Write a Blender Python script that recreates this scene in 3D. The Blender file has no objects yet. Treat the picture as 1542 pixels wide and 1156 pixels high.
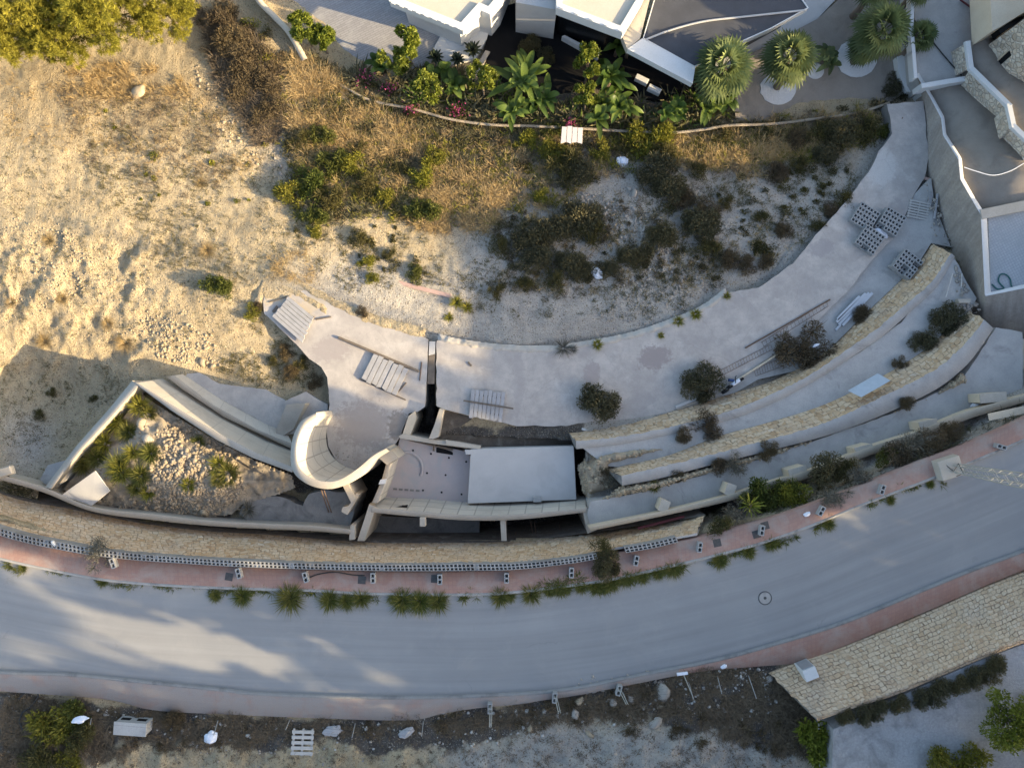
import bpy, bmesh, math, random
import numpy as np
from mathutils import Vector, Matrix, noise as mnoise

C = bpy.context.scene.collection
H, F, CX, CY = 34.0, 1092.0, 771.0, 578.0     # camera height above the road, focal length and centre in photo pixels
R = math.radians


def P(px, py, z):
    k = (H - z) / F
    return Vector(((px - CX) * k, (CY - py) * k, z))


# ------------------------------------------------------------------ object helpers
def tag(o, label=None, cat=None, group=None, kind=None):
    if label: o['label'] = label
    if cat: o['category'] = cat
    if group: o['group'] = group
    if kind: o['kind'] = kind
    return o


def link(o, parent=None):
    C.objects.link(o)
    if parent is not None:
        o.parent = parent
    return o


def empty(name, loc, rz=0.0, label=None, cat=None, group=None):
    o = bpy.data.objects.new(name, None)
    o.location = loc
    o.rotation_euler = (0, 0, rz)
    o.empty_display_size = 0.2
    link(o)
    return tag(o, label, cat, group)


def mesh_np(name, verts, faces, mats, smooth=False, uv=None, attrs=None, mi=None):
    """faces: int array (n,3) or (n,4), or a list of such arrays"""
    if not isinstance(faces, list):
        faces = [faces]
    faces = [np.asarray(f, dtype=np.int32) for f in faces if len(f)]
    verts = np.asarray(verts, dtype=np.float32)
    me = bpy.data.meshes.new(name)
    me.vertices.add(len(verts))
    me.vertices.foreach_set('co', verts.ravel())
    loops = np.concatenate([f.ravel() for f in faces])
    counts = np.concatenate([np.full(len(f), f.shape[1], dtype=np.int32) for f in faces])
    starts = np.concatenate([[0], np.cumsum(counts)[:-1]]).astype(np.int32)
    me.loops.add(len(loops))
    me.loops.foreach_set('vertex_index', loops)
    me.polygons.add(len(counts))
    me.polygons.foreach_set('loop_start', starts)
    me.polygons.foreach_set('loop_total', counts)
    if smooth:
        me.polygons.foreach_set('use_smooth', np.ones(len(counts), dtype=bool))
    for m in (mats if isinstance(mats, (list, tuple)) else [mats]):
        me.materials.append(m)
    if mi is not None:
        me.polygons.foreach_set('material_index', np.asarray(mi, dtype=np.int32))
    if uv is not None:
        l = me.uv_layers.new(name='UVMap')
        l.data.foreach_set('uv', np.asarray(uv, dtype=np.float32)[loops].ravel())
    for k, a in (attrs or {}).items():
        a = np.asarray(a, dtype=np.float32)
        if a.ndim == 1:
            at = me.attributes.new(k, 'FLOAT', 'POINT')
            at.data.foreach_set('value', a)
        else:
            at = me.attributes.new(k, 'FLOAT_COLOR', 'POINT')
            at.data.foreach_set('color', a.ravel())
    me.update(calc_edges=True)
    me.validate()
    return me


def new(name, me, parent=None, loc=None, rz=None):
    o = bpy.data.objects.new(name, me)
    if loc is not None: o.location = loc
    if rz is not None: o.rotation_euler = (0, 0, rz)
    return link(o, parent)


class MB:
    """collects boxes, tubes and prisms, builds them as ONE mesh object"""
    def __init__(s):
        s.v, s.f, s.m = [], [], []

    def add(s, vs, fs, mi=0):
        b = len(s.v)
        s.v += [tuple(v) for v in vs]
        s.f += [tuple(i + b for i in f) for f in fs]
        s.m += [mi] * len(fs)
        return s

    def box(s, c, size, rz=0.0, mi=0, taper=1.0, tilt=None):
        """c: centre of the base"""
        lx, ly, lz = size
        M = Matrix.Rotation(rz, 3, 'Z')
        if tilt is not None:
            M = M @ Matrix.Rotation(tilt[1], 3, tilt[0])
        vs = []
        for (z, t) in ((0, 1), (lz, taper)):
            for (x, y) in ((-1, -1), (1, -1), (1, 1), (-1, 1)):
                vs.append(Vector(c) + M @ Vector((x * lx / 2 * t, y * ly / 2 * t, z)))
        s.add(vs, [(3, 2, 1, 0), (4, 5, 6, 7), (0, 1, 5, 4), (1, 2, 6, 5), (2, 3, 7, 6), (3, 0, 4, 7)], mi)
        return s

    def tube(s, pts, rad, n=6, mi=0, caps=True):
        pts = [Vector(p) for p in pts]
        if not hasattr(rad, '__len__'): rad = [rad] * len(pts)
        vs, fs = [], []
        for i, p in enumerate(pts):
            a, b = pts[max(0, i - 1)], pts[min(len(pts) - 1, i + 1)]
            d = (b - a)
            d = d.normalized() if d.length > 1e-9 else Vector((0, 0, 1))
            u = d.orthogonal().normalized() if abs(d.z) > .9 else d.cross(Vector((0, 0, 1))).normalized()
            w = d.cross(u)
            for k in range(n):
                t = 2 * math.pi * k / n
                vs.append(p + (u * math.cos(t) + w * math.sin(t)) * rad[i])
        for i in range(len(pts) - 1):
            for k in range(n):
                a, b = i * n + k, i * n + (k + 1) % n
                fs.append((a, b, b + n, a + n))
        if caps:
            fs.append(tuple(range(n - 1, -1, -1)))
            fs.append(tuple(range(len(pts) * n - n, len(pts) * n)))
        return s.add(vs, fs, mi)

    def prism(s, top, thick, mi=0, mi_side=None):
        """top: world points of the upper outline; extruded straight down"""
        top = [Vector(t) for t in top]
        ar = sum(top[i].x * top[(i + 1) % len(top)].y - top[(i + 1) % len(top)].x * top[i].y for i in range(len(top)))
        if ar < 0: top = top[::-1]
        n = len(top)
        vs = top + [t - Vector((0, 0, thick)) for t in top]
        s.add(vs, [tuple(range(n)), tuple(range(2 * n - 1, n - 1, -1))], mi)
        b = len(s.v) - 2 * n
        fs = [(i, i + n, (i + 1) % n + n, (i + 1) % n) for i in range(n)]
        s.f += [tuple(i + b for i in f) for f in fs]
        s.m += [mi if mi_side is None else mi_side] * n
        return s

    def mesh(s, name, mats, bevel=0.0, smooth=False):
        me = bpy.data.meshes.new(name)
        me.from_pydata([tuple(v) for v in s.v], [], s.f)
        for m in (mats if isinstance(mats, (list, tuple)) else [mats]):
            me.materials.append(m)
        me.polygons.foreach_set('material_index', s.m)
        if bevel > 0:
            bm = bmesh.new(); bm.from_mesh(me)
            bmesh.ops.bevel(bm, geom=[e for e in bm.edges if len(e.link_faces) == 2 and e.calc_face_angle(0) > .5], offset=bevel, segments=1,
                            affect='EDGES', clamp_overlap=True)
            bm.to_mesh(me); bm.free()
        if smooth:
            me.polygons.foreach_set('use_smooth', [True] * len(me.polygons))
        me.update()
        return me

    def build(s, name, mats, parent=None, bevel=0.0, loc=None, rz=None, smooth=False):
        return new(name, s.mesh(name, mats, bevel, smooth), parent, loc, rz)


# ------------------------------------------------------------------ curve helpers in photo pixels
def catmull(pts, n):
    p = np.asarray(pts, dtype=float)
    if len(p) == 2:
        t = np.linspace(0, 1, n)[:, None]
        return p[0] * (1 - t) + p[1] * t
    q = np.vstack([2 * p[0] - p[1], p, 2 * p[-1] - p[-2]])
    out = []
    for i in range(1, len(q) - 2):
        a, b, c, d = q[i - 1], q[i], q[i + 1], q[i + 2]
        t = np.linspace(0, 1, 17)[:-1, None]
        out.append(.5 * ((2 * b) + (c - a) * t + (2 * a - 5 * b + 4 * c - d) * t ** 2 + (3 * b - a - 3 * c + d) * t ** 3))
    out = np.vstack(out + [p[-1:]])
    return arc(out, n)


def arc(out, n):
    out = np.asarray(out, dtype=float)
    L = np.concatenate([[0], np.cumsum(np.linalg.norm(np.diff(out[:, :2], axis=0), axis=1))])
    s = np.linspace(0, L[-1], n)
    return np.stack([np.interp(s, L, out[:, k]) for k in range(out.shape[1])], 1)


def rs(pts, n, smooth=True):
    return catmull(pts, n) if smooth else arc(pts, n)


def rz(pts, z, n, smooth=True):
    # photo polyline with one height per corner (or a plain height profile) -> world points
    if hasattr(z, '__len__') and len(z) == len(pts):
        q = rs([(p[0], p[1], h) for p, h in zip(pts, z)], n, smooth)
        return Pn(q[:, :2], q[:, 2])
    return Pn(rs(pts, n, smooth), zl(z, n))


def zl(z, n):
    return np.interp(np.linspace(0, 1, n), np.linspace(0, 1, len(z)), z) if hasattr(z, '__len__') else np.full(n, float(z))


def Pn(xy, z):
    xy = np.asarray(xy, dtype=float); z = np.broadcast_to(np.asarray(z, dtype=float), (len(xy),))
    k = (H - z) / F
    return np.stack([(xy[:, 0] - CX) * k, (CY - xy[:, 1]) * k, z], 1)


def loft(name, rows, mats, closed_under=None, smooth=False, sharp=False, row_mi=None, parent=None):
    """rows: list of (n,3) arrays of world points; neighbouring rows are joined by quads. UV in metres."""
    rows = [np.asarray(r) for r in rows]
    n, m = len(rows[0]), len(rows)
    v = np.concatenate(rows)
    mid = rows[0]
    u = np.concatenate([[0], np.cumsum(np.linalg.norm(np.diff(mid, axis=0), axis=1))])
    w = [np.zeros(n)]
    for i in range(1, m):
        w.append(w[-1] + np.linalg.norm(rows[i] - rows[i - 1], axis=1))
    uv = np.stack([np.tile(u, m), np.concatenate(w)], 1)
    i = np.arange(n - 1)
    fs, mi = [], []
    for r in range(m - 1):
        a = r * n + i
        fs.append(np.stack([a, a + 1, a + 1 + n, a + n], 1))
        mi += [0 if row_mi is None else row_mi[r]] * (n - 1)
    me = mesh_np(name, v, np.concatenate(fs), mats, smooth=smooth, uv=uv, mi=mi)
    return new(name, me, parent)


def sub(a, b, k):
    t = np.linspace(0, 1, k + 1)[:, None, None]
    return [r for r in a[None] * (1 - t) + b[None] * t]


# ------------------------------------------------------------------ numpy noise
_tab = np.random.RandomState(7).rand(256, 256)


def vn(x, y, seed=0):
    x = np.asarray(x, dtype=float); y = np.asarray(y, dtype=float)
    xi, yi = np.floor(x).astype(int), np.floor(y).astype(int)
    fx, fy = x - xi, y - yi
    fx, fy = fx * fx * (3 - 2 * fx), fy * fy * (3 - 2 * fy)
    g = lambda a, b: _tab[(a + seed * 37) & 255, (b + seed * 91) & 255]
    return (g(xi, yi) * (1 - fx) + g(xi + 1, yi) * fx) * (1 - fy) + (g(xi, yi + 1) * (1 - fx) + g(xi + 1, yi + 1) * fx) * fy


def fbm(x, y, seed=0, o=4):
    s, a, t = 0, .5, 0
    for k in range(o):
        s = s + a * vn(x * 2 ** k, y * 2 ** k, seed + k); t += a; a *= .5
    return s / t


def inpoly(x, y, poly):
    r = np.zeros(np.shape(x), dtype=bool)
    n = len(poly)
    for i in range(n):
        (x1, y1), (x2, y2) = poly[i], poly[(i + 1) % n]
        if y1 == y2: continue
        r ^= ((y1 > y) != (y2 > y)) & (x < (x2 - x1) * (y - y1) / (y2 - y1) + x1)
    return r


# ------------------------------------------------------------------ material helpers
class NT:
    def __init__(s, name):
        s.m = bpy.data.materials.new(name); s.m.use_nodes = True
        s.t = s.m.node_tree; s.t.nodes.clear()
        s.out = s.n('ShaderNodeOutputMaterial'); s.b = s.n('ShaderNodeBsdfPrincipled')
        s.l(s.b.outputs[0], s.out.inputs[0])
        s.b.inputs['Specular IOR Level'].default_value = .25
        s._pos = None

    def n(s, t): return s.t.nodes.new(t)
    def l(s, a, b): s.t.links.new(a, b)

    def set(s, sock, v):
        if hasattr(v, 'is_output'): s.l(v, sock)
        elif isinstance(v, (tuple, list)) and len(v) == 3 and sock.type == 'RGBA': sock.default_value = (*v, 1)
        else: sock.default_value = v

    def pos(s, obj=False):
        if obj:
            return s.n('ShaderNodeTexCoord').outputs['Object']
        if s._pos is None: s._pos = s.n('ShaderNodeNewGeometry').outputs['Position']
        return s._pos

    def uv(s): return s.n('ShaderNodeTexCoord').outputs['UV']

    def scale(s, co, v):
        m = s.n('ShaderNodeVectorMath'); m.operation = 'MULTIPLY'
        s.set(m.inputs[0], co); m.inputs[1].default_value = v
        return m.outputs[0]

    def noise(s, sc, d=4, r=.6, co=None, dist=0.0, color=False):
        k = s.n('ShaderNodeTexNoise')
        s.set(k.inputs['Vector'], co if co is not None else s.pos())
        k.inputs['Scale'].default_value = sc; k.inputs['Detail'].default_value = d
        k.inputs['Roughness'].default_value = r; k.inputs['Distortion'].default_value = dist
        return k.outputs['Color' if color else 'Fac']

    def vor(s, sc, feat='F1', co=None, out='Distance', rnd=1.0):
        k = s.n('ShaderNodeTexVoronoi'); k.feature = feat
        s.set(k.inputs['Vector'], co if co is not None else s.pos())
        k.inputs['Scale'].default_value = sc; k.inputs['Randomness'].default_value = rnd
        return k.outputs[out]

    def ramp(s, f, stops, interp='LINEAR'):
        k = s.n('ShaderNodeValToRGB'); s.set(k.inputs[0], f)
        e = k.color_ramp; e.interpolation = interp
        while len(e.elements) < len(stops): e.elements.new(.5)
        for el, (p, c) in zip(e.elements, stops):
            el.position = p
            el.color = (c, c, c, 1) if not hasattr(c, '__len__') else (*c, 1)
        return k.outputs[0]

    def mix(s, f, a, b, mode='MIX'):
        k = s.n('ShaderNodeMix'); k.data_type = 'RGBA'; k.blend_type = mode
        s.set(k.inputs[0], f); s.set(k.inputs[6], a); s.set(k.inputs[7], b)
        return k.outputs[2]

    def math(s, op, a, b=None, c=None, clamp=False):
        k = s.n('ShaderNodeMath'); k.operation = op; k.use_clamp = clamp
        s.set(k.inputs[0], a)
        if b is not None: s.set(k.inputs[1], b)
        if c is not None: s.set(k.inputs[2], c)
        return k.outputs[0]

    def attr(s, name, out='Fac'):
        k = s.n('ShaderNodeAttribute'); k.attribute_name = name
        return k.outputs[out]

    def sep(s, c):
        k = s.n('ShaderNodeSeparateColor'); s.l(c, k.inputs[0])
        return k.outputs

    def sepxyz(s, v):
        k = s.n('ShaderNodeSeparateXYZ'); s.l(v, k.inputs[0])
        return k.outputs

    def objrand(s):
        return s.n('ShaderNodeObjectInfo').outputs['Random']

    def bump(s, h, strength=.5, dist=.02):
        k = s.n('ShaderNodeBump'); s.set(k.inputs['Height'], h)
        k.inputs['Strength'].default_value = strength; k.inputs['Distance'].default_value = dist
        s.l(k.outputs[0], s.b.inputs['Normal'])

    def done(s, col, rough=.9, metal=0.0, spec=None):
        s.set(s.b.inputs['Base Color'], col); s.set(s.b.inputs['Roughness'], rough)
        s.b.inputs['Metallic'].default_value = metal
        if spec is not None: s.b.inputs['Specular IOR Level'].default_value = spec
        return s.m


def plain(name, c1, c2, sc=2.0, bump=.3, bsc=30.0, rough=.9, dist=.01, obj=False, metal=0.0, grime=None, gsc=.8, gth=(.5, .7), spec=None):
    """two-tone weathered surface, with optional stains of a third colour"""
    t = NT(name)
    co = t.pos(obj)
    f = t.noise(sc, 6, .65, co)
    c = t.mix(t.ramp(f, [(.3, 0.0), (.7, 1.0)]), c1, c2)
    g2 = t.noise(bsc, 3, .6, co)
    c = t.mix(t.ramp(g2, [(.35, .35), (.6, 0.0)]), c, tuple(x * .72 for x in c1))
    if grime is not None:
        g = t.noise(gsc, 7, .68, co, .6)
        c = t.mix(t.ramp(g, [(gth[0], 0.0), (gth[1], 1.0)]), c, grime)
    t.bump(t.math('ADD', t.noise(bsc, 4, .7, co), t.math('MULTIPLY', f, 1.5)), bump, dist)
    return t.done(c, rough, metal, spec)


def leafmat(name, stops, rough=.6, trans=.25, vary=.25):
    t = NT(name)
    a = t.attr('lv')
    c = t.ramp(a, stops)
    r = t.objrand()
    c2 = t.mix(t.math('MULTIPLY', r, vary), c, (.20, .15, .05))
    m = t.done(c2, rough, 0, .2)
    # a little light passes through the leaves
    tr = t.n('ShaderNodeBsdfTranslucent'); t.l(c2, tr.inputs[0])
    mx = t.n('ShaderNodeMixShader'); mx.inputs[0].default_value = trans
    t.l(t.b.outputs[0], mx.inputs[1]); t.l(tr.outputs[0], mx.inputs[2]); t.l(mx.outputs[0], t.out.inputs[0])
    return m
# ------------------------------------------------------------------ camera, sun, sky
cam = bpy.data.cameras.new('camera'); cam.sensor_width = 36; cam.lens = 36 * F / 1542
cam.clip_end = 2000; cam.clip_start = .5
co = bpy.data.objects.new('camera', cam); C.objects.link(co); co.location = (0, 0, H)
bpy.context.scene.camera = co
SUN_E, SUN_DX, SUN_DY = R(17.5), .9625, -.271      # towards the sun: low, from the right and slightly below
sun = bpy.data.lights.new('sun', 'SUN'); sun.energy = 4.7; sun.angle = R(.5); sun.color = (1.0, .78, .46)
so = bpy.data.objects.new('sun', sun); C.objects.link(so)
sd = Vector((SUN_DX * math.cos(SUN_E), SUN_DY * math.cos(SUN_E), math.sin(SUN_E)))
so.rotation_euler = sd.to_track_quat('Z', 'Y').to_euler(); so.location = (60, -20, 40)
w = bpy.data.worlds.new('World'); bpy.context.scene.world = w; w.use_nodes = True
wt = w.node_tree; bg = wt.nodes['Background']
sk = wt.nodes.new('ShaderNodeTexSky'); sk.sky_type = 'NISHITA'; sk.sun_disc = False
sk.sun_elevation = SUN_E; sk.sun_rotation = math.atan2(SUN_DX, SUN_DY); sk.dust_density = 2.5; sk.ozone_density = 1.0
wt.links.new(sk.outputs[0], bg.inputs[0]); bg.inputs[1].default_value = .15
vs = bpy.context.scene.view_settings
vs.view_transform = 'Standard'; vs.look = 'None'; vs.gamma = 1; vs.exposure = 1.45
bpy.context.scene.cycles.max_bounces = 6
bpy.context.scene.cycles.use_denoising = True

# ------------------------------------------------------------------ surface materials
M = {}
M['slab'] = plain('dusty_concrete', (.50, .455, .41), (.43, .395, .36), 1.1, .25, 24, .9, .01, grime=(.365, .33, .305), gsc=.5, gth=(.50, .66))
def stained_slab():
    t = NT('dusty_slab')
    f = t.noise(1.1, 6, .65); n2 = t.noise(5.0, 5, .7)
    c = t.mix(t.ramp(f, [(.36, 0.0), (.64, 1.0)]), (.53, .48, .43), (.40, .365, .335))
    c = t.mix(t.ramp(n2, [(.36, .35), (.5, 0.0)]), c, (.34, .305, .28))
    c = t.mix(t.ramp(t.noise(.5, 7, .7, None, .5), [(.47, 0.0), (.68, .8)]), c, (.365, .33, .305))
    c = t.mix(t.ramp(t.noise(.8, 7, .72, t.mixvec(.3), .3), [(.56, 0.0), (.66, .55)]), c, (.57, .535, .49))
    # dried mortar, washed-in dirt and dust with ragged outlines
    for px, py, rx, ry, rot, col, a in ((986, 541, 1.0, .75, -.25, (.30, .255, .24), .85), (890, 562, .55, .75, .2, (.33, .285, .27), .7), (498, 528, 1.25, .75, -.3, (.34, .30, .285), .75), (1241, 375, .8, .5, -.4, (.34, .31, .30), .7),
                                        (548, 640, 1.7, 1.5, 0, (.31, .275, .255), .75), (600, 640, .7, .9, 0, (.20, .17, .145), .7), (1066, 558, .8, .6, -.5, (.34, .30, .285), .6), (960, 610, 1.2, .5, -.3, (.35, .32, .30), .5), (432, 500, .7, 1.0, .6, (.34, .30, .285), .7),
                                        (1335, 245, .9, 1.2, .3, (.58, .555, .52), .7), (1355, 320, .8, 1.0, .3, (.33, .31, .30), .5), (780, 575, .35, 2.2, .0, (.37, .335, .315), .45), (430, 440, 1.3, .6, -.6, (.52, .42, .28), .8), (470, 462, 1.4, .45, -.5, (.52, .43, .30), .6)):
        q = P(px, py, -4.5)
        m1 = t.n('ShaderNodeMapping'); m1.vector_type = 'TEXTURE'; m1.inputs['Location'].default_value = (q.x, q.y, 0); m1.inputs['Rotation'].default_value = (0, 0, -rot); m1.inputs['Scale'].default_value = (rx, ry, 1)
        t.l(t.mixvec(.45), m1.inputs['Vector'])
        xy = t.sepxyz(m1.outputs[0])
        d = t.math('SQRT', t.math('ADD', t.math('MULTIPLY', t.math('SUBTRACT', xy[0], .22 / rx), t.math('SUBTRACT', xy[0], .22 / rx)), t.math('MULTIPLY', t.math('SUBTRACT', xy[1], .22 / ry), t.math('SUBTRACT', xy[1], .22 / ry))))
        d = t.math('ADD', d, t.math('MULTIPLY', t.math('SUBTRACT', n2, .5), 1.7))
        c = t.mix(t.ramp(d, [(.70, a), (.98, 0.0)]), c, col)
    k = t.vor(.33, 'DISTANCE_TO_EDGE', t.mixvec(.6))
    c = t.mix(t.ramp(k, [(0, .35), (.006, 0.0)]), c, (.30, .27, .25))
    g = t.noise(28, 3, .65)
    c = t.mix(t.ramp(g, [(.34, .4), (.55, 0.0)]), c, (.30, .27, .245))
    t.bump(t.math('ADD', t.math('ADD', g, n2), f), .35, .012)
    return t.done(c, .92)


M['conc'] = plain('grey_concrete', (.36, .35, .335), (.47, .455, .43), 1.4, .3, 20, .9, .012, grime=(.24, .235, .225), gsc=.7, gth=(.56, .72))
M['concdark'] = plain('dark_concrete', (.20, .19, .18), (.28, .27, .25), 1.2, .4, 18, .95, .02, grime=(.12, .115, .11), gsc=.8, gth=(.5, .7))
M['cream'] = plain('cream_concrete', (.43, .38, .31), (.52, .465, .39), 1.6, .25, 26, .85, .008, grime=(.42, .37, .31), gsc=.9, gth=(.58, .75))
M['tan'] = plain('tan_render', (.58, .48, .35), (.64, .55, .42), 1.5, .3, 26, .9, .01, grime=(.40, .34, .27), gsc=1.0, gth=(.58, .75))
M['white'] = plain('white_render', (.64, .635, .615), (.70, .695, .68), 1.2, .15, 30, .8, .006, grime=(.64, .62, .58), gsc=.7, gth=(.6, .8))
M['bluewhite'] = plain('pale_screed', (.52, .505, .485), (.46, .445, .43), .9, .2, 30, .85, .006, grime=(.40, .385, .37), gsc=.6, gth=(.5, .75))
M['pinkscreed'] = plain('pinkish_screed', (.47, .405, .385), (.41, .36, .345), 1.0, .15, 36, .85, .005, grime=(.37, .36, .355), gsc=.6, gth=(.53, .62))
M['roofbeige'] = plain('beige_roof', (.52, .47, .375), (.58, .525, .43), 1.2, .3, 40, .95, .01, grime=(.50, .43, .32), gsc=.8, gth=(.55, .75))
M['charcoal'] = plain('charcoal_roof', (.060, .062, .070), (.085, .088, .10), 1.0, .2, 60, .8, .006)
M['black'] = plain('near_black', (.011, .011, .012), (.018, .018, .019), 1.0, .1, 30, .6, .004, spec=.03)
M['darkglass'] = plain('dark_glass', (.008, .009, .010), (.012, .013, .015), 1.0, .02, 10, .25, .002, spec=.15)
M['gravel'] = plain('brown_gravel', (.27, .235, .20), (.33, .29, .245), 1.2, .9, 55, 1.0, .03, grime=(.22, .19, .16), gsc=.8)
M['whitegravel'] = plain('white_gravel', (.70, .69, .68), (.60, .59, .58), 9, .9, 45, 1.0, .03)
M['greygravel'] = plain('pale_grey_gravel', (.52, .52, .53), (.36, .36, .37), 9, 1.0, 22, 1.0, .05, grime=(.27, .27, .27), gsc=.8)
M['tanrubble'] = plain('tan_earth_and_rubble', (.47, .385, .27), (.36, .29, .21), 2.5, .9, 12, 1.0, .06, grime=(.26, .22, .175), gsc=1.2, gth=(.52, .68))
M['soil'] = plain('dark_soil', (.10, .085, .07), (.16, .135, .11), 2.5, .9, 14, 1.0, .05, grime=(.22, .20, .17), gsc=1.2, gth=(.55, .7))
M['steel'] = plain('galvanised_steel', (.50, .54, .58), (.42, .46, .50), 3, .1, 30, .45, .003, True, .6)
M['rust'] = plain('rusty_iron', (.12, .075, .05), (.17, .11, .08), 6, .3, 60, .8, .004, True)
M['greysteel'] = plain('grey_painted_steel', (.36, .35, .30), (.42, .41, .36), 6, .2, 60, .6, .003, True)
M['wood'] = plain('weathered_grey_board', (.32, .315, .32), (.42, .41, .415), 2.5, .35, 40, .85, .006, True, grime=(.33, .315, .30), gsc=1.5, gth=(.52, .7))
M['woodbrown'] = plain('old_brown_timber', (.13, .105, .085), (.20, .165, .13), 4, .4, 50, .9, .006, True)
M['palletwood'] = plain('pale_pallet_wood', (.44, .42, .39), (.52, .50, .46), 5, .3, 50, .9, .005, True)
M['redwood'] = plain('faded_red_board', (.46, .30, .25), (.54, .38, .32), 3, .3, 40, .9, .006, True)
M['block'] = plain('grey_concrete_block', (.30, .30, .295), (.37, .37, .365), 5, .5, 70, .95, .006, True)
M['rock'] = plain('limestone_rock', (.44, .36, .25), (.34, .275, .195), 2.2, .6, 12, .95, .03, True)
M['rockpale'] = plain('pale_limestone_rock', (.40, .36, .31), (.31, .28, .245), 3.2, .6, 14, .95, .03)
M['rocktan'] = plain('tan_rubble', (.28, .222, .155), (.38, .31, .22), 1.6, .6, 14, .95, .03, grime=(.36, .31, .25), gsc=3.0, gth=(.5, .65))
M['plastic'] = plain('white_plastic', (.72, .75, .82), (.78, .80, .86), 4, .2, 20, .5, .01, True)
M['blueplastic'] = plain('blue_plastic', (.03, .06, .16), (.05, .09, .2), 4, .1, 20, .5, .01, True)
M['rubberhole'] = plain('black_rubber_and_holes', (.012, .012, .013), (.02, .02, .021), 4, .2, 40, .8, .004, True)
M['pinkpanel'] = plain('pale_pink_panel', (.62, .55, .53), (.68, .60, .57), 3, .2, 30, .8, .004, True)
M['hose'] = plain('green_hose', (.02, .10, .10), (.03, .13, .12), 4, .1, 20, .6, .004)
M['redpipe'] = plain('red_conduit', (.10, .025, .03), (.14, .035, .04), 4, .1, 20, .6, .004)
M['cable'] = plain('dark_cable', (.03, .03, .03), (.05, .05, .05), 4, .1, 20, .7, .004)
M['bark'] = plain('grey_brown_bark', (.16, .125, .095), (.22, .175, .135), 5, .6, 30, .95, .01, True)
M['grate'] = plain('dark_iron_grate', (.06, .06, .062), (.10, .095, .09), 6, .3, 50, .7, .004, True)
M['pinkflower'] = leafmat('bougainvillea_petal', [(0, (.26, .03, .11)), (1, (.48, .10, .24))], .6, .3, 0)


def asphalt():
    t = NT('worn_asphalt')
    f = t.noise(.35, 5, .6)
    c = t.mix(t.ramp(f, [(.3, 0.0), (.7, 1.0)]), (.275, .275, .275), (.325, .322, .315))
    uv = t.uv()
    s = t.noise(1.0, 4, .6, t.scale(uv, (.06, 2.2, 1)))         # wear along the wheel tracks
    c = t.mix(t.ramp(s, [(.35, 0.0), (.7, .55)]), c, (.20, .198, .196))
    d = t.noise(.55, 6, .7, None, .8)
    c = t.mix(t.ramp(d, [(.54, 0.0), (.70, .35)]), c, (.36, .345, .325))   # pale dust
    # cracks
    k = t.vor(.11, 'DISTANCE_TO_EDGE', t.mixvec(1.1))
    c = t.mix(t.math('MULTIPLY', t.ramp(k, [(.0, .5), (.0022, 0.0)]), t.ramp(t.noise(.3, 2), [(.52, 0.0), (.6, 1.0)])), c, (.2, .2, .2))
    g = t.noise(90, 2, .7)
    c = t.mix(t.ramp(g, [(.35, .35), (.55, 0.0)]), c, (.24, .24, .24))
    o = t.noise(.9, 2, .5, None, .3)
    c = t.mix(t.ramp(o, [(.735, 0.0), (.76, .45)]), c, (.25, .248, .24))   # oil spots
    v = t.sepxyz(uv)[1]
    ed_ = t.math('ADD', v, t.math('MULTIPLY', t.math('SUBTRACT', t.noise(.5, 6, .7), .5), 2.4))
    c = t.mix(t.ramp(ed_, [(.0, .6), (.7, 0.0)]), c, (.37, .345, .31))            # sand washed against the kerbs
    c = t.mix(t.ramp(t.math('SUBTRACT', 5.3, ed_), [(.0, .55), (.6, 0.0)]), c, (.37, .345, .31))
    pz_ = t.noise(.23, 3, .5, None, .2)
    c = t.mix(t.ramp(pz_, [(.60, 0.0), (.615, .35)]), c, (.27, .268, .265))       # old repair
    t.bump(g, .5, .008)
    return t.done(c, .85)


def mixvec(s, amount):
    nz = s.noise(.8, 4, .6, color=True)
    m = s.n('ShaderNodeVectorMath'); m.operation = 'MULTIPLY_ADD'
    s.l(nz, m.inputs[0]); m.inputs[1].default_value = (amount,) * 3; s.l(s.pos(), m.inputs[2])
    return m.outputs[0]


NT.mixvec = mixvec
M['asphalt'] = asphalt()
M['slab'] = stained_slab()


def pavers(name, c1, c2, mortar, bw=.2, bh=.2, dirt=(.30, .25, .21), dth=(.5, .68), uvscale=(1, 1, 1), off=0.0, mort=.012):
    t = NT(name)
    b = t.n('ShaderNodeTexBrick'); t.l(t.scale(t.uv(), uvscale), b.inputs[0])
    b.inputs['Color1'].default_value = (*c1, 1); b.inputs['Color2'].default_value = (*c2, 1); b.inputs['Mortar'].default_value = (*mortar, 1)
    b.inputs['Scale'].default_value = 1; b.inputs['Brick Width'].default_value = bw; b.inputs['Row Height'].default_value = bh
    b.inputs['Mortar Size'].default_value = mort; b.inputs['Bias'].default_value = -.2; b.offset = off
    f = t.noise(.9, 6, .68, None, .5)
    c = t.mix(t.ramp(f, [(dth[0], 0.0), (dth[1], .8)]), b.outputs[0], dirt)
    g = t.noise(30, 3, .6)
    c = t.mix(t.ramp(g, [(.35, .3), (.6, 0.0)]), c, tuple(x * .6 for x in c1))
    t.bump(t.math('ADD', t.math('MULTIPLY', b.outputs[1], -1.0), t.math('MULTIPLY', g, .5)), .35, .008)
    return t.done(c, .9)


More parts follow.
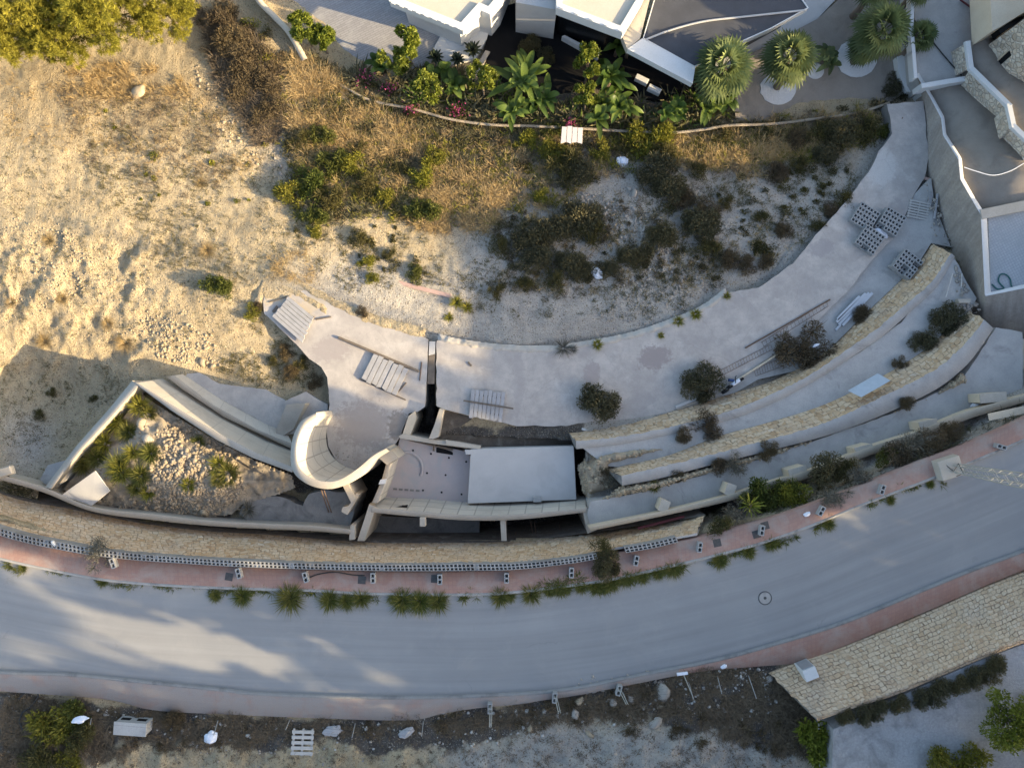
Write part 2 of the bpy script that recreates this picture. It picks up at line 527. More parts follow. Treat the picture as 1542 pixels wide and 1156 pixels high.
M['pavers'] = pavers('pink_pavers', (.39, .235, .185), (.345, .21, .17), (.325, .205, .168), dirt=(.40, .33, .285), dth=(.44, .66))
M['paversdusty'] = pavers('dusty_pink_pavers', (.34, .235, .20), (.31, .22, .19), (.29, .22, .19), dirt=(.30, .285, .265), dth=(.30, .52))
M['greypavers'] = pavers('grey_driveway_pavers', (.36, .35, .35), (.29, .28, .28), (.24, .23, .23), .5, .12, (.42, .41, .40), (.55, .75), off=.5)
M['form'] = pavers('board_marked_concrete', (.57, .52, .445), (.49, .45, .385), (.34, .31, .27), .85, .9, (.41, .37, .315), (.48, .72), mort=.035)
M['formplain'] = pavers('smooth_formed_concrete', (.57, .52, .445), (.53, .485, .415), (.44, .40, .345), 1.5, 1.3, (.44, .395, .335), (.46, .70), mort=.022)
M['poolgrid'] = pavers('grey_mosaic_tile', (.40, .42, .44), (.36, .38, .40), (.30, .32, .34), .14, .14, (.31, .34, .35), (.5, .7))


def kerbmat():
    return plain('kerb_concrete', (.34, .325, .30), (.42, .40, .375), 2, .4, 30, .9, .01, grime=(.22, .21, .20), gsc=1.0, gth=(.5, .65))


M['kerb'] = kerbmat()
M['kerbdark'] = plain('dusty_kerb', (.25, .245, .235), (.31, .30, .285), 2, .4, 30, .9, .01, grime=(.19, .185, .18), gsc=1.0, gth=(.5, .65))


def stone(name, pal, sc, mort, flat=1.0):
    """irregular rubble masonry: one colour per stone, recessed joints"""
    t = NT(name)
    co = t.scale(t.mixvec(.10), (1, 1, flat))
    cell = t.sep(t.vor(sc, 'F1', co, 'Color'))
    c = t.ramp(cell[0], [(i / (len(pal) - 1), p) for i, p in enumerate(pal)])
    b = t.math('MULTIPLY_ADD', cell[1], .4, .92)
    cb = t.n('ShaderNodeCombineColor')
    for i in range(3): t.l(b, cb.inputs[i])
    c = t.mix(1.0, c, cb.outputs[0], 'MULTIPLY')
    e = t.vor(sc, 'DISTANCE_TO_EDGE', co)
    g = t.noise(22, 4, .7)
    c = t.mix(t.ramp(g, [(.35, .25), (.55, 0.0)]), c, (.34, .25, .15))
    big = t.noise(.5, 5, .65)
    c = t.mix(t.ramp(big, [(.55, 0.0), (.8, .4)]), c, (.60, .53, .43))
    c = t.mix(t.math('MULTIPLY', t.ramp(e, [(.02, .9), (.09, 0.0)]), t.ramp(t.noise(3.0, 3, .6), [(.35, .25), (.6, 1.0)])), c, mort)
    h = t.math('ADD', t.ramp(e, [(0.0, 0.0), (.16, 1.0)]), t.math('MULTIPLY', g, .5))
    t.bump(h, .9, .05)
    return t.done(c, .95)


def ashlar(name, pal, mort, bw, rh):
    """roughly coursed split stone: warped courses, one tint per stone, chipped joints"""
    t = NT(name)
    uv = t.uv()
    wv = t.n('ShaderNodeVectorMath'); wv.operation = 'MULTIPLY_ADD'
    t.l(t.noise(2.6, 3, .6, color=True), wv.inputs[0]); wv.inputs[1].default_value = (.26, .20, 0); t.l(uv, wv.inputs[2])
    b = t.n('ShaderNodeTexBrick'); t.l(wv.outputs[0], b.inputs[0])
    b.inputs['Color1'].default_value = (0, 0, 0, 1); b.inputs['Color2'].default_value = (1, 1, 1, 1); b.inputs['Mortar'].default_value = (.5, .5, .5, 1)
    b.inputs['Scale'].default_value = 1; b.inputs['Brick Width'].default_value = bw; b.inputs['Row Height'].default_value = rh
    b.inputs['Mortar Size'].default_value = .017; b.inputs['Mortar Smooth'].default_value = .35; b.offset = .43; b.squash = .72; b.squash_frequency = 3
    cell = t.sep(t.vor(3.4, 'F1', t.mixvec(.2), 'Color'))
    k = t.math('ADD', t.math('MULTIPLY', t.sep(b.outputs[0])[0], .62), t.math('MULTIPLY', cell[0], .38))
    c = t.ramp(k, [(i / (len(pal) - 1), p) for i, p in enumerate(pal)])
    big = t.noise(.45, 5, .65)
    c = t.mix(t.ramp(big, [(.48, 0.0), (.7, .4)]), c, (.60, .52, .43))
    c = t.mix(t.ramp(t.noise(.7, 6, .7, None, .6), [(.56, 0.0), (.72, .6)]), c, (.40, .345, .29))
    g = t.noise(26, 4, .7)
    c = t.mix(t.ramp(g, [(.35, .4), (.58, 0.0)]), c, (.36, .26, .175))
    c = t.mix(t.math('MULTIPLY', b.outputs[1], t.ramp(t.noise(2.2, 4, .6), [(.38, .2), (.6, .95)])), c, mort)
    t.bump(t.math('ADD', t.math('MULTIPLY', b.outputs[1], -1.2), t.math('ADD', t.math('MULTIPLY', cell[1], .6), t.math('MULTIPLY', g, .5))), .9, .05)
    return t.done(c, .95)


M['stone'] = ashlar('golden_split_stone', [(.40, .245, .13), (.64, .44, .26), (.74, .58, .40), (.56, .36, .19), (.80, .69, .54)], (.27, .20, .135), .40, .30)
M['stonebig'] = ashlar('cream_split_stone', [(.42, .285, .17), (.58, .43, .28), (.66, .525, .37), (.52, .365, .225), (.70, .59, .44)], (.20, .15, .105), .29, .20)
M['stonehouse'] = stone('pale_house_stone', [(.55, .48, .38), (.64, .58, .48), (.50, .41, .31), (.60, .54, .45)], 4.0, (.36, .31, .26))


def streak():
    t = NT('streaked_rendered_wall')
    uv = t.uv()
    s = t.noise(1.0, 5, .7, t.scale(uv, (3.2, .6, 1)))
    c = t.mix(t.ramp(s, [(.3, 0.0), (.7, 1.0)]), (.27, .235, .20), (.42, .37, .32))
    f = t.noise(.6, 5, .65)
    c = t.mix(t.ramp(f, [(.5, 0.0), (.7, .7)]), c, (.50, .43, .35))
    c = t.mix(t.ramp(t.noise(9, 5, .7), [(.35, .5), (.55, 0.0)]), c, (.24, .205, .175))
    t.bump(t.math('ADD', s, t.noise(30, 3, .6)), .4, .012)
    return t.done(c, .95)


M['streak'] = streak()


# ------------------------------------------------------------------ the terrain
NORTH = [(-300, -300, -8), (0, -120, -7), (150, 40, -6.2), (300, 60, -6), (400, 20, -6.6), (520, 50, -7.3), (700, 80, -7.4), (850, 120, -7.4),
         (1000, 150, -7.3), (1200, 120, -7.3), (1330, 130, -7.2), (1480, 60, -5.6), (1700, 100, -4.5), (700, -250, -8.5), (1300, -250, -8),
         (450, 130, -6.0), (600, 175, -6.4), (780, 200, -6.5), (1000, 212, -6.5), (1150, 205, -6.4), (1300, 170, -6.3),
         (100, 150, -5.2), (250, 200, -5.2), (420, 260, -5.5), (600, 300, -5.7), (800, 300, -5.7), (1000, 300, -5.6), (1200, 280, -5.6),
         (0, 300, -4.4), (150, 350, -4.45), (300, 400, -4.75), (600, 430, -4.72), (760, 470, -4.63), (950, 465, -4.64), (405, 430, -4.44), (425, 400, -4.46), (470, 428, -4.52), (540, 460, -4.58), (390, 455, -4.5), 
         (1150, 400, -4.75), (1230, 320, -5.0), (1300, 250, -5.5), (60, 450, -4.1), (200, 500, -4.65), (20, 540, -4.9), (120, 600, -5.3), (320, 560, -5.05),
         (430, 540, -5.15), (10, 650, -4.2), (-200, 500, -3.6), (-200, 200, -4.2), (-300, 700, -3), (30, 690, -4.0),
         (550, 540, -5.0), (700, 600, -5.0), (900, 570, -5.0), (1050, 530, -5.0), (1200, 450, -5.1), (1350, 330, -5.4), (1390, 200, -6.1), (1300, 470, -5.3), (1380, 370, -5.4), (1220, 548, -5.2),
         (1100, 640, -4.0), (1300, 540, -4.2), (1430, 420, -4.4), (1100, 720, -3.0), (1300, 650, -3.3), (1400, 628, -3.1), (1455, 598, -3.1), (1505, 570, -3.1), (1450, 560, -3.2), (1500, 515, -4.2), (1475, 490, -4.3), (1560, 515, -4.0), (950, 760, -3.3),
         (1180, 745, -1.5), (1320, 700, -1.1), (1400, 660, -1.0), (1540, 625, -.8), (1650, 480, -2.8), (1800, 400, -2.0),
         (250, 690, -3.95), (400, 750, -4.2), (140, 715, -3.95), (400, 630, -5.0), (480, 590, -5.2), (900, 690, -3.9)]
SOUTH = [(-300, 850, -.3), (0, 900, -.3), (400, 930, -.3), (771, 960, -.3), (1100, 900, -.3), (1400, 780, -.3), (1700, 650, -.3), (1860, 540, -.2),
         (1272, 950, -.25), (1402, 900, -.25), (1540, 845, -.25), (1700, 780, -.25), (1860, 720, -.2), (1300, 1000, -.2), (1450, 950, -.2), (1600, 880, -.2),
         (0, 1062, .03), (200, 1095, .08), (500, 1105, .1), (800, 1080, .12), (1000, 1050, .15), (1130, 1030, .12),
         (-300, 1300, 1.0), (0, 1200, .6), (500, 1200, .8), (900, 1200, .9), (1180, 1100, .3), (1230, 1140, .5), (1320, 1120, .3), (1450, 1080, .2),
         (1600, 1000, .3), (1860, 850, .6), (1400, 1350, 1.8), (771, 1500, 2.6), (-300, 1500, 2.4), (1860, 1500, 4.0), (1860, 1150, 2.6)]
MID = [(-400, 640), (-150, 715), (0, 770), (104, 798), (208, 815), (311, 824), (400, 829), (536, 835), (640, 838), (780, 835), (890, 822), (994, 803),
       (1060, 790), (1160, 770), (1300, 722), (1400, 682), (1542, 625), (1700, 560), (1900, 470)]


def tps(ctrl, smooth=1e-3):
    c = np.array(ctrl, dtype=float); X = c[:, :2] / 500.0
    d = np.linalg.norm(X[:, None] - X[None], axis=2)
    K = np.where(d > 0, d * d * np.log(d + 1e-12), 0) + smooth * np.eye(len(X))
    Q = np.concatenate([np.ones((len(X), 1)), X], 1)
    A = np.block([[K, Q], [Q.T, np.zeros((3, 3))]])
    s = np.linalg.solve(A, np.concatenate([c[:, 2], np.zeros(3)]))

    def f(x, y):
        sh = np.shape(x); x = np.ravel(x) / 500.0; y = np.ravel(y) / 500.0
        r = s[-3] + s[-2] * x + s[-1] * y
        for i in range(len(X)):
            d2 = (x - X[i, 0]) ** 2 + (y - X[i, 1]) ** 2
            r = r + s[i] * .5 * d2 * np.log(d2 + 1e-12)
        return r.reshape(sh)
    return f


fN, fS = tps(NORTH), tps(SOUTH)
# ground dug away for the sunken parts of the unfinished house and the trenches
DIG = [([(503, 742), (540, 690), (566, 684), (590, 640), (640, 608), (668, 612), (670, 655), (880, 665), (884, 760), (884, 806), (640, 815), (528, 812)], -7.4),
       ([(641, 575), (655, 575), (657, 640), (640, 640)], -6.6),
       ([(60, 735), (140, 770), (234, 784), (311, 792), (400, 798), (530, 806), (530, 822), (380, 816), (200, 797), (60, 760)], -6.5),
       ([(885, 800), (994, 778), (1094, 757), (1094, 768), (990, 790), (885, 809)], -3.4)]
SMOOTH = [  # graded or paved: no lumps here
    [(390, 370), (640, 505), (760, 525), (1000, 490), (1160, 420), (1330, 150), (1400, 150), (1420, 380), (1150, 600), (860, 660), (500, 720), (490, 590), (398, 472)],
    [(-100, 770), (400, 840), (780, 845), (1100, 800), (1542, 640), (1542, 830), (1150, 985), (780, 1060), (400, 1070), (-100, 1040)],
    [(1380, 0), (1600, 0), (1600, 620), (900, 800), (860, 660), (1150, 590)]]


def zbase(x, y):
    xc, yc = np.clip(x, -300, 1860), np.clip(y, -300, 1500)
    s = np.clip((yc - np.interp(xc, *zip(*MID))) / 11.0, -1, 1) * .5 + .5
    s = s * s * (3 - 2 * s)
    z = fN(xc, yc) * (1 - s) + fS(xc, yc) * s
    return z


def zground(x, y):
    x = np.asarray(x, dtype=float); y = np.asarray(y, dtype=float)
    z = zbase(x, y)
    sm = np.zeros(np.shape(x))
    for p in SMOOTH: sm = np.maximum(sm, inpoly(x, y, p) * 1.0)
    a = 1 - .85 * sm
    rough = np.clip((330 - x) / 140, 0, 1) * np.clip((y - 310) / 60, 0, 1) * np.clip((590 - y) / 40, 0, 1)
    rid = 1 - np.abs(2 * fbm(x / 60 + y / 130, y / 75 - x / 160, 3, 5) - 1)
    z = z + a * ((fbm(x / 80, y / 80, 1, 3) - .5) * .40 + (fbm(x / 9, y / 9, 5, 3) - .5) * .11) + rough * ((rid - .75) * .55 + (np.abs(fbm(x / 10, y / 10, 13, 3) - .5) * -.25 + .02))
    bot = np.clip((y - 1090) / 40, 0, 1) * np.clip((1230 - x) / 40, 0, 1)
    z = z + bot * (fbm(x / 22, y / 22, 9, 4) - .5) * .5
    for p, d in DIG:
        z = np.where(inpoly(x, y, p), d + (fbm(x / 20, y / 20, 4, 3) - .5) * .2, z)
    return z


def zat(px, py):
    return float(zground(np.array([float(px)]), np.array([float(py)]))[0])


def G(px, py, dz=0.0):
    return P(px, py, zat(px, py) + dz)


def geo(a, b, st, outer):
    core = list(np.arange(a, b + .1, st))
    lo, hi, k = [], [], st
    x = a
    while x > a - outer: k *= 1.35; x -= k; lo.append(x)
    k, x = st, b
    while x < b + outer: k *= 1.35; x += k; hi.append(x)
    return np.array(lo[::-1] + core + hi)


gx, gy = geo(-66, 1608, 3.0, 6000), geo(-66, 1224, 3.0, 6000)
GX, GY = np.meshgrid(gx, gy)
GZ = zground(GX, GY)
k = (H - GZ) / F
V = np.stack([(GX - CX) * k, (CY - GY) * k, GZ], 2).reshape(-1, 3)
ny, nx = GX.shape
idx = np.arange(ny * nx).reshape(ny, nx)
Fq = np.stack([idx[:-1, :-1], idx[1:, :-1], idx[1:, 1:], idx[:-1, 1:]], 2).reshape(-1, 4)
# what the soil is made of: r pale limestone dust, g dark ashy soil and shade-darkened ground, b straw litter, a stones
wx = GX + (fbm(GX / 40, GY / 40, 11, 4) - .5) * 70
wy = GY + (fbm(GX / 40, GY / 40, 15, 4) - .5) * 70


def soft(polys, blur=6):
    m = np.zeros(GX.shape)
    for p in polys: m = np.maximum(m, inpoly(wx, wy, p) * 1.0)
    for _ in range(2):
        for ax in (0, 1):
            acc = sum(np.roll(m, s, ax) for s in range(-blur, blur + 1)); m = acc / (2 * blur + 1)
    return m


pale = soft([[(700, 360), (840, 230), (960, 220), (1330, 190), (1420, 150), (1420, 380), (1150, 430), (940, 530), (640, 520), (600, 470), (690, 430)],
             [(395, 130), (450, 130), (460, 250), (420, 260)], [(420, 420), (640, 500), (700, 440), (560, 400)],
             [(640, 1125), (800, 1100), (1200, 1090), (1230, 1300), (700, 1300)], [(850, 600), (1600, 480), (1600, 640), (900, 800)],
             [(0, 620), (70, 650), (60, 740), (0, 720)], [(1380, -50), (1500, -50), (1470, 130), (1385, 130)]], 8)
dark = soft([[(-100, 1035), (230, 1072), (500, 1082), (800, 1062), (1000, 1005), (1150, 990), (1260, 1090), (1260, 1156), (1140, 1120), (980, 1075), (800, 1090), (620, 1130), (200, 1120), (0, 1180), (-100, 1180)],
             [(660, 630), (880, 640), (880, 690), (660, 670)], [(300, 690), (470, 690), (500, 740), (360, 760)], [(100, 735), (220, 760), (350, 765), (350, 785), (200, 785), (90, 760)],  # the second outline here paints shadowed ground behind the curved wall dark
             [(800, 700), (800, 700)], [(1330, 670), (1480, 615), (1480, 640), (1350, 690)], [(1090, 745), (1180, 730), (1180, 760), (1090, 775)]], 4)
straw = soft([[(250, 0), (400, 20), (480, 100), (640, 190), (900, 230), (1330, 180), (1300, 240), (1080, 270), (950, 240), (780, 330), (640, 340), (560, 300), (450, 200), (400, 220), (330, 130)],
              [(0, 90), (300, 110), (360, 150), (300, 200), (120, 220), (0, 200)], [(30, 95), (60, 95), (60, 110), (30, 110)]], 8)
rocky = soft([[(0, 330), (110, 350), (330, 500), (320, 560), (180, 540), (60, 500)], [(850, 280), (1100, 290), (1100, 460), (850, 450)], [(120, 600), (220, 600), (440, 700), (440, 790), (120, 740)]], 6)
spk = fbm(GX / 9, GY / 9, 21, 3)
pale = np.clip(pale * (.85 + .8 * fbm(GX / 55, GY / 55, 23, 4)), 0, 1)
straw = np.clip(straw * (.0 + 1.3 * fbm(GX / 28, GY / 28, 27, 4)), 0, 1)
dark = np.clip(dark * (.5 + 1.0 * fbm(GX / 25, GY / 25, 29, 4)), 0, 1)
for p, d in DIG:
    dark = np.where(inpoly(GX, GY, p), .9, dark)  # pit and trench floors painted dark to deepen their shade
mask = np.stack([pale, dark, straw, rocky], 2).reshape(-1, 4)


def groundmat():
    t = NT('sandy_ground')
    mk = t.n('ShaderNodeAttribute'); mk.attribute_name = 'mask'
    r, g, b = t.sep(mk.outputs['Color'])[:3]; a = mk.outputs['Alpha']
    n1, n2, n3, n4 = t.noise(.45, 6, .65), t.noise(2.6, 6, .7), t.noise(14, 4, .7), t.noise(60, 2, .6)
    c = t.mix(t.ramp(n1, [(.35, 0.0), (.65, 1.0)]), (.63, .52, .345), (.55, .445, .285))
    c = t.mix(t.ramp(n2, [(.48, 0.0), (.72, .8)]), c, (.40, .305, .19))
    c = t.mix(t.ramp(n2, [(.3, .6), (.42, 0.0)]), c, (.68, .56, .36))
    pl = t.mix(t.ramp(n2, [(.35, 0.0), (.65, 1.0)]), (.60, .56, .50), (.47, .435, .39))
    pl = t.mix(t.ramp(n1, [(.5, 0.0), (.7, .7)]), pl, (.41, .375, .335))
    c = t.mix(r, c, pl)
    st = t.mix(t.ramp(n2, [(.35, 0.0), (.65, 1.0)]), (.30, .215, .115), (.46, .35, .20))
    c = t.mix(t.math('MULTIPLY', b, t.ramp(n3, [(.3, .3), (.6, .95)])), c, st)
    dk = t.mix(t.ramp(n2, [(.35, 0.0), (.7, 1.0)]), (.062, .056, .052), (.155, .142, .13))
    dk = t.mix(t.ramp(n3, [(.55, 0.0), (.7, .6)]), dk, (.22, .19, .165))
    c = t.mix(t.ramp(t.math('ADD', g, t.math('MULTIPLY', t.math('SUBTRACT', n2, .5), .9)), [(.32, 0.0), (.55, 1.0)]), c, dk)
    v = t.sep(t.vor(7.5, 'F1', t.mixvec(.06), 'Color'))
    vd = t.vor(7.5, 'F1', t.mixvec(.06))
    stones = t.math('MULTIPLY', t.ramp(vd, [(.28, 1.0), (.42, 0.0)]), t.ramp(v[0], [(.62, 0.0), (.66, 1.0)]))
    c = t.mix(t.math('MULTIPLY', stones, t.math('MULTIPLY_ADD', a, .6, .16)), c, t.mix(v[1], (.62, .54, .42), (.36, .31, .25)))
    c = t.mix(t.ramp(n3, [(.3, .7), (.45, 0.0)]), c, (.27, .21, .135))
    c = t.mix(t.ramp(n4, [(.3, .35), (.5, 0.0)]), c, (.2, .16, .11))
    for sc_, th_, dk_ in ((17, .80, (.15, .115, .075)), (24, .84, (.70, .62, .50)), (9, .88, (.20, .155, .10))):
        vv = t.sep(t.vor(sc_, 'F1', None, 'Color')); vd2 = t.vor(sc_, 'F1')
        sp_ = t.math('MULTIPLY', t.ramp(vd2, [(.30, 1.0), (.40, 0.0)]), t.ramp(vv[0], [(th_, 0.0), (th_ + .02, .75)]))
        c = t.mix(sp_, c, dk_)
    h = t.math('ADD', t.math('ADD', t.math('MULTIPLY', n2, 1.4), t.math('MULTIPLY', n3, .9)), t.math('ADD', t.math('MULTIPLY', n4, .4), t.math('MULTIPLY', stones, .5)))
    t.bump(h, 1.0, .14)
    return t.done(c, 1.0, 0, .1)


M['ground'] = groundmat()
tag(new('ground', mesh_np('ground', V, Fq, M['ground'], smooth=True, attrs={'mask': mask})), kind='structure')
# ------------------------------------------------------------------ road and pavements
KERB = [(-420, 690), (-150, 805), (0, 843), (62, 857), (145, 873), (208, 880), (285, 885), (390, 889), (471, 891), (562, 896), (710, 897), (780, 893), (838, 886),
        (916, 875), (994, 858), (1070, 840), (1142, 821), (1220, 794), (1298, 762), (1402, 723), (1479, 691), (1542, 664), (1700, 590), (1900, 490), (2150, 330)]
SKERB = [(-420, 930), (-150, 995), (0, 1010), (104, 1014), (208, 1024), (337, 1037), (380, 1042), (510, 1047), (640, 1048), (780, 1043), (864, 1035), (968, 1014),
         (1071, 994), (1160, 970), (1272, 935), (1402, 882), (1466, 856), (1542, 828), (1700, 765), (1900, 690), (2200, 560)]
PAVTOP = [(-420, 630), (-150, 742), (0, 803), (104, 828), (182, 839), (260, 846), (380, 855), (560, 861), (700, 861), (780, 857), (860, 848), (942, 830),
          (1045, 811), (1160, 781), (1230, 757), (1324, 721), (1396, 690), (1453, 670), (1542, 631), (1700, 552), (1900, 455), (2150, 290)]
SPAVOUT = [(-420, 960), (-150, 1025), (0, 1040), (156, 1052), (234, 1069), (363, 1076), (484, 1081), (614, 1084), (666, 1074), (717, 1066), (780, 1060), (817, 1054),
           (872, 1046), (968, 1027), (1060, 1010), (1142, 1003), (1207, 996), (1272, 972), (1402, 917), (1531, 862), (1700, 800), (1900, 725), (2200, 600)]
N = 260
ke, sk_, pt, spo = rs(KERB, N), rs(SKERB, N), rs(PAVTOP, N), rs(SPAVOUT, N)
A, B = Pn(ke, 0.0), Pn(sk_, 0.0)
tag(loft('road', sub(A, B, 6), M['asphalt']), kind='structure')


def slabstrip(name, inner, outer, z, mat, kerb, kd=.13, thick=.5):
    """pavement with a kerb stone towards the road"""
    a, b = Pn(inner, z), Pn(outer, z)
    d = (b - a); d /= np.linalg.norm(d, axis=1)[:, None]
    kin = a + d * kd
    low = a.copy(); low[:, 2] = -.25
    o = loft(name, [kin, b, b - np.array([0, 0, thick])], mat)
    tag(o, kind='structure')
    k2 = a + np.array([0, 0, .003]); k3 = kin + np.array([0, 0, .003]); k4 = kin.copy(); k4[:, 2] = -.25
    tag(loft('kerb', [low, k2, k3, k4], kerb), kind='structure')


slabstrip('pavement', ke, pt, .13, M['pavers'], M['kerb'])
kcut = int(np.argmin(np.abs(sk_[:, 0] - 1020)))
slabstrip('pavement', sk_[:kcut + 1], spo[:kcut + 1], .13, M['paversdusty'], M['kerbdark'])
slabstrip('pavement', sk_[kcut:], spo[kcut:], .13, M['pavers'], M['kerbdark'])

# ------------------------------------------------------------------ flat concrete areas (all solid slabs)


def sheet(name, pts, z, thick, mat, kind='structure', side=None, jag=0.0, uvmat=False):
    zs = zl(z, len(pts)) if not hasattr(z, '__len__') or len(z) != len(pts) else z
    rnd = random.Random(len(pts) * 7 + int(pts[0][0]))
    if jag:
        q, zz = [], []
        for i in range(len(pts)):
            a, b = pts[i], pts[(i + 1) % len(pts)]
            L = math.hypot(b[0] - a[0], b[1] - a[1]); m = max(1, int(L / 9))
            for j in range(m):
                t = j / m
                q.append((a[0] + (b[0] - a[0]) * t + rnd.uniform(-jag, jag), a[1] + (b[1] - a[1]) * t + rnd.uniform(-jag, jag)))
                zz.append(zs[i] + (zs[(i + 1) % len(pts)] - zs[i]) * t)
        pts, zs = q, zz
    mb = MB(); mb.prism([P(x, y, zz) for (x, y), zz in zip(pts, zs)], thick, 0, 0 if side is None else 1)
    me = mb.mesh(name, [mat] if side is None else [mat, side])
    bm = bmesh.new(); bm.from_mesh(me)
    bmesh.ops.triangulate(bm, faces=[f for f in bm.faces if len(f.verts) > 4])
    bm.to_mesh(me); bm.free()
    uv = me.uv_layers.new(name='UVMap')
    for l in me.loops:
        c = me.vertices[l.vertex_index].co
        uv.data[l.index].uv = (c.x * .89 + c.y * .45, c.y * .89 - c.x * .45)
    o = new(name, me)
    return tag(o, kind=kind)


ZS = -4.5
# the long curved slab: left part, right part, with the open service trench between them
sheet('slab', [(398, 472), (396, 455), (402, 428), (412, 412), (432, 420), (468, 441), (510, 464), (562, 488), (640, 508), (645, 512), (643, 560), (640, 612), (629, 620), (616, 622), (603, 656),
               (590, 676), (582, 673), (562, 685), (536, 707), (520, 703), (505, 692), (494, 672), (492, 650), (494, 628), (496, 609), (493, 568), (484, 553), (466, 540), (447, 519)],
      ZS, 3.2, M['slab'], side=M['concdark'], jag=.5)
sheet('slab', [(657, 512), (691, 519), (754, 527), (825, 529), (877, 523), (942, 511), (994, 495), (1056, 470), (1097, 441), (1142, 433), (1194, 397), (1235, 347), (1272, 306), (1308, 260),
               (1324, 228), (1344, 202), (1336, 157), (1391, 152), (1398, 236), (1392, 268), (1376, 293), (1350, 353), (1308, 397), (1272, 443), (1220, 493), (1142, 550), (1083, 590), (1016, 617), (942, 638), (880, 646), (872, 641), (777, 641), (716, 628), (669, 617), (657, 612)],
      [ZS] * 8 + [-4.5, -4.5, -4.55, -4.65, -4.8, -5.0, -5.2, -5.4, -5.7, -5.7, -5.4, -5.15, -4.95, -4.75, -4.6] + [ZS] * 12, 3.0, M['slab'], side=M['concdark'], jag=1.0)
# strip of screed between the slab kerb and the upper stone wall
sheet('terrace', [(1376, 293), (1402, 268), (1408, 310), (1432, 372), (1402, 366), (1386, 392), (1350, 428), (1298, 477), (1251, 524), (1220, 553), (1142, 571), (1097, 597), (1020, 620), (1016, 617), (1083, 590), (1142, 550), (1220, 493), (1272, 443), (1308, 397), (1350, 353)],
      [-5.0, -5.0, -4.9, -4.75] + [-4.65] * 3 + [-4.58] * 9 + [-4.6, -4.7, -4.8, -4.9], 2.0, M['conc'])
kin = rs([(1376, 291), (1350, 351), (1308, 395), (1272, 441), (1220, 491), (1142, 548), (1083, 588), (1018, 615)], 60)
kout = kin + np.array([2.6, 2.2]); kz = np.interp(np.linspace(0, 1, 60), [0, .5, 1], [-5.0, -4.62, -4.44])
tag(loft('kerb', [Pn(kin, kz - .4), Pn(kin, kz), Pn(kout, kz), Pn(kout, kz - .4)], M['cream']), kind='structure')
# floors between the stone terraces
sheet('terrace', [(868, 668), (942, 656), (1043, 640), (1160, 604), (1220, 573), (1298, 529), (1357, 485), (1435, 384), (1470, 450), (1459, 470), (1428, 500), (1389, 533), (1334, 568), (1246, 612), (1160, 640), (1084, 661), (1007, 690), (942, 704), (905, 700), (898, 690)],
      -3.28, 3.0, M['conc'], jag=.8)
sheet('terrace', [(890, 755), (983, 737), (1071, 711), (1160, 687), (1285, 643), (1357, 617), (1448, 573), (1500, 493), (1540, 500), (1540, 592), (1453, 618), (1376, 650), (1303, 674), (1220, 707), (1165, 722), (1092, 746), (994, 770), (890, 792), (884, 775)],
      -2.3, 2.5, M['conc'], jag=.8)
# broken ground beside the house: spoil heap
# concrete path below the left retaining wall
sheet('path', [(275, 563), (300, 560), (330, 578), (400, 586), (436, 606), (455, 622), (450, 640), (416, 646), (400, 638), (337, 604), (285, 573)], [-4.95] * 6 + [-4.9] * 5, 1.0, M['slab'], jag=.8)
sheet('path', [(428, 604), (460, 590), (494, 609), (492, 626), (470, 628), (452, 650), (430, 655)], -4.8, 1.0, M['slab'], jag=.6)
# grey floor behind the curved wall
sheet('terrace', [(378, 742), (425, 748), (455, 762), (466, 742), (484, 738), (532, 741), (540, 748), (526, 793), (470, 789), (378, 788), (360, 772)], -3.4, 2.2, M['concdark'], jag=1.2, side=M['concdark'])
# villa grounds
sheet('driveway', [(415, -60), (428, 0), (452, 32), (480, 62), (520, 92), (545, 104), (600, 110), (648, 96), (668, 60), (700, 0), (700, -60)], -7.05, 1.0, M['greypavers'])
sheet('patio', [(650, 78), (664, 53), (700, 40), (738, 40), (733, 58), (716, 88), (676, 99)], -6.95, 1.0, M['white'])
sheet('patio', [(728, 78), (745, 12), (800, 0), (1060, 100), (1044, 150), (985, 152), (900, 130), (800, 150), (740, 112)], -7.1, 1.0, M['black'])  # flat near-black sheet below the villa
sheet('path', [(738, 78), (731, 76), (700, 128), (708, 132)], -6.98, .8, M['cream'])
sheet('garden_bed', [(1100, 100), (1118, 88), (1232, 28), (1262, 0), (1290, -40), (1375, -40), (1374, 130), (1345, 152), (1150, 186), (1108, 180)], -6.7, 1.0, M['gravel'])
sheet('path', [(1046, 97), (1062, 122), (1115, 92), (1230, 30), (1258, 0), (1275, -50), (1200, -50), (1215, 15), (1160, 42), (1110, 65)], -6.84, .8, M['bluewhite'])
for (cx, cy, r) in ((1172, 133, 27), (1228, 107, 13), (1290, 88, 31)):
    sheet('gravel_ring', [(cx + r * math.cos(t / 24 * 6.283) * (1 + .05 * math.sin(3 * t)), cy + r * .92 * math.sin(t / 24 * 6.283)) for t in range(24)], -6.66, .5, M['whitegravel'])
sheet('garden_bed', [(1255, 1098), (1330, 1060), (1420, 1018), (1480, 992), (1562, 962), (1700, 900), (1740, 1010), (1600, 1180), (1252, 1190)], 2.0, 2.0, M['greygravel'])
# neighbour's levels on the right
sheet('yard', [(1377, -60), (1378, 60), (1382, 116), (1392, 132), (1458, 120), (1456, 70), (1492, 66), (1500, 40), (1496, -60)], -5.2, 2.6, M['conc'])
def ramp_sheet(name, lf, rt, mat):
    n = 24
    a, b = rs([(p[0], p[1], p[2] * 100) for p in lf], n, False), rs([(p[0], p[1], p[2] * 100) for p in rt], n, False)
    A_, B_ = Pn(a[:, :2], a[:, 2] / 100), Pn(b[:, :2], b[:, 2] / 100)
    dn = np.array([0, 0, 2.0])
    return tag(loft(name, [A_ - dn, A_, B_, B_ - dn], mat), kind='structure')


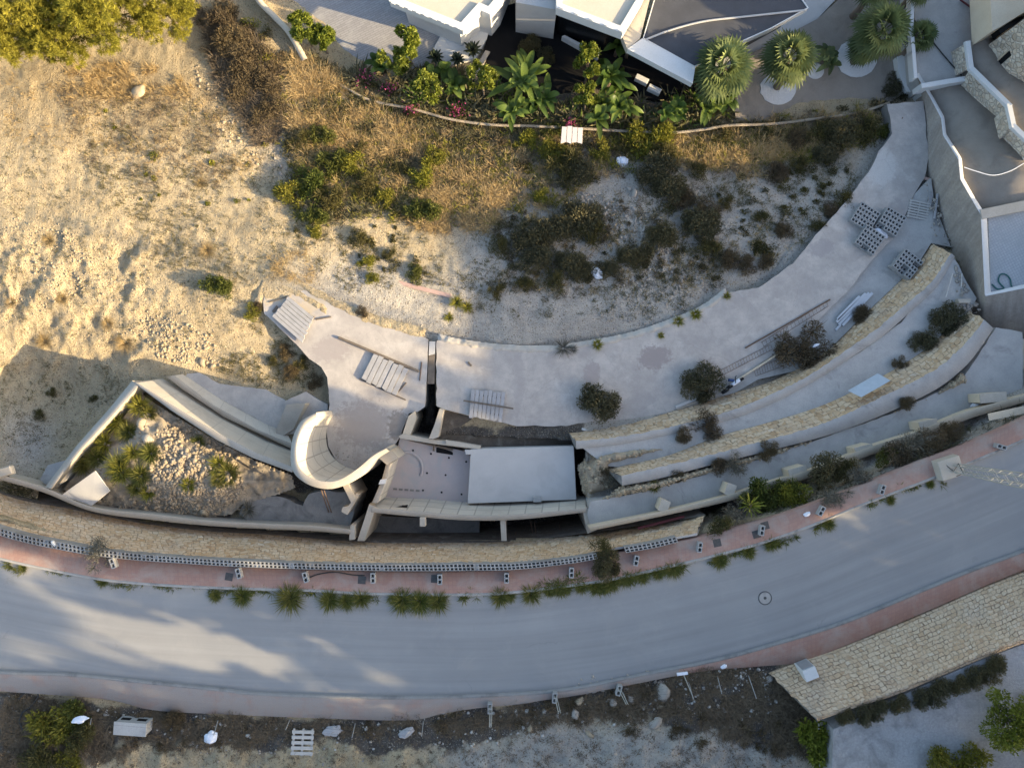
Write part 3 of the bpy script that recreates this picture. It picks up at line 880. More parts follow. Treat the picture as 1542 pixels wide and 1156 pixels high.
ramp_sheet('terrace', [(1386, 118, -5.4), (1404, 146, -5.4), (1422, 177, -4.9), (1425, 203, -4.45), (1448, 239, -3.2), (1451, 269, -2.85), (1467, 297, -2.72), (1487, 327, -2.72)],
           [(1458, 120, -5.3), (1470, 132, -4.9), (1490, 150, -4.3), (1512, 178, -3.6), (1528, 205, -3.1), (1545, 235, -2.85), (1600, 262, -2.7), (1640, 300, -2.7)], M['gravel'])
ramp_sheet('terrace', [(1461, 64, -4.15), (1466, 101, -4.25), (1523, 157, -3.05), (1530, 189, -2.65), (1563, 221, -2.15)], [(1500, 56, -4.1), (1520, 95, -3.9), (1580, 150, -2.95), (1620, 180, -2.55), (1660, 220, -2.1)], M['gravel'])
sheet('pool_floor', [(1488, 326), (1600, 308), (1620, 424), (1492, 440)], -2.62, 3, M['poolgrid'])
sheet('pavement', [(1512, 512), (1620, 505), (1640, 580), (1545, 592), (1520, 590)], -3.2, .5, M['tan'])

# ------------------------------------------------------------------ stone and concrete walls


def jit(rowpx, amp, seed):
    r = np.random.RandomState(seed)
    return rowpx + r.uniform(-amp, amp, rowpx.shape)


def stonewall(name, base, top, rim, zb, zt, mats, label, n=150, rows=7, lump=.05, seed=1, cat='wall', rimbits=True, down=1.5):
    """rubble face from the base line up to the top line, then a flat crest to the rim line, then the back"""
    fb, ft, fr = rz(base, zb, n), rz(top, zt, n), rz(rim, zt, n)
    ft = ft + np.random.RandomState(seed).uniform(-.03, .03, ft.shape)
    rws = sub(fb, ft, rows)
    rg = np.random.RandomState(seed)
    for i in range(1, len(rws) - 1):
        rws[i] = rws[i] + rg.uniform(-lump, lump, rws[i].shape)
    foot = fb.copy(); foot[:, 2] -= .8
    back = fr.copy(); back[:, 2] -= down
    root = empty(name, tuple(fb[n // 2]), 0, label, cat)
    bpy.context.view_layer.update()
    inv = -np.array(root.location)
    o = loft('stone_face', [x + inv for x in [foot] + rws], mats[0], parent=root)
    o2 = loft('crest', [x + inv for x in [rws[-1] + np.array([0, 0, .004]), fr, back]], mats[1], parent=root)
    for pf, pt_, pr, pb in ((fb[0], ft[0], fr[0], back[0]), (fb[-1], ft[-1], fr[-1], back[-1])):
        q = [Vector(p + inv) for p in (pf, pt_, pr, pb)]
        f = q[0] - Vector((0, 0, .8))
        MB().add([f] + q, [(0, 1, 2, 3, 4), (4, 3, 2, 1, 0)][:1]).build('end_face', M['concdark'], root)
    return root


# 1 long wall carrying the pavement
RW_BASE = [(-420, 560), (-150, 670), (0, 742), (104, 765), (208, 786), (311, 799), (400, 805), (536, 815), (640, 817), (780, 814), (890, 801), (994, 786), (1062, 776)]
RW_TOP = [(-420, 618), (-150, 733), (0, 793), (104, 817), (182, 828), (260, 836), (380, 843), (560, 847), (700, 846), (780, 845), (860, 837), (942, 822), (1050, 803)]
RW_RIM = [(-420, 622), (-150, 737), (0, 797), (104, 821), (182, 832), (260, 839), (380, 846), (560, 850), (700, 849), (780, 848), (860, 840), (942, 825), (1050, 806)]
stonewall('retaining_wall', RW_BASE, RW_TOP, RW_RIM, [-3.2] * 7 + [-3.4] * 4 + [-2.6, -1.2], .10, (M['stone'], M['conc']),
          'long golden rubble stone wall curving along the pavement under the hollow blocks', 220, 8, seed=3)
foot = rs([(q[0] + 0, q[1] - 1.5) for q in RW_BASE], 220); zf = zl([-3.15] * 7 + [-3.35] * 4 + [-2.55, -1.2], 220)
fr2 = rs([(q[0], q[1] + .5) for q in RW_BASE], 220)
tag(loft('wall_footing', [Pn(fr2, zf), Pn(foot, zf), Pn(foot, zf) - np.array([0, 0, 4.5])], M['soil']), 'narrow concrete footing, coloured dark for trench shade, at the foot of the long pavement wall', 'footing')  # soil-dark colour deepens the shade in the trench
# 2 upper and 3 middle stone terraces on the right
S1B = [(856, 651), (942, 638), (1020, 617), (1097, 596), (1142, 571), (1220, 553), (1251, 524), (1298, 477), (1350, 428), (1386, 392), (1404, 366)]
S1B = [(856, 651), (942, 638), (1020, 617), (1097, 594), (1160, 575), (1205, 553), (1251, 524), (1298, 477), (1350, 428), (1386, 392), (1404, 366)]
S1T = [(868, 664), (942, 656), (1020, 640), (1097, 619), (1160, 594), (1216, 566), (1272, 529), (1320, 495), (1362, 460), (1402, 425), (1433, 381)]
S1R = [(868, 676), (942, 667), (1020, 651), (1097, 632), (1160, 608), (1222, 576), (1280, 539), (1328, 507), (1370, 470), (1410, 432), (1438, 386)]
stonewall('stone_wall', S1B, S1T, S1R, [-4.5, -4.5, -4.55, -4.6, -4.65, -4.75], [-3.2] * 3 + [-3.22], (M['stone'], M['conc']),
          'upper golden stone terrace wall with a grey concrete crest beside the slab', 150, 6, seed=5)
S2B = [(914, 708), (942, 700), (1007, 685), (1084, 656), (1160, 635), (1246, 607), (1334, 563), (1389, 529), (1428, 495), (1459, 467)]
S2T = [(935, 716), (994, 703), (1071, 684), (1160, 661), (1246, 635), (1324, 599), (1402, 560), (1441, 529), (1464, 505), (1482, 482)]
S2R = [(937, 731), (994, 720), (1078, 698), (1160, 678), (1250, 654), (1328, 625), (1408, 587), (1452, 553), (1476, 524), (1496, 494)]
stonewall('stone_wall', S2B, S2T, S2R, -3.28, -2.1, (M['stone'], M['conc']),
          'lower golden stone terrace wall running under the grey metal sheet', 150, 6, seed=6)
# 4 big battered wall at the lower right
BB = [(1158, 1014), (1196, 999), (1240, 984), (1272, 973), (1330, 950), (1402, 920), (1470, 890), (1531, 866), (1700, 804), (1850, 745)]
BT = [(1228, 1081), (1262, 1068), (1300, 1054), (1340, 1042), (1390, 1022), (1440, 1000), (1490, 980), (1542, 960), (1700, 898), (1850, 840)]
BR_ = [(1231, 1085), (1265, 1073), (1303, 1060), (1343, 1048), (1393, 1028), (1443, 1006), (1493, 986), (1545, 966), (1703, 904), (1853, 846)]
bw = stonewall('retaining_wall', BB, BT, BR_, .12, 2.15, (M['stonebig'], M['stonebig']),
               'broad cream stone wall sloping up from the pavement to the gravel garden at the lower right', 130, 10, .05, 8)
mb = MB()
mb.box(P(1208, 1002, .13), (.62, .52, 1.0), R(22), 0)
t_ = empty('utility_cabinet', P(1209, 1012, .13), 0, 'white utility cabinet set into a notch of the cream stone wall', 'cabinet')
o = mb.build('cabinet_body', M['white'], t_, .01); o.matrix_parent_inverse = Matrix.Translation(-t_.location)
d = MB().box(P(1208, 1002, .13) + Vector((-.10, .265, .08)), (.52, .03, .84), R(22), 0).build('cabinet_door', M['steel'], t_); d.matrix_parent_inverse = Matrix.Translation(-t_.location)


def cwall(name, base, top, rim, zb, zt, mats, label, n=60, down=2.5, smooth=True, cat='wall', rows=1, under=.6):
    """concrete wall: formed face, flat rim, back face and end faces, as two parts"""
    fb, ft, fr = rz(base, zb, n, smooth), rz(top, zt, n, smooth), rz(rim, zt, n, smooth)
    low = fb - np.array([0, 0, under]); back = fr - np.array([0, 0, down])
    root = empty(name, tuple(fb[n // 2]), 0, label, cat)
    inv = -np.array(root.location)
    loft('wall_face', [x + inv for x in [ft] + sub(ft, fb, rows)[1:] + [low]], mats[0], parent=root)
    loft('wall_top', [x + inv for x in [ft + np.array([0, 0, .002]), fr, back]], mats[1], parent=root)
    for i in (0, -1):
        q = [Vector(p + inv) for p in (low[i], fb[i], ft[i], fr[i], back[i])]
        MB().add(q, [(0, 1, 2, 3, 4)]).build('end_face', mats[1], root)
    return root


# curved wall round the end of the slab
cwall('curved_wall', [(502, 625), (494, 640), (491, 662), (497, 682), (510, 696), (525, 704), (540, 706), (556, 689), (565, 682), (583, 674)],
      [(476, 628), (458, 642), (447, 668), (449, 700), (466, 718), (490, 725), (512, 722), (538, 706), (562, 686), (581, 675)],
      [(476, 621), (452, 636), (439, 668), (440, 706), (460, 727), (490, 736), (518, 731), (545, 716), (566, 692), (578, 671)][:9] + [(586, 679)],
      [-4.5] * 10, [-1.5, -1.2, -1.0, -1.0, -1.0, -1.0, -1.05, -1.2, -1.3, -1.3], (M['form'], M['cream']),
      'tall curved cream concrete wall wrapping the round end of the slab', 90, 4.0)
# left retaining wall with its footing
cwall('concrete_wall', [(247, 570), (272, 584), (336, 627), (400, 661), (446, 680)], [(207, 576), (262, 611), (330, 653), (384, 681), (441, 703)], [(205, 570), (200, 575), (258, 618), (326, 662), (380, 689), (440, 711)][1:],
      [-4.9, -4.9, -4.7, -4.6, -4.5], [-2.6, -2.4, -2.2, -2.0, -1.8], (M['formplain'], M['cream']), 'long sloping cream concrete wall above the triangular rubble pit', 50, 3.0, False)
cwall('concrete_step', [(276, 563), (337, 603), (400, 637), (432, 651)], [(262, 565), (320, 609), (388, 647), (440, 668)], [(250, 567), (275, 586), (338, 628), (440, 676)],
      [-4.95] * 4, [-4.2] * 4, (M['formplain'], M['cream']), 'low pale concrete step running along the foot of the sloping wall', 40, 1.2, False)
# thin wall on the left side of the triangle
cwall('concrete_wall', [(214, 585), (178, 628), (131, 680), (84, 737)], [(208, 582), (172, 623), (123, 676), (77, 736)], [(199, 573), (163, 617), (115, 671), (68, 733)],
      [-3.4] * 4, [-2.6, -2.5, -2.4, -2.3], (M['cream'], M['cream']), 'thin straight concrete wall on the left side of the triangular rubble pit', 40, 3.0, False)
# long beam between the rubble pit and the trench
cwall('concrete_beam', [(0, 712), (65, 730), (140, 759), (234, 770), (311, 779), (400, 785), (470, 787), (528, 793)], [(0, 714), (65, 733), (140, 763), (234, 774), (311, 783), (400, 788), (470, 791), (528, 797)],
      [(0, 722), (65, 741), (140, 770), (234, 783), (311, 791), (400, 796), (470, 799), (528, 804)], [-3.2] * 8, [-2.3] * 8, (M['cream'], M['cream']),
      'long low concrete beam along the trench in front of the rubble pit', 80, 3.2)
mb = MB(); mb.prism([P(528, 790, -2.3), P(534, 791, -2.3), P(534, 812, -2.3), P(526, 813, -2.3), P(526, 806, -2.3)], 4)
tag(mb.build('concrete_stub', M['cream']), 'short upright concrete stub closing the end of the long beam', 'wall')
# low tan wall beside the lower terrace and its posts
TB = [(884, 790), (994, 767), (1092, 743), (1165, 720), (1220, 704), (1303, 671), (1376, 647), (1453, 616), (1545, 590)]
TT = [(886, 793), (994, 770), (1092, 746), (1165, 723), (1220, 707), (1303, 675), (1376, 651), (1453, 620), (1545, 594)]
TR = [(890, 799), (996, 777), (1094, 755), (1168, 733), (1222, 718), (1308, 686), (1381, 662), (1458, 631), (1548, 604)]
cwall('low_wall', TB, TT, TR, -2.3, -1.25, (M['tan'], M['tan']), 'low tan rendered wall edging the lowest terrace towards the road', 90, 2.5)
for i, (x, y, a, lab) in enumerate(((994, 757, -70, 'tan wall post nearest the pale house slab'), (1091, 733, -70, 'tan wall post above the biggest green bush by the road'),
                                    (1190, 707, -15, 'tan wall post just above the dark bushes mid wall'), (1287, 675, -15, 'tan wall post between the dark bush and the grey shrub'),
                                    (1381, 638, -12, 'tan wall post close to the mast foot'), (1476, 598, -5, 'broad tan wall post with white scraps at its base'))):
    p = P(x, y, -2.3)
    t_ = empty('wall_post', p, R(-a), lab, 'post', 'posts along the low tan wall')
    ww = .85 if i != 5 else 1.25
    MB().box((0, 0, 0), (ww if i > 1 else .55, .42, .95), 0).build('post_body', M['tan'], t_, .015)
    MB().box((0, 0, .95), ((ww if i > 1 else .55) + .05, .47, .06), 0).build('post_cap', M['cream'], t_, .012)

M['blockwall'] = plain('weathered_parapet_block', (.27, .265, .255), (.35, .345, .335), 3, .5, 50, .95, .006, grime=(.22, .21, .20), gsc=.6, gth=(.5, .62))
# hollow block parapet
def holewall(name, up, lo, z, h, cell, label, hd=.28):
    n = 400
    u, l = rs(up, n), rs(lo, n)
    a, b = Pn(u, z), Pn(l, z)
    L = np.concatenate([[0], np.cumsum(np.linalg.norm(np.diff(a, axis=0), axis=1))]); m = int(L[-1] / cell)
    s = np.linspace(0, L[-1], m + 1)
    A = np.stack([np.interp(s, L, a[:, k]) for k in range(3)], 1); B = np.stack([np.interp(s, L, b[:, k]) for k in range(3)], 1)
    root = empty(name, tuple(A[m // 2]), 0, label, 'wall')
    A = A - np.array(root.location); B = B - np.array(root.location)
    v, f, mi = [], [], []
    def q(p): v.extend(p); k = len(v); f.append((k - 4, k - 3, k - 2, k - 1))
    rg = random.Random(4)
    for i in range(m):
        for r in range(2):
            c = [A[i] + (B[i] - A[i]) * r * .5, A[i + 1] + (B[i + 1] - A[i + 1]) * r * .5, A[i + 1] + (B[i + 1] - A[i + 1]) * (r + 1) * .5, A[i] + (B[i] - A[i]) * (r + 1) * .5]
            cc = sum(c) / 4
            filled = rg.random() < .05
            hl = [cc + (x - cc) * .66 for x in c]
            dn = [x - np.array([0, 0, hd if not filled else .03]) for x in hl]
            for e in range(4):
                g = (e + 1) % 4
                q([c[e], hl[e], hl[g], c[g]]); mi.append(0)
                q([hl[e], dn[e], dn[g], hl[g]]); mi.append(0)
            q(dn[::-1]); mi.append(0 if filled else 1)  # open hole bottoms coloured black to deepen the shade in them
        for (X, s_) in ((A, 1), (B, -1)):
            q([X[i], X[i + 1], X[i + 1] - np.array([0, 0, h]), X[i] - np.array([0, 0, h])]); mi.append(0)
    for i in (0, m):
        q([A[i], B[i], B[i] - np.array([0, 0, h]), A[i] - np.array([0, 0, h])]); mi.append(0)
    new('block_course', mesh_np('block_course', np.array(v), np.array(f), [M['blockwall'], M['rubberhole']], mi=mi), root)
    return root


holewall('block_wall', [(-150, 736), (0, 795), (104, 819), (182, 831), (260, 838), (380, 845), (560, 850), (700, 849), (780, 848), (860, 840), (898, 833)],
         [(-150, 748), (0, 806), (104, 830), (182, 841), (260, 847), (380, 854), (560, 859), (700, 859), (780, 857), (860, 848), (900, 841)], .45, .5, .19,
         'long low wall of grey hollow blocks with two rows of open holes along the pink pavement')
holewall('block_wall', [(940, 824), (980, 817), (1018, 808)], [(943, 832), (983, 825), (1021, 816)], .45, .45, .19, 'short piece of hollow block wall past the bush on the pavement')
# ------------------------------------------------------------------ plants: leaf-sized faces, one mesh per part
def leafcloud(c, axis, L, Wd, rg, fold=.25, lv=None, droop=0.0):
    """diamond leaves: c centres (n,3), axis directions (n,3)"""
    n = len(c)
    a = axis / (np.linalg.norm(axis, axis=1)[:, None] + 1e-9)
    r = rg.normal(size=(n, 3))
    s = np.cross(a, r); s /= np.linalg.norm(s, axis=1)[:, None] + 1e-9
    L = np.broadcast_to(L, (n,))[:, None]; Wd = np.broadcast_to(Wd, (n,))[:, None]
    base, tip = c - a * L * .5, c + a * L * .5 - np.array([0, 0, droop]) * L
    nrm = np.cross(a, s)
    l, rr = c + s * Wd * .5 + nrm * Wd * fold, c - s * Wd * .5 + nrm * Wd * fold
    v = np.stack([base, l, tip, rr], 1).reshape(-1, 3)
    f = np.arange(n * 4).reshape(n, 4)
    if lv is None: lv = rg.rand(n)
    return v, f, np.repeat(lv, 4)


def blades(root, dirs, L, Wd, rg, bend=.5, lv=None):
    """grass blades: a tapered strip that bends outwards"""
    n = len(root)
    d = dirs / np.linalg.norm(dirs, axis=1)[:, None]
    s = np.cross(d, rg.normal(size=(n, 3)) * .3 + np.array([0, 0, 1])); s /= np.linalg.norm(s, axis=1)[:, None] + 1e-9
    L = np.broadcast_to(L, (n,))[:, None]; Wd = np.broadcast_to(Wd, (n,))[:, None]
    h = d.copy(); h[:, 2] = 0
    m = root + d * L * .55; t = root + d * L * .95 + h * L * bend * .5 - np.array([0, 0, 1]) * L * bend * .35
    v = np.stack([root - s * Wd * .5, root + s * Wd * .5, m + s * Wd * .4, m - s * Wd * .4, t], 1).reshape(-1, 3)
    b = np.arange(n)[:, None] * 5
    fq = b + np.array([[0, 1, 2, 3]]); ft = b + np.array([[3, 2, 4]])
    if lv is None: lv = rg.rand(n)
    return v, [fq, ft], np.repeat(lv, 5)


def sph(n, rg):
    v = rg.normal(size=(n, 3)); return v / np.linalg.norm(v, axis=1)[:, None]


def bush_mesh(name, mat, Rr, Hh, seed, nleaf=1500, L=.10, Wd=.05, nblob=9, sparse=.25, up=.4, stem=True):
    rg = np.random.RandomState(seed)
    ang = rg.rand(nblob) * 6.283; rad = np.sqrt(rg.rand(nblob)) * Rr * .80
    bc = np.stack([np.cos(ang) * rad * 1.1, np.sin(ang) * rad * .85, Hh * (.28 + .45 * rg.rand(nblob)) * (1 - .35 * rad / Rr)], 1)
    br = Rr * (.28 + .22 * rg.rand(nblob))
    w = br ** 2 / (br ** 2).sum()
    k = rg.choice(nblob, nleaf, p=w)
    u = sph(nleaf, rg); rr = br[k] * (.45 + .6 * rg.rand(nleaf) ** .6)
    c = bc[k] + u * rr[:, None] * np.array([1, 1, .8])
    c[:, 2] = np.abs(c[:, 2]) * .95 + .02
    keep = vn(c[:, 0] * 9 / Rr + 50, c[:, 1] * 9 / Rr + c[:, 2] * 3, seed) > sparse
    c, u, k = c[keep], u[keep], k[keep]
    ax = u * .7 + np.array([0, 0, up]) + rg.normal(size=u.shape) * .5
    lv = np.clip(.15 + .5 * rg.rand(len(c)) + .35 * rg.rand(nblob)[k] - .1, 0, 1)
    v, f, a = leafcloud(c, ax, L * (.5 + 1.0 * rg.rand(len(c))), Wd * (.6 + .8 * rg.rand(len(c))), rg, lv=lv)
    fs = [f]
    nb_ = 150                                  # shoots that break the outline
    kb = rg.choice(nblob, nb_, p=w); d_ = sph(nb_, rg); d_[:, 2] = np.abs(d_[:, 2]) * .9 + .15
    sv, sf, sl = blades(bc[kb], d_, br[kb] * (.9 + .75 * rg.rand(nb_)), .032, rg, .25, .2 + .5 * rg.rand(nb_))
    for q in sf: fs.append(q + len(v))
    v = np.concatenate([v, sv]); a = np.concatenate([a, sl])
    if stem:
        mb = MB()
        for b in bc: mb.tube([(0, 0, -.05), (b[0] * .45, b[1] * .45, b[2] * .5), tuple(b)], [.03, .018, .006], 4, caps=False)
        sv = np.array(mb.v); fs.append(np.array(mb.f) + len(v)); v = np.concatenate([v, sv]); a = np.concatenate([a, np.full(len(sv), 0.0)])
    return mesh_np(name, v, fs, mat, attrs={'lv': a})


def tuft_mesh(name, mat, n, L, spread, Wd, seed, base=.12, bend=.6):
    rg = np.random.RandomState(seed)
    a = rg.rand(n) * 6.283; s = spread * np.sqrt(rg.rand(n))
    d = np.stack([np.cos(a) * s, np.sin(a) * s, np.ones(n)], 1)
    root = np.stack([np.cos(a) * base * rg.rand(n), np.sin(a) * base * rg.rand(n), np.zeros(n)], 1)
    v, f, lv = blades(root, d, L * (.5 + .6 * rg.rand(n)), Wd, rg, bend)
    return mesh_np(name, v, f, mat, attrs={'lv': lv})


LEAF = {
    'green': leafmat('green_leaf', [(0, (.035, .050, .012)), (.5, (.085, .11, .022)), (1, (.17, .18, .04))]),
    'olive': leafmat('olive_leaf', [(0, (.035, .035, .014)), (.5, (.085, .082, .03)), (1, (.20, .17, .06))]),
    'dark': leafmat('dark_leaf', [(0, (.045, .043, .024)), (.5, (.095, .09, .05)), (1, (.19, .17, .095))], .6, .15),
    'brown': leafmat('brown_scrub', [(0, (.05, .038, .026)), (.5, (.115, .088, .055)), (1, (.22, .165, .10))], .8, .15),
    'grey': leafmat('grey_leaf', [(0, (.07, .065, .055)), (.5, (.15, .145, .12)), (1, (.24, .23, .20))], .8, .15),
    'straw': leafmat('straw_blade', [(0, (.26, .18, .08)), (.5, (.48, .34, .16)), (1, (.64, .50, .29))], .8, .3),
    'yellow': leafmat('yellow_green_leaf', [(0, (.08, .09, .012)), (.5, (.20, .20, .025)), (1, (.36, .33, .05))]),
    'pine': leafmat('pine_needle', [(0, (.07, .075, .014)), (.4, (.22, .21, .028)), (1, (.42, .37, .055))], .7, .35, .1),
    'bright': leafmat('bright_leaf', [(0, (.06, .085, .012)), (.5, (.18, .22, .030)), (1, (.36, .38, .07))], .45, .3, .1),
    'banana': leafmat('banana_leaf', [(0, (.045, .08, .016)), (.5, (.09, .15, .03)), (1, (.20, .27, .06))], .4, .35, .1),
    'palm': leafmat('palm_leaf', [(0, (.045, .065, .025)), (.5, (.10, .135, .05)), (1, (.25, .29, .11))], .5, .25, .1),
    'agave': leafmat('agave_leaf', [(0, (.02, .035, .022)), (.6, (.045, .065, .045)), (1, (.09, .11, .08))], .5, .1, .1),
    'twig': leafmat('dead_twig', [(0, (.06, .045, .033)), (1, (.22, .17, .12))], .9, 0, .1),
}
BM = {}
for kname, n_, L_, W_, nl in (('green', 3, .13, .075, 1500), ('olive', 3, .12, .05, 1500), ('dark', 3, .11, .05, 4600), ('brown', 2, .12, .035, 4000), ('grey', 2, .12, .03, 1300), ('yellow', 2, .14, .07, 1400)):
    BM[kname] = [bush_mesh('foliage', LEAF[kname], 1.0, .85, 100 + i + 10 * len(kname), nl, L_, W_, 14 if kname in ('dark', 'brown') else 9, .2) for i in range(n_)]
BM['tuft'] = [tuft_mesh('blade_clump', leafmat('road_edge_grass', [(0, (.05, .065, .012)), (.6, (.115, .13, .022)), (1, (.24, .22, .06))]), 420, 1.0, 1.5, .035, 7 + i, .35) for i in range(2)]
BM['spiky'] = [tuft_mesh('blade_clump', LEAF['grey'], 110, 1.0, 1.8, .04, 17 + i, .12, .3) for i in range(2)]
BM['weed'] = [tuft_mesh('blade_clump', LEAF['yellow'], 190, 1.0, 1.4, .05, 27 + i, .25, .4) for i in range(2)]
BM['straw'] = [tuft_mesh('blade_clump', LEAF['straw'], 420, 1.0, 1.5, .018, 37 + i, .22, .7) for i in range(2)]
_bn = [0]


def bush(px, py, r, kind, label, cat='bush', name='shrub', hz=1.0, z=None, group=None):
    _bn[0] += 1
    i = _bn[0]
    ms = BM[kind]
    zz = zat(px, py) if z is None else z
    k = r if z is not None else r
    o = new(name, ms[i % len(ms)], None, P(px, py, zz - .02), i * 2.1)
    r *= 1.22 if kind != 'tuft' else 1.12
    o.scale = (r, r, r * hz)
    return tag(o, label, cat, group)


def limb_tree(name, loc, mat_leaf, crown_c, Rr, Hh, seed, label, cat='tree', group=None, nleaf=5000, L=.14, Wd=.08, nblob=22, trunk_r=.11, needles=False):
    """tapered trunk with limbs reaching into the clumps of the crown"""
    rg = np.random.RandomState(seed)
    root = empty(name, loc, 0, label, cat, group)
    cc = np.array(crown_c, dtype=float)
    ang = rg.rand(nblob) * 6.283; rad = np.sqrt(rg.rand(nblob)) * Rr * .85
    bc = np.stack([np.cos(ang) * rad, np.sin(ang) * rad, (rg.rand(nblob) - .5) * Hh * np.sqrt(np.clip(1 - (rad / Rr) ** 2, .1, 1))], 1) + cc
    br = Rr * (.20 + .16 * rg.rand(nblob))
    mb = MB()
    mid = cc * np.array([.55, .55, .6])
    mb.tube([(0, 0, -.3), tuple(mid * .5 + np.array([.04, -.05, 0])), tuple(mid), tuple(cc * .9)], [trunk_r * 1.25, trunk_r, trunk_r * .8, trunk_r * .35], 8)
    for b in bc[:14]:
        a = mid + (cc * .85 - mid) * rg.rand()
        mb.tube([tuple(a), tuple((a + b) / 2 + np.array([0, 0, -.06 * Rr])), tuple(b)], [trunk_r * .4, trunk_r * .25, trunk_r * .08], 5, caps=False)
    mb.build('trunk', M['bark'], root, smooth=True)
    k = rg.choice(nblob, nleaf, p=br ** 2 / (br ** 2).sum())
    if needles:
        npf = nleaf // 34
        kp = rg.choice(nblob, npf, p=br ** 2 / (br ** 2).sum())
        u0 = sph(npf, rg)
        pc = bc[kp] + u0 * (br[kp] * (.55 + .5 * rg.rand(npf)))[:, None] * np.array([1, 1, .75])
        kk = np.repeat(np.arange(npf), 34)
        u = sph(len(kk), rg) + np.array([0, 0, .35]) + u0[kk] * .5
        u /= np.linalg.norm(u, axis=1)[:, None]
        c = pc[kk] + u * L * .5
        lv = np.clip(.1 + .4 * rg.rand(npf)[kk] + .35 * rg.rand(nblob)[kp][kk] + .25 * rg.rand(len(kk)), 0, 1)
        v, f, a = leafcloud(c, u, L * (.7 + .6 * rg.rand(len(c))), Wd, rg, .1, lv)
    else:
        u = sph(nleaf, rg)
        c = bc[k] + u * (br[k] * (.5 + .55 * rg.rand(nleaf) ** .7))[:, None] * np.array([1, 1, .8])
        keep = vn(c[:, 0] * 2.2 / Rr * 3 + 70, c[:, 1] * 2.2 / Rr * 3 + c[:, 2] * 2, seed) > .2
        c, u, k = c[keep], u[keep], k[keep]
        ax = u * .8 + np.array([0, 0, .25]) + rg.normal(size=u.shape) * .45
        lv = np.clip(.6 * rg.rand(len(c)) + .4 * rg.rand(nblob)[k], 0, 1)
        v, f, a = leafcloud(c, ax, L * (.7 + .6 * rg.rand(len(c))), Wd * (.7 + .6 * rg.rand(len(c))), rg, lv=lv, droop=.15)
    new('crown', mesh_np('crown', v, f, mat_leaf, attrs={'lv': a}), root)
    return root


def copy_tree(root, loc, rz, sc, label=None, group=None):
    r = root.copy(); C.objects.link(r); r.location = loc; r.rotation_euler = (0, 0, rz); r.scale = (sc,) * 3
    if label: r['label'] = label
    if group: r['group'] = group
    for ch in root.children:
        c = ch.copy(); C.objects.link(c); c.parent = r
    return r


def long_leaf(vs, fs, lvs, p, az, tilt, L, Wd, droop, val, seg=6, fold=.18):
    """one arching strap leaf with a folded midrib"""
    b = len(vs)
    h = np.array([math.cos(az), math.sin(az), 0]); s = np.array([-h[1], h[0], 0])
    for i in range(seg + 1):
        t = i / seg
        w_ = Wd * (math.sin(math.pi * min(1, .08 + t * .92)) ** .6) * (1 if t < 1 else .05)
        c = np.array(p) + h * L * t * math.cos(tilt) + np.array([0, 0, L * (t * math.sin(tilt) - droop * t * t)])
        vs += [c - s * w_ / 2 + np.array([0, 0, fold * w_]), c, c + s * w_ / 2 + np.array([0, 0, fold * w_])]
        lvs += [val] * 3
    for i in range(seg):
        a = b + i * 3
        fs += [(a, a + 1, a + 4, a + 3), (a + 1, a + 2, a + 5, a + 4)]


def banana(loc, nst, L, seed, label, cat='banana plant', name='banana_plant', spread=.5, mat='banana', Wd=.34, nl=9):
    rg = np.random.RandomState(seed)
    root = empty(name, loc, 0, label, cat)
    vs, fs, lv = [], [], []
    mb = MB()
    for s in range(nst):
        a = rg.rand() * 6.283; r = spread * math.sqrt(rg.rand()) if nst > 1 else 0
        p = np.array([math.cos(a) * r, math.sin(a) * r, 0]); hh = L * (.55 + .5 * rg.rand())
        mb.tube([tuple(p + np.array([0, 0, -.2])), tuple(p + np.array([0, 0, hh]))], [.11, .07], 7)
        for k in range(nl):
            long_leaf(vs, fs, lv, p + np.array([0, 0, hh * .97]), a + k * 2.4 + rg.rand(), R(28 + 50 * rg.rand()), L * (.75 + .5 * rg.rand()), Wd * (.8 + .4 * rg.rand()), .45 + .25 * rg.rand(), rg.rand(), 7)
    mb.build('stem', M['bark'], root, smooth=True)
    new('leaf_crown', mesh_np('leaf_crown', np.array(vs), np.array(fs), LEAF[mat], attrs={'lv': np.array(lv)}), root)
    return root


def agave(loc, L, seed, label, mat='agave', name='agave', cat='agave', n=30, Wd=.13):
    rg = np.random.RandomState(seed); vs, fs, lv = [], [], []
    for k in range(n):
        long_leaf(vs, fs, lv, np.array([0, 0, .1]), k * 2.4, R(12 + 66 * (k / n)), L * (.85 + .3 * rg.rand()), Wd, .12, rg.rand(), 5, .25)
    o = new(name, mesh_np('rosette', np.array(vs), np.array(fs), LEAF[mat], attrs={'lv': np.array(lv)}), None, loc)
    return tag(o, label, cat)


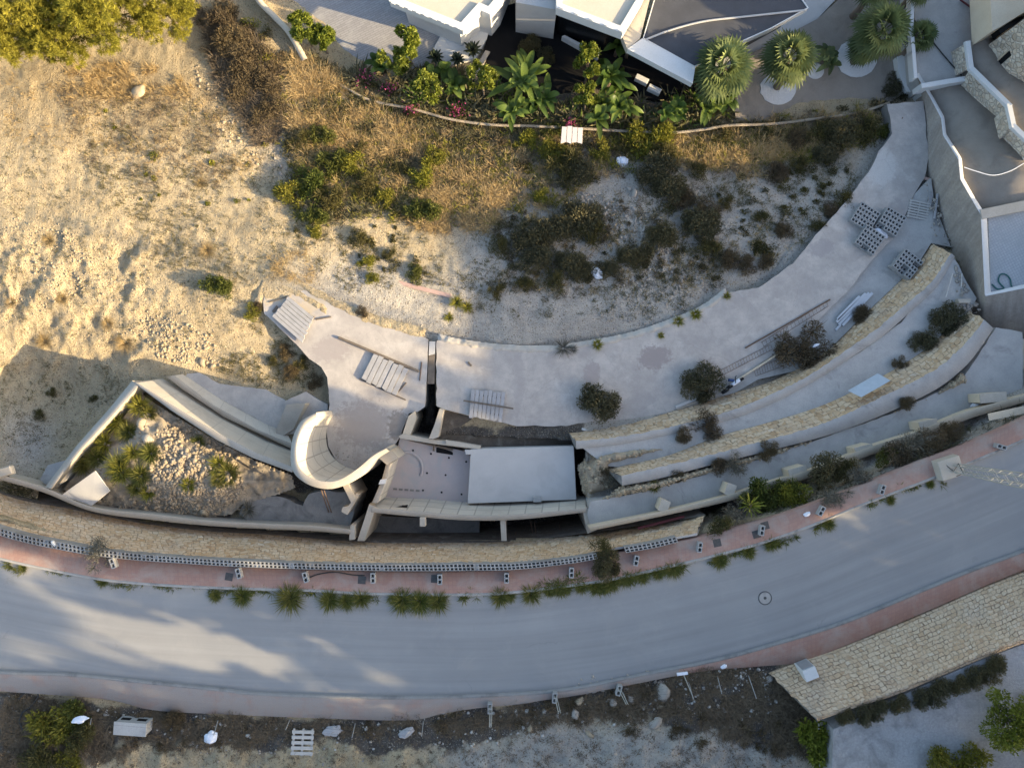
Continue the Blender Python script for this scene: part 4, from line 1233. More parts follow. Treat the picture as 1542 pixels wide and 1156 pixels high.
def fan_palm(loc, top, Rr, seed, label, n=36):
    """top: crown centre relative to the base"""
    rg = np.random.RandomState(seed)
    root = empty('fan_palm', loc, 0, label, 'palm tree')
    mb = MB(); t = Vector(top)
    mb.tube([(0, 0, -.3), t * .33 + Vector((.05, 0, 0)), t * .7, t], [.24, .17, .15, .19], 10)
    mb.build('trunk', M['bark'], root, smooth=True)
    vs, fs, lv = [], [], []
    for k in range(n):
        az = k * 2.39996 + rg.rand() * .4; el = R(78 - 105 * (k / n)); val = rg.rand() * .6 + .4 * (1 - k / n)
        d = np.array([math.cos(az) * math.cos(el), math.sin(az) * math.cos(el), math.sin(el)])
        pl = Rr * (.42 + .12 * rg.rand())
        hub = np.array(t) + d * pl
        s = np.cross(d, [0, 0, 1]); s /= np.linalg.norm(s) + 1e-9; nrm = np.cross(s, d)
        b = len(vs); a0 = np.array(t)
        vs += [a0 - s * .02, a0 + s * .02, hub + s * .015, hub - s * .015]; lv += [val] * 4; fs.append((b, b + 1, b + 2, b + 3))
        m = 16; FL = Rr * .60
        for j in range(m):
            th = (j / (m - 1) - .5) * R(200)
            dd = d * math.cos(th) + s * math.sin(th)
            ln = FL * (.75 + .25 * math.cos(th * .6)) * (.9 + .2 * rg.rand())
            w_ = .055 * Rr / 1.4
            pp = np.cross(dd, nrm); b = len(vs)
            mid = hub + dd * ln * .6 + nrm * .05
            tip = hub + dd * ln - np.array([0, 0, 1]) * ln * (.12 + .2 * rg.rand())
            vs += [hub, mid + pp * w_, tip, mid - pp * w_]; lv += [val + .15 * rg.rand()] * 4; fs.append((b, b + 1, b + 2, b + 3))
    new('frond_crown', mesh_np('frond_crown', np.array(vs), np.array(fs), LEAF['palm'], attrs={'lv': np.clip(np.array(lv), 0, 1)}), root)
    return root


# the pine grove at the upper left, also copied for the added shade pines
pg = 'pines at the edge of the sandy slope'
pineA = limb_tree('pine_tree', G(62, 62), LEAF['pine'], (.1, 0, 3.4), 2.5, 2.6, 301, 'yellow green pine in the corner above the bare sand, leftmost of the grove', group=pg, nleaf=22000, L=.30, Wd=.035, nblob=30, needles=True)
pineB = limb_tree('pine_tree', G(212, 56), LEAF['pine'], (-.1, 0, 3.5), 2.3, 2.8, 302, 'yellow green pine above the patch of dry brown scrub at the grove edge', group=pg, nleaf=22000, L=.30, Wd=.035, nblob=28, needles=True)
for i, (px, py, s_, lab, pr) in enumerate(((135, 84, .8, 'lower pine pushing out over the bare sand in the middle of the grove', pineB), (276, 48, .72, 'small pine at the right end of the grove beside the brown brush', pineA),
                                           (132, 18, 1.0, 'tall pine cut by the upper picture edge behind the middle of the grove', pineA), (12, 78, .75, 'small pine cut by the left picture edge', pineB),
                                           (255, -8, 1.0, 'pine mostly above the picture edge behind the right half of the grove', pineB))):
    copy_tree(pr, G(px, py), 1.3 * i + .7, s_, lab)
# ------------------------------------------------------------------ helpers that keep world coordinates under a parent
def under(o, root):
    o.parent = root
    o.location = -Vector(root.location)
    return o


def prism_px(name, pts, z, thick, mat, root=None, bevel=0.0, uv=False):
    zs = z if hasattr(z, '__len__') else [z] * len(pts)
    mb = MB(); mb.prism([P(x, y, q) for (x, y), q in zip(pts, zs)], thick)
    o = mb.build(name, mat, None, bevel)
    me = o.data
    bm = bmesh.new(); bm.from_mesh(me)
    bmesh.ops.triangulate(bm, faces=[f for f in bm.faces if len(f.verts) > 4]); bm.to_mesh(me); bm.free()
    return under(o, root) if root is not None else o


def segdist(x, y, poly):
    d = np.full(np.shape(x), 1e9)
    for i in range(len(poly)):
        (x1, y1), (x2, y2) = poly[i], poly[(i + 1) % len(poly)]
        L = (x2 - x1) ** 2 + (y2 - y1) ** 2 + 1e-9
        t = np.clip(((x - x1) * (x2 - x1) + (y - y1) * (y2 - y1)) / L, 0, 1)
        d = np.minimum(d, np.hypot(x - x1 - t * (x2 - x1), y - y1 - t * (y2 - y1)))
    return d


def heap_z(poly, z0, z1, wid, seed, amp):
    def f(x, y):
        d = segdist(x, y, poly)
        s = np.clip(d / wid, 0, 1); s = s * s * (3 - 2 * s)
        return z0 + (z1 - z0) * s + (fbm(x / 9, y / 9, seed, 4) - .5) * amp
    return f


def heap(name, poly, zf, mat, step=2.0):
    xs = np.arange(min(p[0] for p in poly), max(p[0] for p in poly) + step, step)
    ys = np.arange(min(p[1] for p in poly), max(p[1] for p in poly) + step, step)
    X, Y = np.meshgrid(xs, ys)
    ins = inpoly(X, Y, poly)
    cell = ins[:-1, :-1] & ins[1:, :-1] & ins[1:, 1:] & ins[:-1, 1:]
    id_ = np.arange(X.size).reshape(X.shape)
    f = np.stack([id_[:-1, :-1], id_[1:, :-1], id_[1:, 1:], id_[:-1, 1:]], 2)[cell]
    v = Pn(np.stack([X.ravel(), Y.ravel()], 1), zf(X, Y).ravel())
    u, inv = np.unique(f, return_inverse=True)
    return new(name, mesh_np(name, v[u], inv.reshape(f.shape), mat, smooth=True))


# ------------------------------------------------------------------ loose stones
def rock_verts(seed, flat=.7, sub_=1):
    bm = bmesh.new(); bmesh.ops.create_icosphere(bm, subdivisions=sub_, radius=1.0)
    rg = np.random.RandomState(seed)
    off = Vector(rg.rand(3) * 20)
    for v in bm.verts:
        v.co = v.co * (1 + .55 * (mnoise.noise(v.co * 1.3 + off)) + .18 * mnoise.noise(v.co * 3 + off))
        v.co.z *= flat
    for k in range(8):   # chip flat faces
        n = Vector(sph(1, rg)[0]); q = .5 + .3 * rg.rand()
        for v in bm.verts:
            dd = v.co.dot(n) - q
            if dd > 0: v.co -= n * dd
    bm.verts.index_update()
    V_ = np.array([v.co[:] for v in bm.verts]); F_ = np.array([[v.index for v in f.verts] for f in bm.faces]); bm.free()
    return V_, F_


RK = [rock_verts(500 + i, .55 + .05 * i) for i in range(6)]
RKS = [rock_verts(520 + i, .6, 1) for i in range(4)]


def scatter_rocks(name, areas, mat, seed, kind='stuff'):
    """areas: (poly, count, rmin, rmax, height function or None)"""
    rg = np.random.RandomState(seed); vs, fs, n0 = [], [], 0
    for poly, cnt, r0, r1, zf in areas:
        xs = [p[0] for p in poly]; ys = [p[1] for p in poly]; got = 0; tries = 0
        while got < cnt and tries < 40:
            tries += 1
            x = rg.uniform(min(xs), max(xs), cnt * 2); y = rg.uniform(min(ys), max(ys), cnt * 2)
            ok = inpoly(x, y, poly) & (fbm(x / 16, y / 16, seed, 3) + rg.rand(cnt * 2) * .35 > .56)
            x, y = x[ok][:cnt - got], y[ok][:cnt - got]
            z = zground(x, y) if zf is None else zf(x, y)
            for a, b, c in zip(x, y, z):
                V_, F_ = RKS[rg.randint(4)]
                r = r0 + (r1 - r0) * rg.rand() ** 2.5
                t = rg.rand() * 6.283; cs, sn = math.cos(t), math.sin(t)
                q = V_ * np.array([r, r * (.6 + .4 * rg.rand()), r * (.7 + .4 * rg.rand())])
                q = np.stack([q[:, 0] * cs - q[:, 1] * sn, q[:, 0] * sn + q[:, 1] * cs, q[:, 2]], 1)
                vs.append(q + np.array(P(a, b, c + r * .15))); fs.append(F_ + n0); n0 += len(V_); got += 1
    o = new(name, mesh_np(name, np.concatenate(vs), np.concatenate(fs), mat))
    return tag(o, kind=kind)


PIT = [(212, 592), (262, 624), (330, 664), (384, 692), (440, 714), (446, 735), (420, 745), (366, 760), (350, 775), (311, 780), (234, 771), (140, 759), (92, 738), (140, 680), (184, 628)]
pitz = heap_z(PIT, -3.35, -2.55, 45, 31, .35)
M['rubbleground'] = plain('rubble_soil', (.40, .335, .25), (.30, .25, .19), 2.5, .8, 16, 1.0, .05, grime=(.16, .135, .105), gsc=.9, gth=(.5, .66))
tag(heap('rubble_ground', PIT, pitz, M['rubbleground']), kind='structure')
RUB = [(262, 625), (300, 650), (345, 680), (365, 715), (362, 750), (320, 778), (235, 770), (215, 740), (225, 700), (240, 660)]
scatter_rocks('rubble', [(RUB, 4300, .025, .15, pitz), ([(300, 750), (240, 770), (180, 765), (200, 740)], 160, .04, .2, pitz), (PIT, 260, .04, .2, pitz)], M['rocktan'], 41)
MOUND = [(868, 700), (884, 690), (905, 674), (945, 668), (1000, 665), (1010, 683), (960, 698), (925, 707), (936, 720), (938, 736), (905, 748), (885, 752), (876, 740)]
mz = heap_z(MOUND, -4.1, -3.0, 16, 33, .4)
tag(heap('spoil_heap', MOUND, mz, M['tanrubble']), kind='structure')
B3 = [(936, 733), (994, 722), (1078, 700), (1160, 680), (1250, 656), (1330, 628), (1400, 600), (1450, 560), (1460, 575), (1357, 618), (1285, 644), (1160, 688), (1071, 712), (983, 738), (905, 752)]
bz = heap_z(B3, -2.4, -1.85, 7, 35, .3)
tag(heap('earth_bank', B3, bz, M['tanrubble']), kind='structure')
scatter_rocks('stones', [(MOUND, 420, .03, .15, mz), (B3, 900, .03, .15, bz),
                         ([(40, 340), (110, 350), (160, 420), (110, 470), (60, 460)], 260, .02, .11, None),
                         ([(190, 490), (230, 470), (320, 500), (335, 560), (240, 545)], 520, .02, .13, None),
                         ([(0, 320), (300, 380), (330, 520), (0, 500)], 700, .02, .08, None),
                         ([(280, 90), (360, 130), (400, 260), (330, 200)], 160, .03, .16, None), ([(0, 110), (420, 150), (560, 420), (420, 560), (0, 500)], 1500, .015, .06, None)], M['rock'], 42)
scatter_rocks('stones', [([(860, 280), (1000, 330), (1010, 390), (880, 340)], 420, .03, .17, None), ([(960, 400), (1090, 410), (1000, 500), (900, 480)], 420, .03, .12, None),
                         ([(700, 300), (1250, 250), (1150, 400), (900, 470), (700, 420)], 500, .02, .10, None),
                         ([(400, 100), (470, 180), (470, 280), (410, 260)], 130, .03, .15, None),
                         ([(200, 1075), (800, 1066), (1120, 1005), (1200, 1090), (800, 1120), (300, 1140)], 380, .02, .11, None),
                         ([(0, 1120), (1200, 1120), (1240, 1160), (0, 1160)], 200, .02, .09, None),
                         ([(860, 1020), (1080, 1000), (1060, 1025), (870, 1045)], 160, .03, .13, None), ([(1395, 275), (1425, 330), (1435, 375), (1405, 362)], 60, .04, .14, lambda x, y: np.full(np.shape(x), -4.75)), ([(1436, 390), (1478, 470), (1455, 480), (1440, 440)], 110, .03, .14, lambda x, y: np.full(np.shape(x), -3.26)), ([(497, 625), (505, 690), (540, 704), (570, 680), (604, 655), (590, 650), (545, 690), (512, 680)], 150, .015, .05, lambda x, y: np.full(np.shape(x), -4.5))], M['rockpale'], 43)
scatter_rocks('debris', [([(200, 1080), (800, 1068), (1120, 1008), (1200, 1085), (1000, 1080), (800, 1120), (300, 1135)], 260, .03, .16, None), ([(1000, 1015), (1150, 995), (1160, 1040), (1020, 1050)], 120, .03, .12, None), ([(0, 1045), (230, 1075), (200, 1110), (0, 1100)], 90, .03, .14, None)], M['palletwood'], 44)
_rn = [0]
RM = [mesh_np('stone', v, f, M['rockpale']) for v, f in [rock_verts(600 + i, .6, 2) for i in range(5)]]
RT = [mesh_np('stone', v, f, M['rock']) for v, f in [rock_verts(620 + i, .6, 2) for i in range(4)]]


def boulder(px, py, r, label, tan=False, z=None, el=.75):
    _rn[0] += 1
    ms = RT if tan else RM
    o = new('boulder', ms[_rn[0] % len(ms)], None, P(px, py, (zat(px, py) if z is None else z) - r * (.12 if py > 1000 else -.1)), _rn[0] * 1.3)
    o.scale = (r, r * el, r)
    return tag(o, label, 'boulder', 'boulders below the road' if py > 1000 else None)


for a in ((1000, 1042, .62, 'largest pale flat boulder in the dark strip below the road, nearest the fallen white bracket', 0), (922, 1057, .34, 'squarish pale boulder just left of a block with rods below the road', 0),
          (986, 1088, .42, 'round cream boulder lying on the edge of the pale earth', 0), (866, 1075, .33, 'pale boulder below the fence line left of the squarish boulder', 0),
          (872, 1056, .26, 'upright yellowish boulder leaning at the pavement end', 1), (798, 1096, .30, 'tan upright boulder at the edge of the pale earth under the fence', 1),
          (888, 1105, .27, 'tan boulder half sunk in the pale earth', 1), (995, 1063, .17, 'small yellowish stone between the flat and the round boulder', 1),
          (950, 1053, .3, 'grey flat boulder right of the block with rods', 0), (1157, 1022, .35, 'grey boulder against the corner of the cream stone wall', 0),
          (819, 1071, .22, 'small tan boulder beside the fence above the upright one', 1)):
    boulder(*a)
boulder(221, 661, .40, 'large pale boulder in the middle of the weeds in the rubble pit', 0, float(pitz(np.array([221.]), np.array([661.]))[0]))
boulder(213, 638, .36, 'smaller yellowish boulder at the top of the rubble pit', 1, float(pitz(np.array([213.]), np.array([638.]))[0]))
boulder(307, 770, .3, 'cream boulder at the lower edge of the rubble by the beam', 1, float(pitz(np.array([307.]), np.array([770.]))[0]))
for a in ((310, 524, .2, 'small round boulder casting a shadow at the foot of the stony slope', 1), (304, 544, .24, 'lower boulder at the foot of the stony slope', 1), (320, 551, .2, 'last small boulder by the path above the sloping wall', 1),
          (955, 292, .3, 'grey boulder at the lower end of the bare dust patch', 0), (948, 285, .2, 'small grey boulder touching a larger one in the dust patch', 0), (210, 138, .5, 'pale rock outcrop below the pines', 1)):
    boulder(*a)

# sand and dust washed over the edges of the slab
M['dustground'] = plain('pale_dust', (.53, .485, .42), (.44, .40, .35), 2.6, .5, 20, 1.0, .03, grime=(.38, .34, .29), gsc=1.2, gth=(.5, .7))
def drift(pts, w0, w1, mat, z0, seed):
    p = rs(pts, 40); d = np.gradient(p, axis=0); nrm = np.stack([-d[:, 1], d[:, 0]], 1) / np.linalg.norm(d, axis=1)[:, None]
    poly = [tuple(q) for q in np.concatenate([p - nrm * w0, (p + nrm * w1)[::-1]])]
    o = heap('sand_drift', poly, heap_z(poly, z0 - .10, z0 + .035, (w0 + w1) * .5, seed, .15), mat, 1.5)
    tag(o, kind='structure')


drift([(388, 462), (396, 436), (404, 418), (420, 412), (440, 424), (470, 441), (512, 464), (560, 486), (600, 497), (640, 507)], 14, 9, M['ground'], -4.5, 51)
drift([(400, 420), (430, 432), (470, 452), (500, 470)], 9, 13, M['ground'], -4.5, 55)
drift([(658, 510), (691, 518), (754, 526), (825, 528), (877, 522), (942, 510), (994, 494), (1056, 469), (1097, 440)], 9, 7, M['dustground'], -4.5, 52)

# ------------------------------------------------------------------ the unfinished house
hs = empty('unfinished_house', P(720, 715, -7.4), 0, 'unfinished concrete house with a pale roof slab between the curved wall and stone terraces', 'house')
prism_px('terrace_floor', [(602, 660), (655, 670), (713, 682), (705, 757), (640, 753), (578, 748), (590, 716)], -4.62, 2.78, M['pinkscreed'], hs)
prism_px('roof_slab', [(709, 676), (864, 671.5), (868, 752), (704, 758)], -4.0, 3.4, M['bluewhite'], hs, .02)
tag(prism_px('garden_bed', [(668, 616), (716, 629), (777, 642), (872, 642), (866, 672), (724, 676), (655, 662)], -4.93, 2.4, M['soil']), kind='structure')
prism_px('parapet', [(600, 657), (606, 653), (654, 662), (690, 666), (724, 672), (723, 677), (690, 673), (653, 668), (603, 660)], -4.15, 3.0, M['cream'], hs)
prism_px('lintel', [(671, 662), (700, 667), (724, 671), (723, 676), (705, 674), (672, 669)], -4.0, .14, M['cream'], hs)
prism_px('stair_wall', [(606, 654), (615, 626), (625, 619), (627, 630), (617, 657)], -4.3, 3.0, M['tan'], hs)
prism_px('stair_wall', [(662, 615), (668, 617), (660, 658), (652, 661), (646, 660), (654, 640)], -3.95, 3.4, M['cream'], hs)
prism_px('step_slab', [(700, 677), (710, 677), (711, 684), (701, 684)], -3.97, .25, M['bluewhite'], hs)


def into(root_from, root_to, nm):
    """moves the parts of a wall built as its own thing into a larger thing"""
    for ch in list(root_from.children):
        off = Vector(root_from.location) - Vector(root_to.location)
        ch.parent = root_to; ch.location = Vector(ch.location) + off
        if ch.name.startswith('wall_face'): ch.name = nm
    bpy.data.objects.remove(root_from)


into(cwall('x', [(574, 748), (640, 751), (720, 757), (780, 756), (864, 750), (882, 749)], [(561, 764), (620, 769), (700, 775), (780, 774), (882, 765)], [(559, 771), (620, 777), (700, 783), (780, 782), (882, 771)],
           -4.62, -2.35, (M['form'], M['cream']), 'x', 70, 5.0), hs, 'rear_wall')
into(cwall('x', [(600, 690), (592, 719), (581, 748)], [(588, 698), (582, 722), (568, 757)], [(581, 700), (575, 722), (560, 757)], -4.62, -2.4, (M['form'], M['cream']), 'x', 20, 5.0, False), hs, 'side_wall')
prism_px('wall_top', [(563.5, 684), (583, 673), (601, 689), (583, 700)], -2.3, 5, M['cream'], hs)
prism_px('sill', [(573, 722), (582, 721), (580, 728), (570, 729)], -2.25, .15, M['white'], hs)
prism_px('cross_wall', [(753, 779), (761, 779), (763, 814), (755, 814)], -2.5, 4.9, M['cream'], hs)
prism_px('cross_wall', [(877, 766), (884, 764), (900, 797), (885, 803)], -2.4, 5, M['cream'], hs)
prism_px('cross_wall', [(556, 759), (566, 763), (549, 814), (538, 814)], -2.45, 5, M['cream'], hs)
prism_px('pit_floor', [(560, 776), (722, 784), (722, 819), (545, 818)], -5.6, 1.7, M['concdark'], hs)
prism_px('opening', [(590, 754), (615, 756), (613, 764), (588, 762.5)], [-3.95, -3.9, -2.75, -2.85], .1, M['black'], hs)  # black plate painted for the shade inside the wall opening
for (x, y) in ((622, 678), (649, 683), (676, 689), (702, 695), (643, 712), (671, 715), (637, 738), (665, 741), (695, 744)):
    under(MB().tube([P(x, y, -4.64), P(x, y, -4.60)], .055, 8).build('anchor_socket', M['rubberhole']), hs)
th = np.linspace(-.15, 1.0, 16) * math.pi * .62
arcp = np.stack([612 + 22 * np.sin(th + .1), 705 - 22 * np.cos(th + .1)], 1)
under(loft('floor_curb', [Pn(arcp, -4.62), Pn(arcp, -4.57), Pn(arcp + (arcp - np.array([612, 705])) * .18, -4.57), Pn(arcp + (arcp - np.array([612, 705])) * .18, -4.62)], M['pinkscreed']), hs)
prism_px('stair_opening_shade', [(657, 674), (661, 673), (679, 679), (682, 681), (682, 685), (657, 681)], -4.605, .02, M['black'], hs)  # black plate on the floor painted for the shade of the stair opening
for a, b in (((617, 662), (655, 671)), ((654, 669), (653, 679)), ((655, 671), (682, 677)), ((698, 676), (711, 686))):
    under(MB().tube([P(*a, -4.5), P(*b, -4.5)], .055, 4).build('formwork_timber', M['woodbrown']), hs)
for i in range(5): under(MB().box(P(595 + i * 8.5, 736 + i * .6, -4.62), (.2, .10, .03), -.08).build('fixing_plate', M['concdark']), hs)
under(MB().box(P(809, 751, -4.0), (.42, .26, .22), .05).build('vent_box', M['block'], None, .01), hs)
under(MB().box(P(638, 783, -2.6), (.28, .45, .5), 0).build('pipe_stub', M['cream'], None, .02), hs)
for i, (a, b) in enumerate((((803, 806), (799, 785)), ((807, 806), (805, 786)), ((844, 804), (842, 790)), ((775, 808), (777, 800)))):
    under(MB().tube([P(*a, -4.5), P(*b, -4.2)], .02, 5).build('starter_bar', M['rust']), hs)
mb = MB()
mb.prism([P(516, 731, -2.3), P(524, 728, -2.3), P(536, 750, -2.3), P(529, 757, -2.3)], 3)
t_ = empty('buttress', P(524, 742, -3.4), 0, 'short pale buttress wall with a bracket behind the curved wall', 'buttress')
under(mb.build('buttress_wall', M['cream']), t_)
prism_px('bracket', [(529, 756), (536, 742), (541, 744), (523, 775), (514, 770), (516, 763), (524, 762)], -2.5, 1.2, M['cream'], t_)
for q in ((485, 487), (488, 491)):
    pass
t_ = empty('prop', P(490, 755, -3.4), 0, 'two thin dark steel props standing behind the curved wall', 'prop')
for dx in (0, 4): under(MB().tube([P(484 + dx, 738, -1.5), P(495 + dx, 771, -3.35)], .03, 6).build('prop_tube', M['rust']), t_)
tag(prism_px('buttress', [(431, 609), (460, 607), (456, 616), (442, 646), (419, 661), (415, 648)], [-4.0, -4.0, -4.1, -4.5, -4.6, -4.5], 1.2, M['cream'], None, .01),
    'slanted pale concrete block on the path left of the curved wall', 'buttress')
# cover over the trench that divides the slab
t_ = empty('trench_cover', P(649, 545, -4.6), 0, 'narrow grey board cover with a white end over the trench in the slab', 'cover')
prism_px('plank', [(645.5, 534), (655.5, 534), (654, 578), (643.5, 578)], -4.53, .06, M['woodbrown'], t_)
prism_px('end_piece', [(646.5, 514), (655.5, 514), (655, 533), (645.5, 535)], -4.50, .06, M['bluewhite'], t_)

sheet('garden_bed', [(545, 106), (600, 112), (648, 98), (676, 101), (700, 130), (740, 114), (800, 152), (900, 132), (985, 154), (1044, 152), (1098, 102), (1106, 181), (1010, 200), (880, 196), (740, 190), (620, 166), (530, 138)], -7.06, .8, M['soil'])

# white panel, small things along the beam
prism_px('white_board', [(101, 739), (143, 709), (165, 739), (138, 761), (112, 752), (88, 749)], [-2.2, -1.75, -2.1, -2.4, -2.42, -2.35], .08, M['bluewhite'])
tag(bpy.data.objects['white_board'], 'white folded panel lying over the beam at the bottom of the rubble pit', 'panel')
t_ = empty('concrete_bollard', P(14, 708, -2.5), 0, 'pale concrete lump with a ring at the left end of the long beam', 'bollard')
under(MB().box(P(10, 710, -2.5), (.95, .45, .35), .3).build('body', M['cream'], None, .05), t_)
under(MB().tube([P(6 + 7 * math.cos(k), 718 + 4 * math.sin(k), -2.5) for k in np.linspace(0, 6.28, 14)], .03, 5, caps=False).build('ring', M['cable']), t_)
prism_px('concrete_pier', [(60, 722), (72, 700), (108, 690), (118, 700), (98, 724), (78, 737)], -3.2, 1.5, M['conc'])
tag(bpy.data.objects['concrete_pier'], 'grey concrete block outside the foot of the thin left wall', 'pier')

# ------------------------------------------------------------------ things lying on the slab
def boards(name, quad, n, z, mat, label, cat, group=None, th=.05, gap=.10, seed=1, batten=True):
    """quad a,b,c,d: boards run from edge ab to edge dc, n of them side by side"""
    rg = random.Random(seed)
    a, b, c, d = [P(*q, z) for q in quad]
    root = empty(name, (a + b + c + d) / 4, 0, label, cat, group)
    for i in range(n):
        t0, t1 = (i + gap * .5) / n, (i + 1 - gap * .5) / n
        e = rg.uniform(-.05, .05); dz = Vector((0, 0, rg.uniform(0, .03)))
        q = [a.lerp(b, t0), a.lerp(b, t1), d.lerp(c, t1), d.lerp(c, t0)]
        ax = (q[3] - q[0]).normalized()
        q = [q[0] + ax * e + dz, q[1] + ax * e + dz, q[2] + ax * rg.uniform(-.06, .06) + dz, q[3] + ax * rg.uniform(-.06, .06) + dz]
        under(MB().prism(q, th).build('plank', mat, None, .006), root)
    if batten:
        for s in (.2, .8):
            p0, p1 = a.lerp(d, s), b.lerp(c, s)
            under(MB().tube([p0 - Vector((0, 0, th + .04)), p1 - Vector((0, 0, th + .04))], .05, 4).build('batten', M['woodbrown']), root)
    return root


boards('board_panel', [(410, 477), (434.5, 446), (472, 477), (455, 516)], 7, -4.34, M['wood'], 'grey board panel slanting at the upper left corner of the slab', 'board panel', 'formwork panels on the slab', seed=3)
boards('board_panel', [(562, 533), (616, 555), (597, 595), (543.5, 570)], 7, -4.34, M['wood'], 'grey board panel beside the long dark timber', 'board panel', 'formwork panels on the slab', seed=4)
boards('board_panel', [(709.6, 585), (761.6, 591), (756, 634), (706, 627.5)], 8, -4.34, M['wood'], 'bluish grey board panel on the right part of the slab with a bar through it', 'board panel', 'formwork panels on the slab', seed=5)


def bar(name, a, b, z, w_, h_, mat, label, cat, z2=None, group=None):
    p, q = P(*a, z), P(*b, z if z2 is None else z2)
    d = q - p; L = d.length; az = math.atan2(d.y, d.x); c = (p + q) / 2
    mb = MB(); mb.box((0, 0, 0), (L, w_, h_))
    o = mb.build(name, mat, None, min(w_, h_) * .12)
    o.location = c; o.rotation_euler = (0, -math.asin(max(-1, min(1, d.z / L))), az)
    return tag(o, label, cat, group)


bar('timber_beam', (510, 508), (631, 559), -4.5, .13, .13, M['woodbrown'], 'long dark timber lying above the middle board panel', 'beam')
bar('steel_bar', (698, 603), (773, 615), -4.30, .09, .06, M['woodbrown'], 'short dark bar pushed across the bluish board panel', 'bar')
bar('thin_rod', (635, 545), (632, 573), -4.5, .05, .04, M['rust'], 'thin rusty rod lying along the trench on the slab', 'rod')
bar('timber_offcut', (476, 481), (499, 477), -4.5, .07, .06, M['woodbrown'], 'thin dark offcut touching the right corner of the slanting board panel', 'offcut')
bar('timber_offcut', (459, 492), (474, 477), -4.5, .09, .09, M['woodbrown'], 'short black offcut along the edge of the slanting board panel', 'offcut')
bar('timber_offcut', (405, 455), (436, 446), -4.5, .05, .05, M['woodbrown'], 'thin stick above the slanting board panel', 'offcut')
bar('timber_offcut', (411, 470), (418, 461), -4.5, .12, .06, M['woodbrown'], 'short plank left of the slanting board panel', 'offcut')
bar('timber_offcut', (541, 570), (611, 602), -4.5, .06, .06, M['woodbrown'], 'dark batten along the lower edge of the middle board panel', 'offcut')
bar('timber_offcut', (600, 590), (612, 576), -4.5, .05, .05, M['woodbrown'], 'short batten at the lower right corner of the middle board panel', 'offcut')
bar('brick_scrap', (705, 545), (710, 551), -4.5, .09, .06, M['woodbrown'], 'small dark scrap on the empty middle of the slab', 'scrap')
bar('red_beam', (589, 423), (679, 446), zat(630, 434), .22, .12, M['redwood'], 'faded pink beam lying in the sand beside the round green bush', 'beam')
bar('tan_rail', (1111, 571), (1174, 531), -4.5, .09, .14, M['tan'], 'long tan rail lying between the rebar strips and the upper stone wall', 'rail')
bar('drive_rod', (1346, 203), (1359, 177), -5.6, .05, .04, M['rust'], 'dark rod lying on the concrete drive near its upper end', 'rod')


def lattice(name, a, b, z, w_, step, label, rad=.011, group='rebar strips on the slab', h=.0):
    p, q = P(*a, z), P(*b, z); d = q - p; L = d.length; u = d.normalized(); s = Vector((-u.y, u.x, 0)) * w_
    root = empty(name, (p + q) / 2, 0, label, 'rebar', group)
    for k in (0, 1): under(MB().tube([p + s * k, q + s * k], rad, 5).build('rail', M['rust']), root)
    mb = MB(); n = int(L / step)
    for i in range(n + 1):
        c = p + u * L * i / n
        mb.tube([c, c + s + u * step * .3], rad * .7, 4)
    under(mb.build('tie_grid', M['rust']), root)
    return root


lattice('rebar_strip', (1080, 569), (1163, 526), -4.46, .28, .16, 'narrow rebar strip reaching from the bush to the large dark bush')
lattice('rebar_strip', (1150, 522), (1247, 461), -4.46, .26, .22, 'rebar strip above the large dark bush, beside a long thin rod')
lattice('rebar_strip', (1138, 566), (1180, 551), -4.5, .42, .14, 'short rebar grid below the tan rail')
bar('thin_rod', (1122, 524), (1250, 451), -4.48, .07, .05, M['rust'], 'very long dark rod above the large dark bush', 'rod')


def hollow_block(mat=None):
    """concrete block lying with its two holes up"""
    me = bpy.data.meshes.new('hollow_block'); lx, ly, lz = .38, .225, .22
    xs = [-lx / 2, -lx / 2 + .04, -.025, .025, lx / 2 - .04, lx / 2]; ys = [-ly / 2, -ly / 2 + .045, ly / 2 - .045, ly / 2]
    v, f, mi = [], [], []
    def q(*p): v.extend(p); n = len(v); f.append((n - 4, n - 3, n - 2, n - 1))
    for i in range(5):
        for j in range(3):
            x0, x1, y0, y1 = xs[i], xs[i + 1], ys[j], ys[j + 1]
            if j == 1 and i in (1, 3):
                dz = lz - .19
                for a, b in (((x0, y0), (x1, y0)), ((x1, y0), (x1, y1)), ((x1, y1), (x0, y1)), ((x0, y1), (x0, y0))):
                    q((*a, lz), (*b, lz), (*b, dz), (*a, dz)); mi.append(0)
                q((x0, y0, dz), (x1, y0, dz), (x1, y1, dz), (x0, y1, dz)); mi.append(1)  # hole bottom coloured darker for the shade inside
            else:
                q((x0, y0, lz), (x1, y0, lz), (x1, y1, lz), (x0, y1, lz)); mi.append(0)
    c = [(-lx / 2, -ly / 2), (lx / 2, -ly / 2), (lx / 2, ly / 2), (-lx / 2, ly / 2)]
    for k in range(4):
        a, b = c[k], c[(k + 1) % 4]; q((*a, 0), (*b, 0), (*b, lz), (*a, lz)); mi.append(0)
    me.from_pydata(v, [], f); me.materials.append(M['block']); me.materials.append(M['concdark']); me.polygons.foreach_set('material_index', mi); me.update()
    return me


HB = hollow_block()


def pallet_mesh(lx, ly, nsl, split=False):
    mb = MB()
    for y in (-.42, 0, .42): mb.box((0, y * ly, 0), (lx, .09, .09))
    for i in range(nsl):
        mb.box((-lx / 2 + lx * (i + .5) / nsl, 0, .09), (lx / nsl * .62, ly, .025))
    return mb.mesh('slats', M['palletwood'], .004)


PM = pallet_mesh(1.2, 1.15, 7)


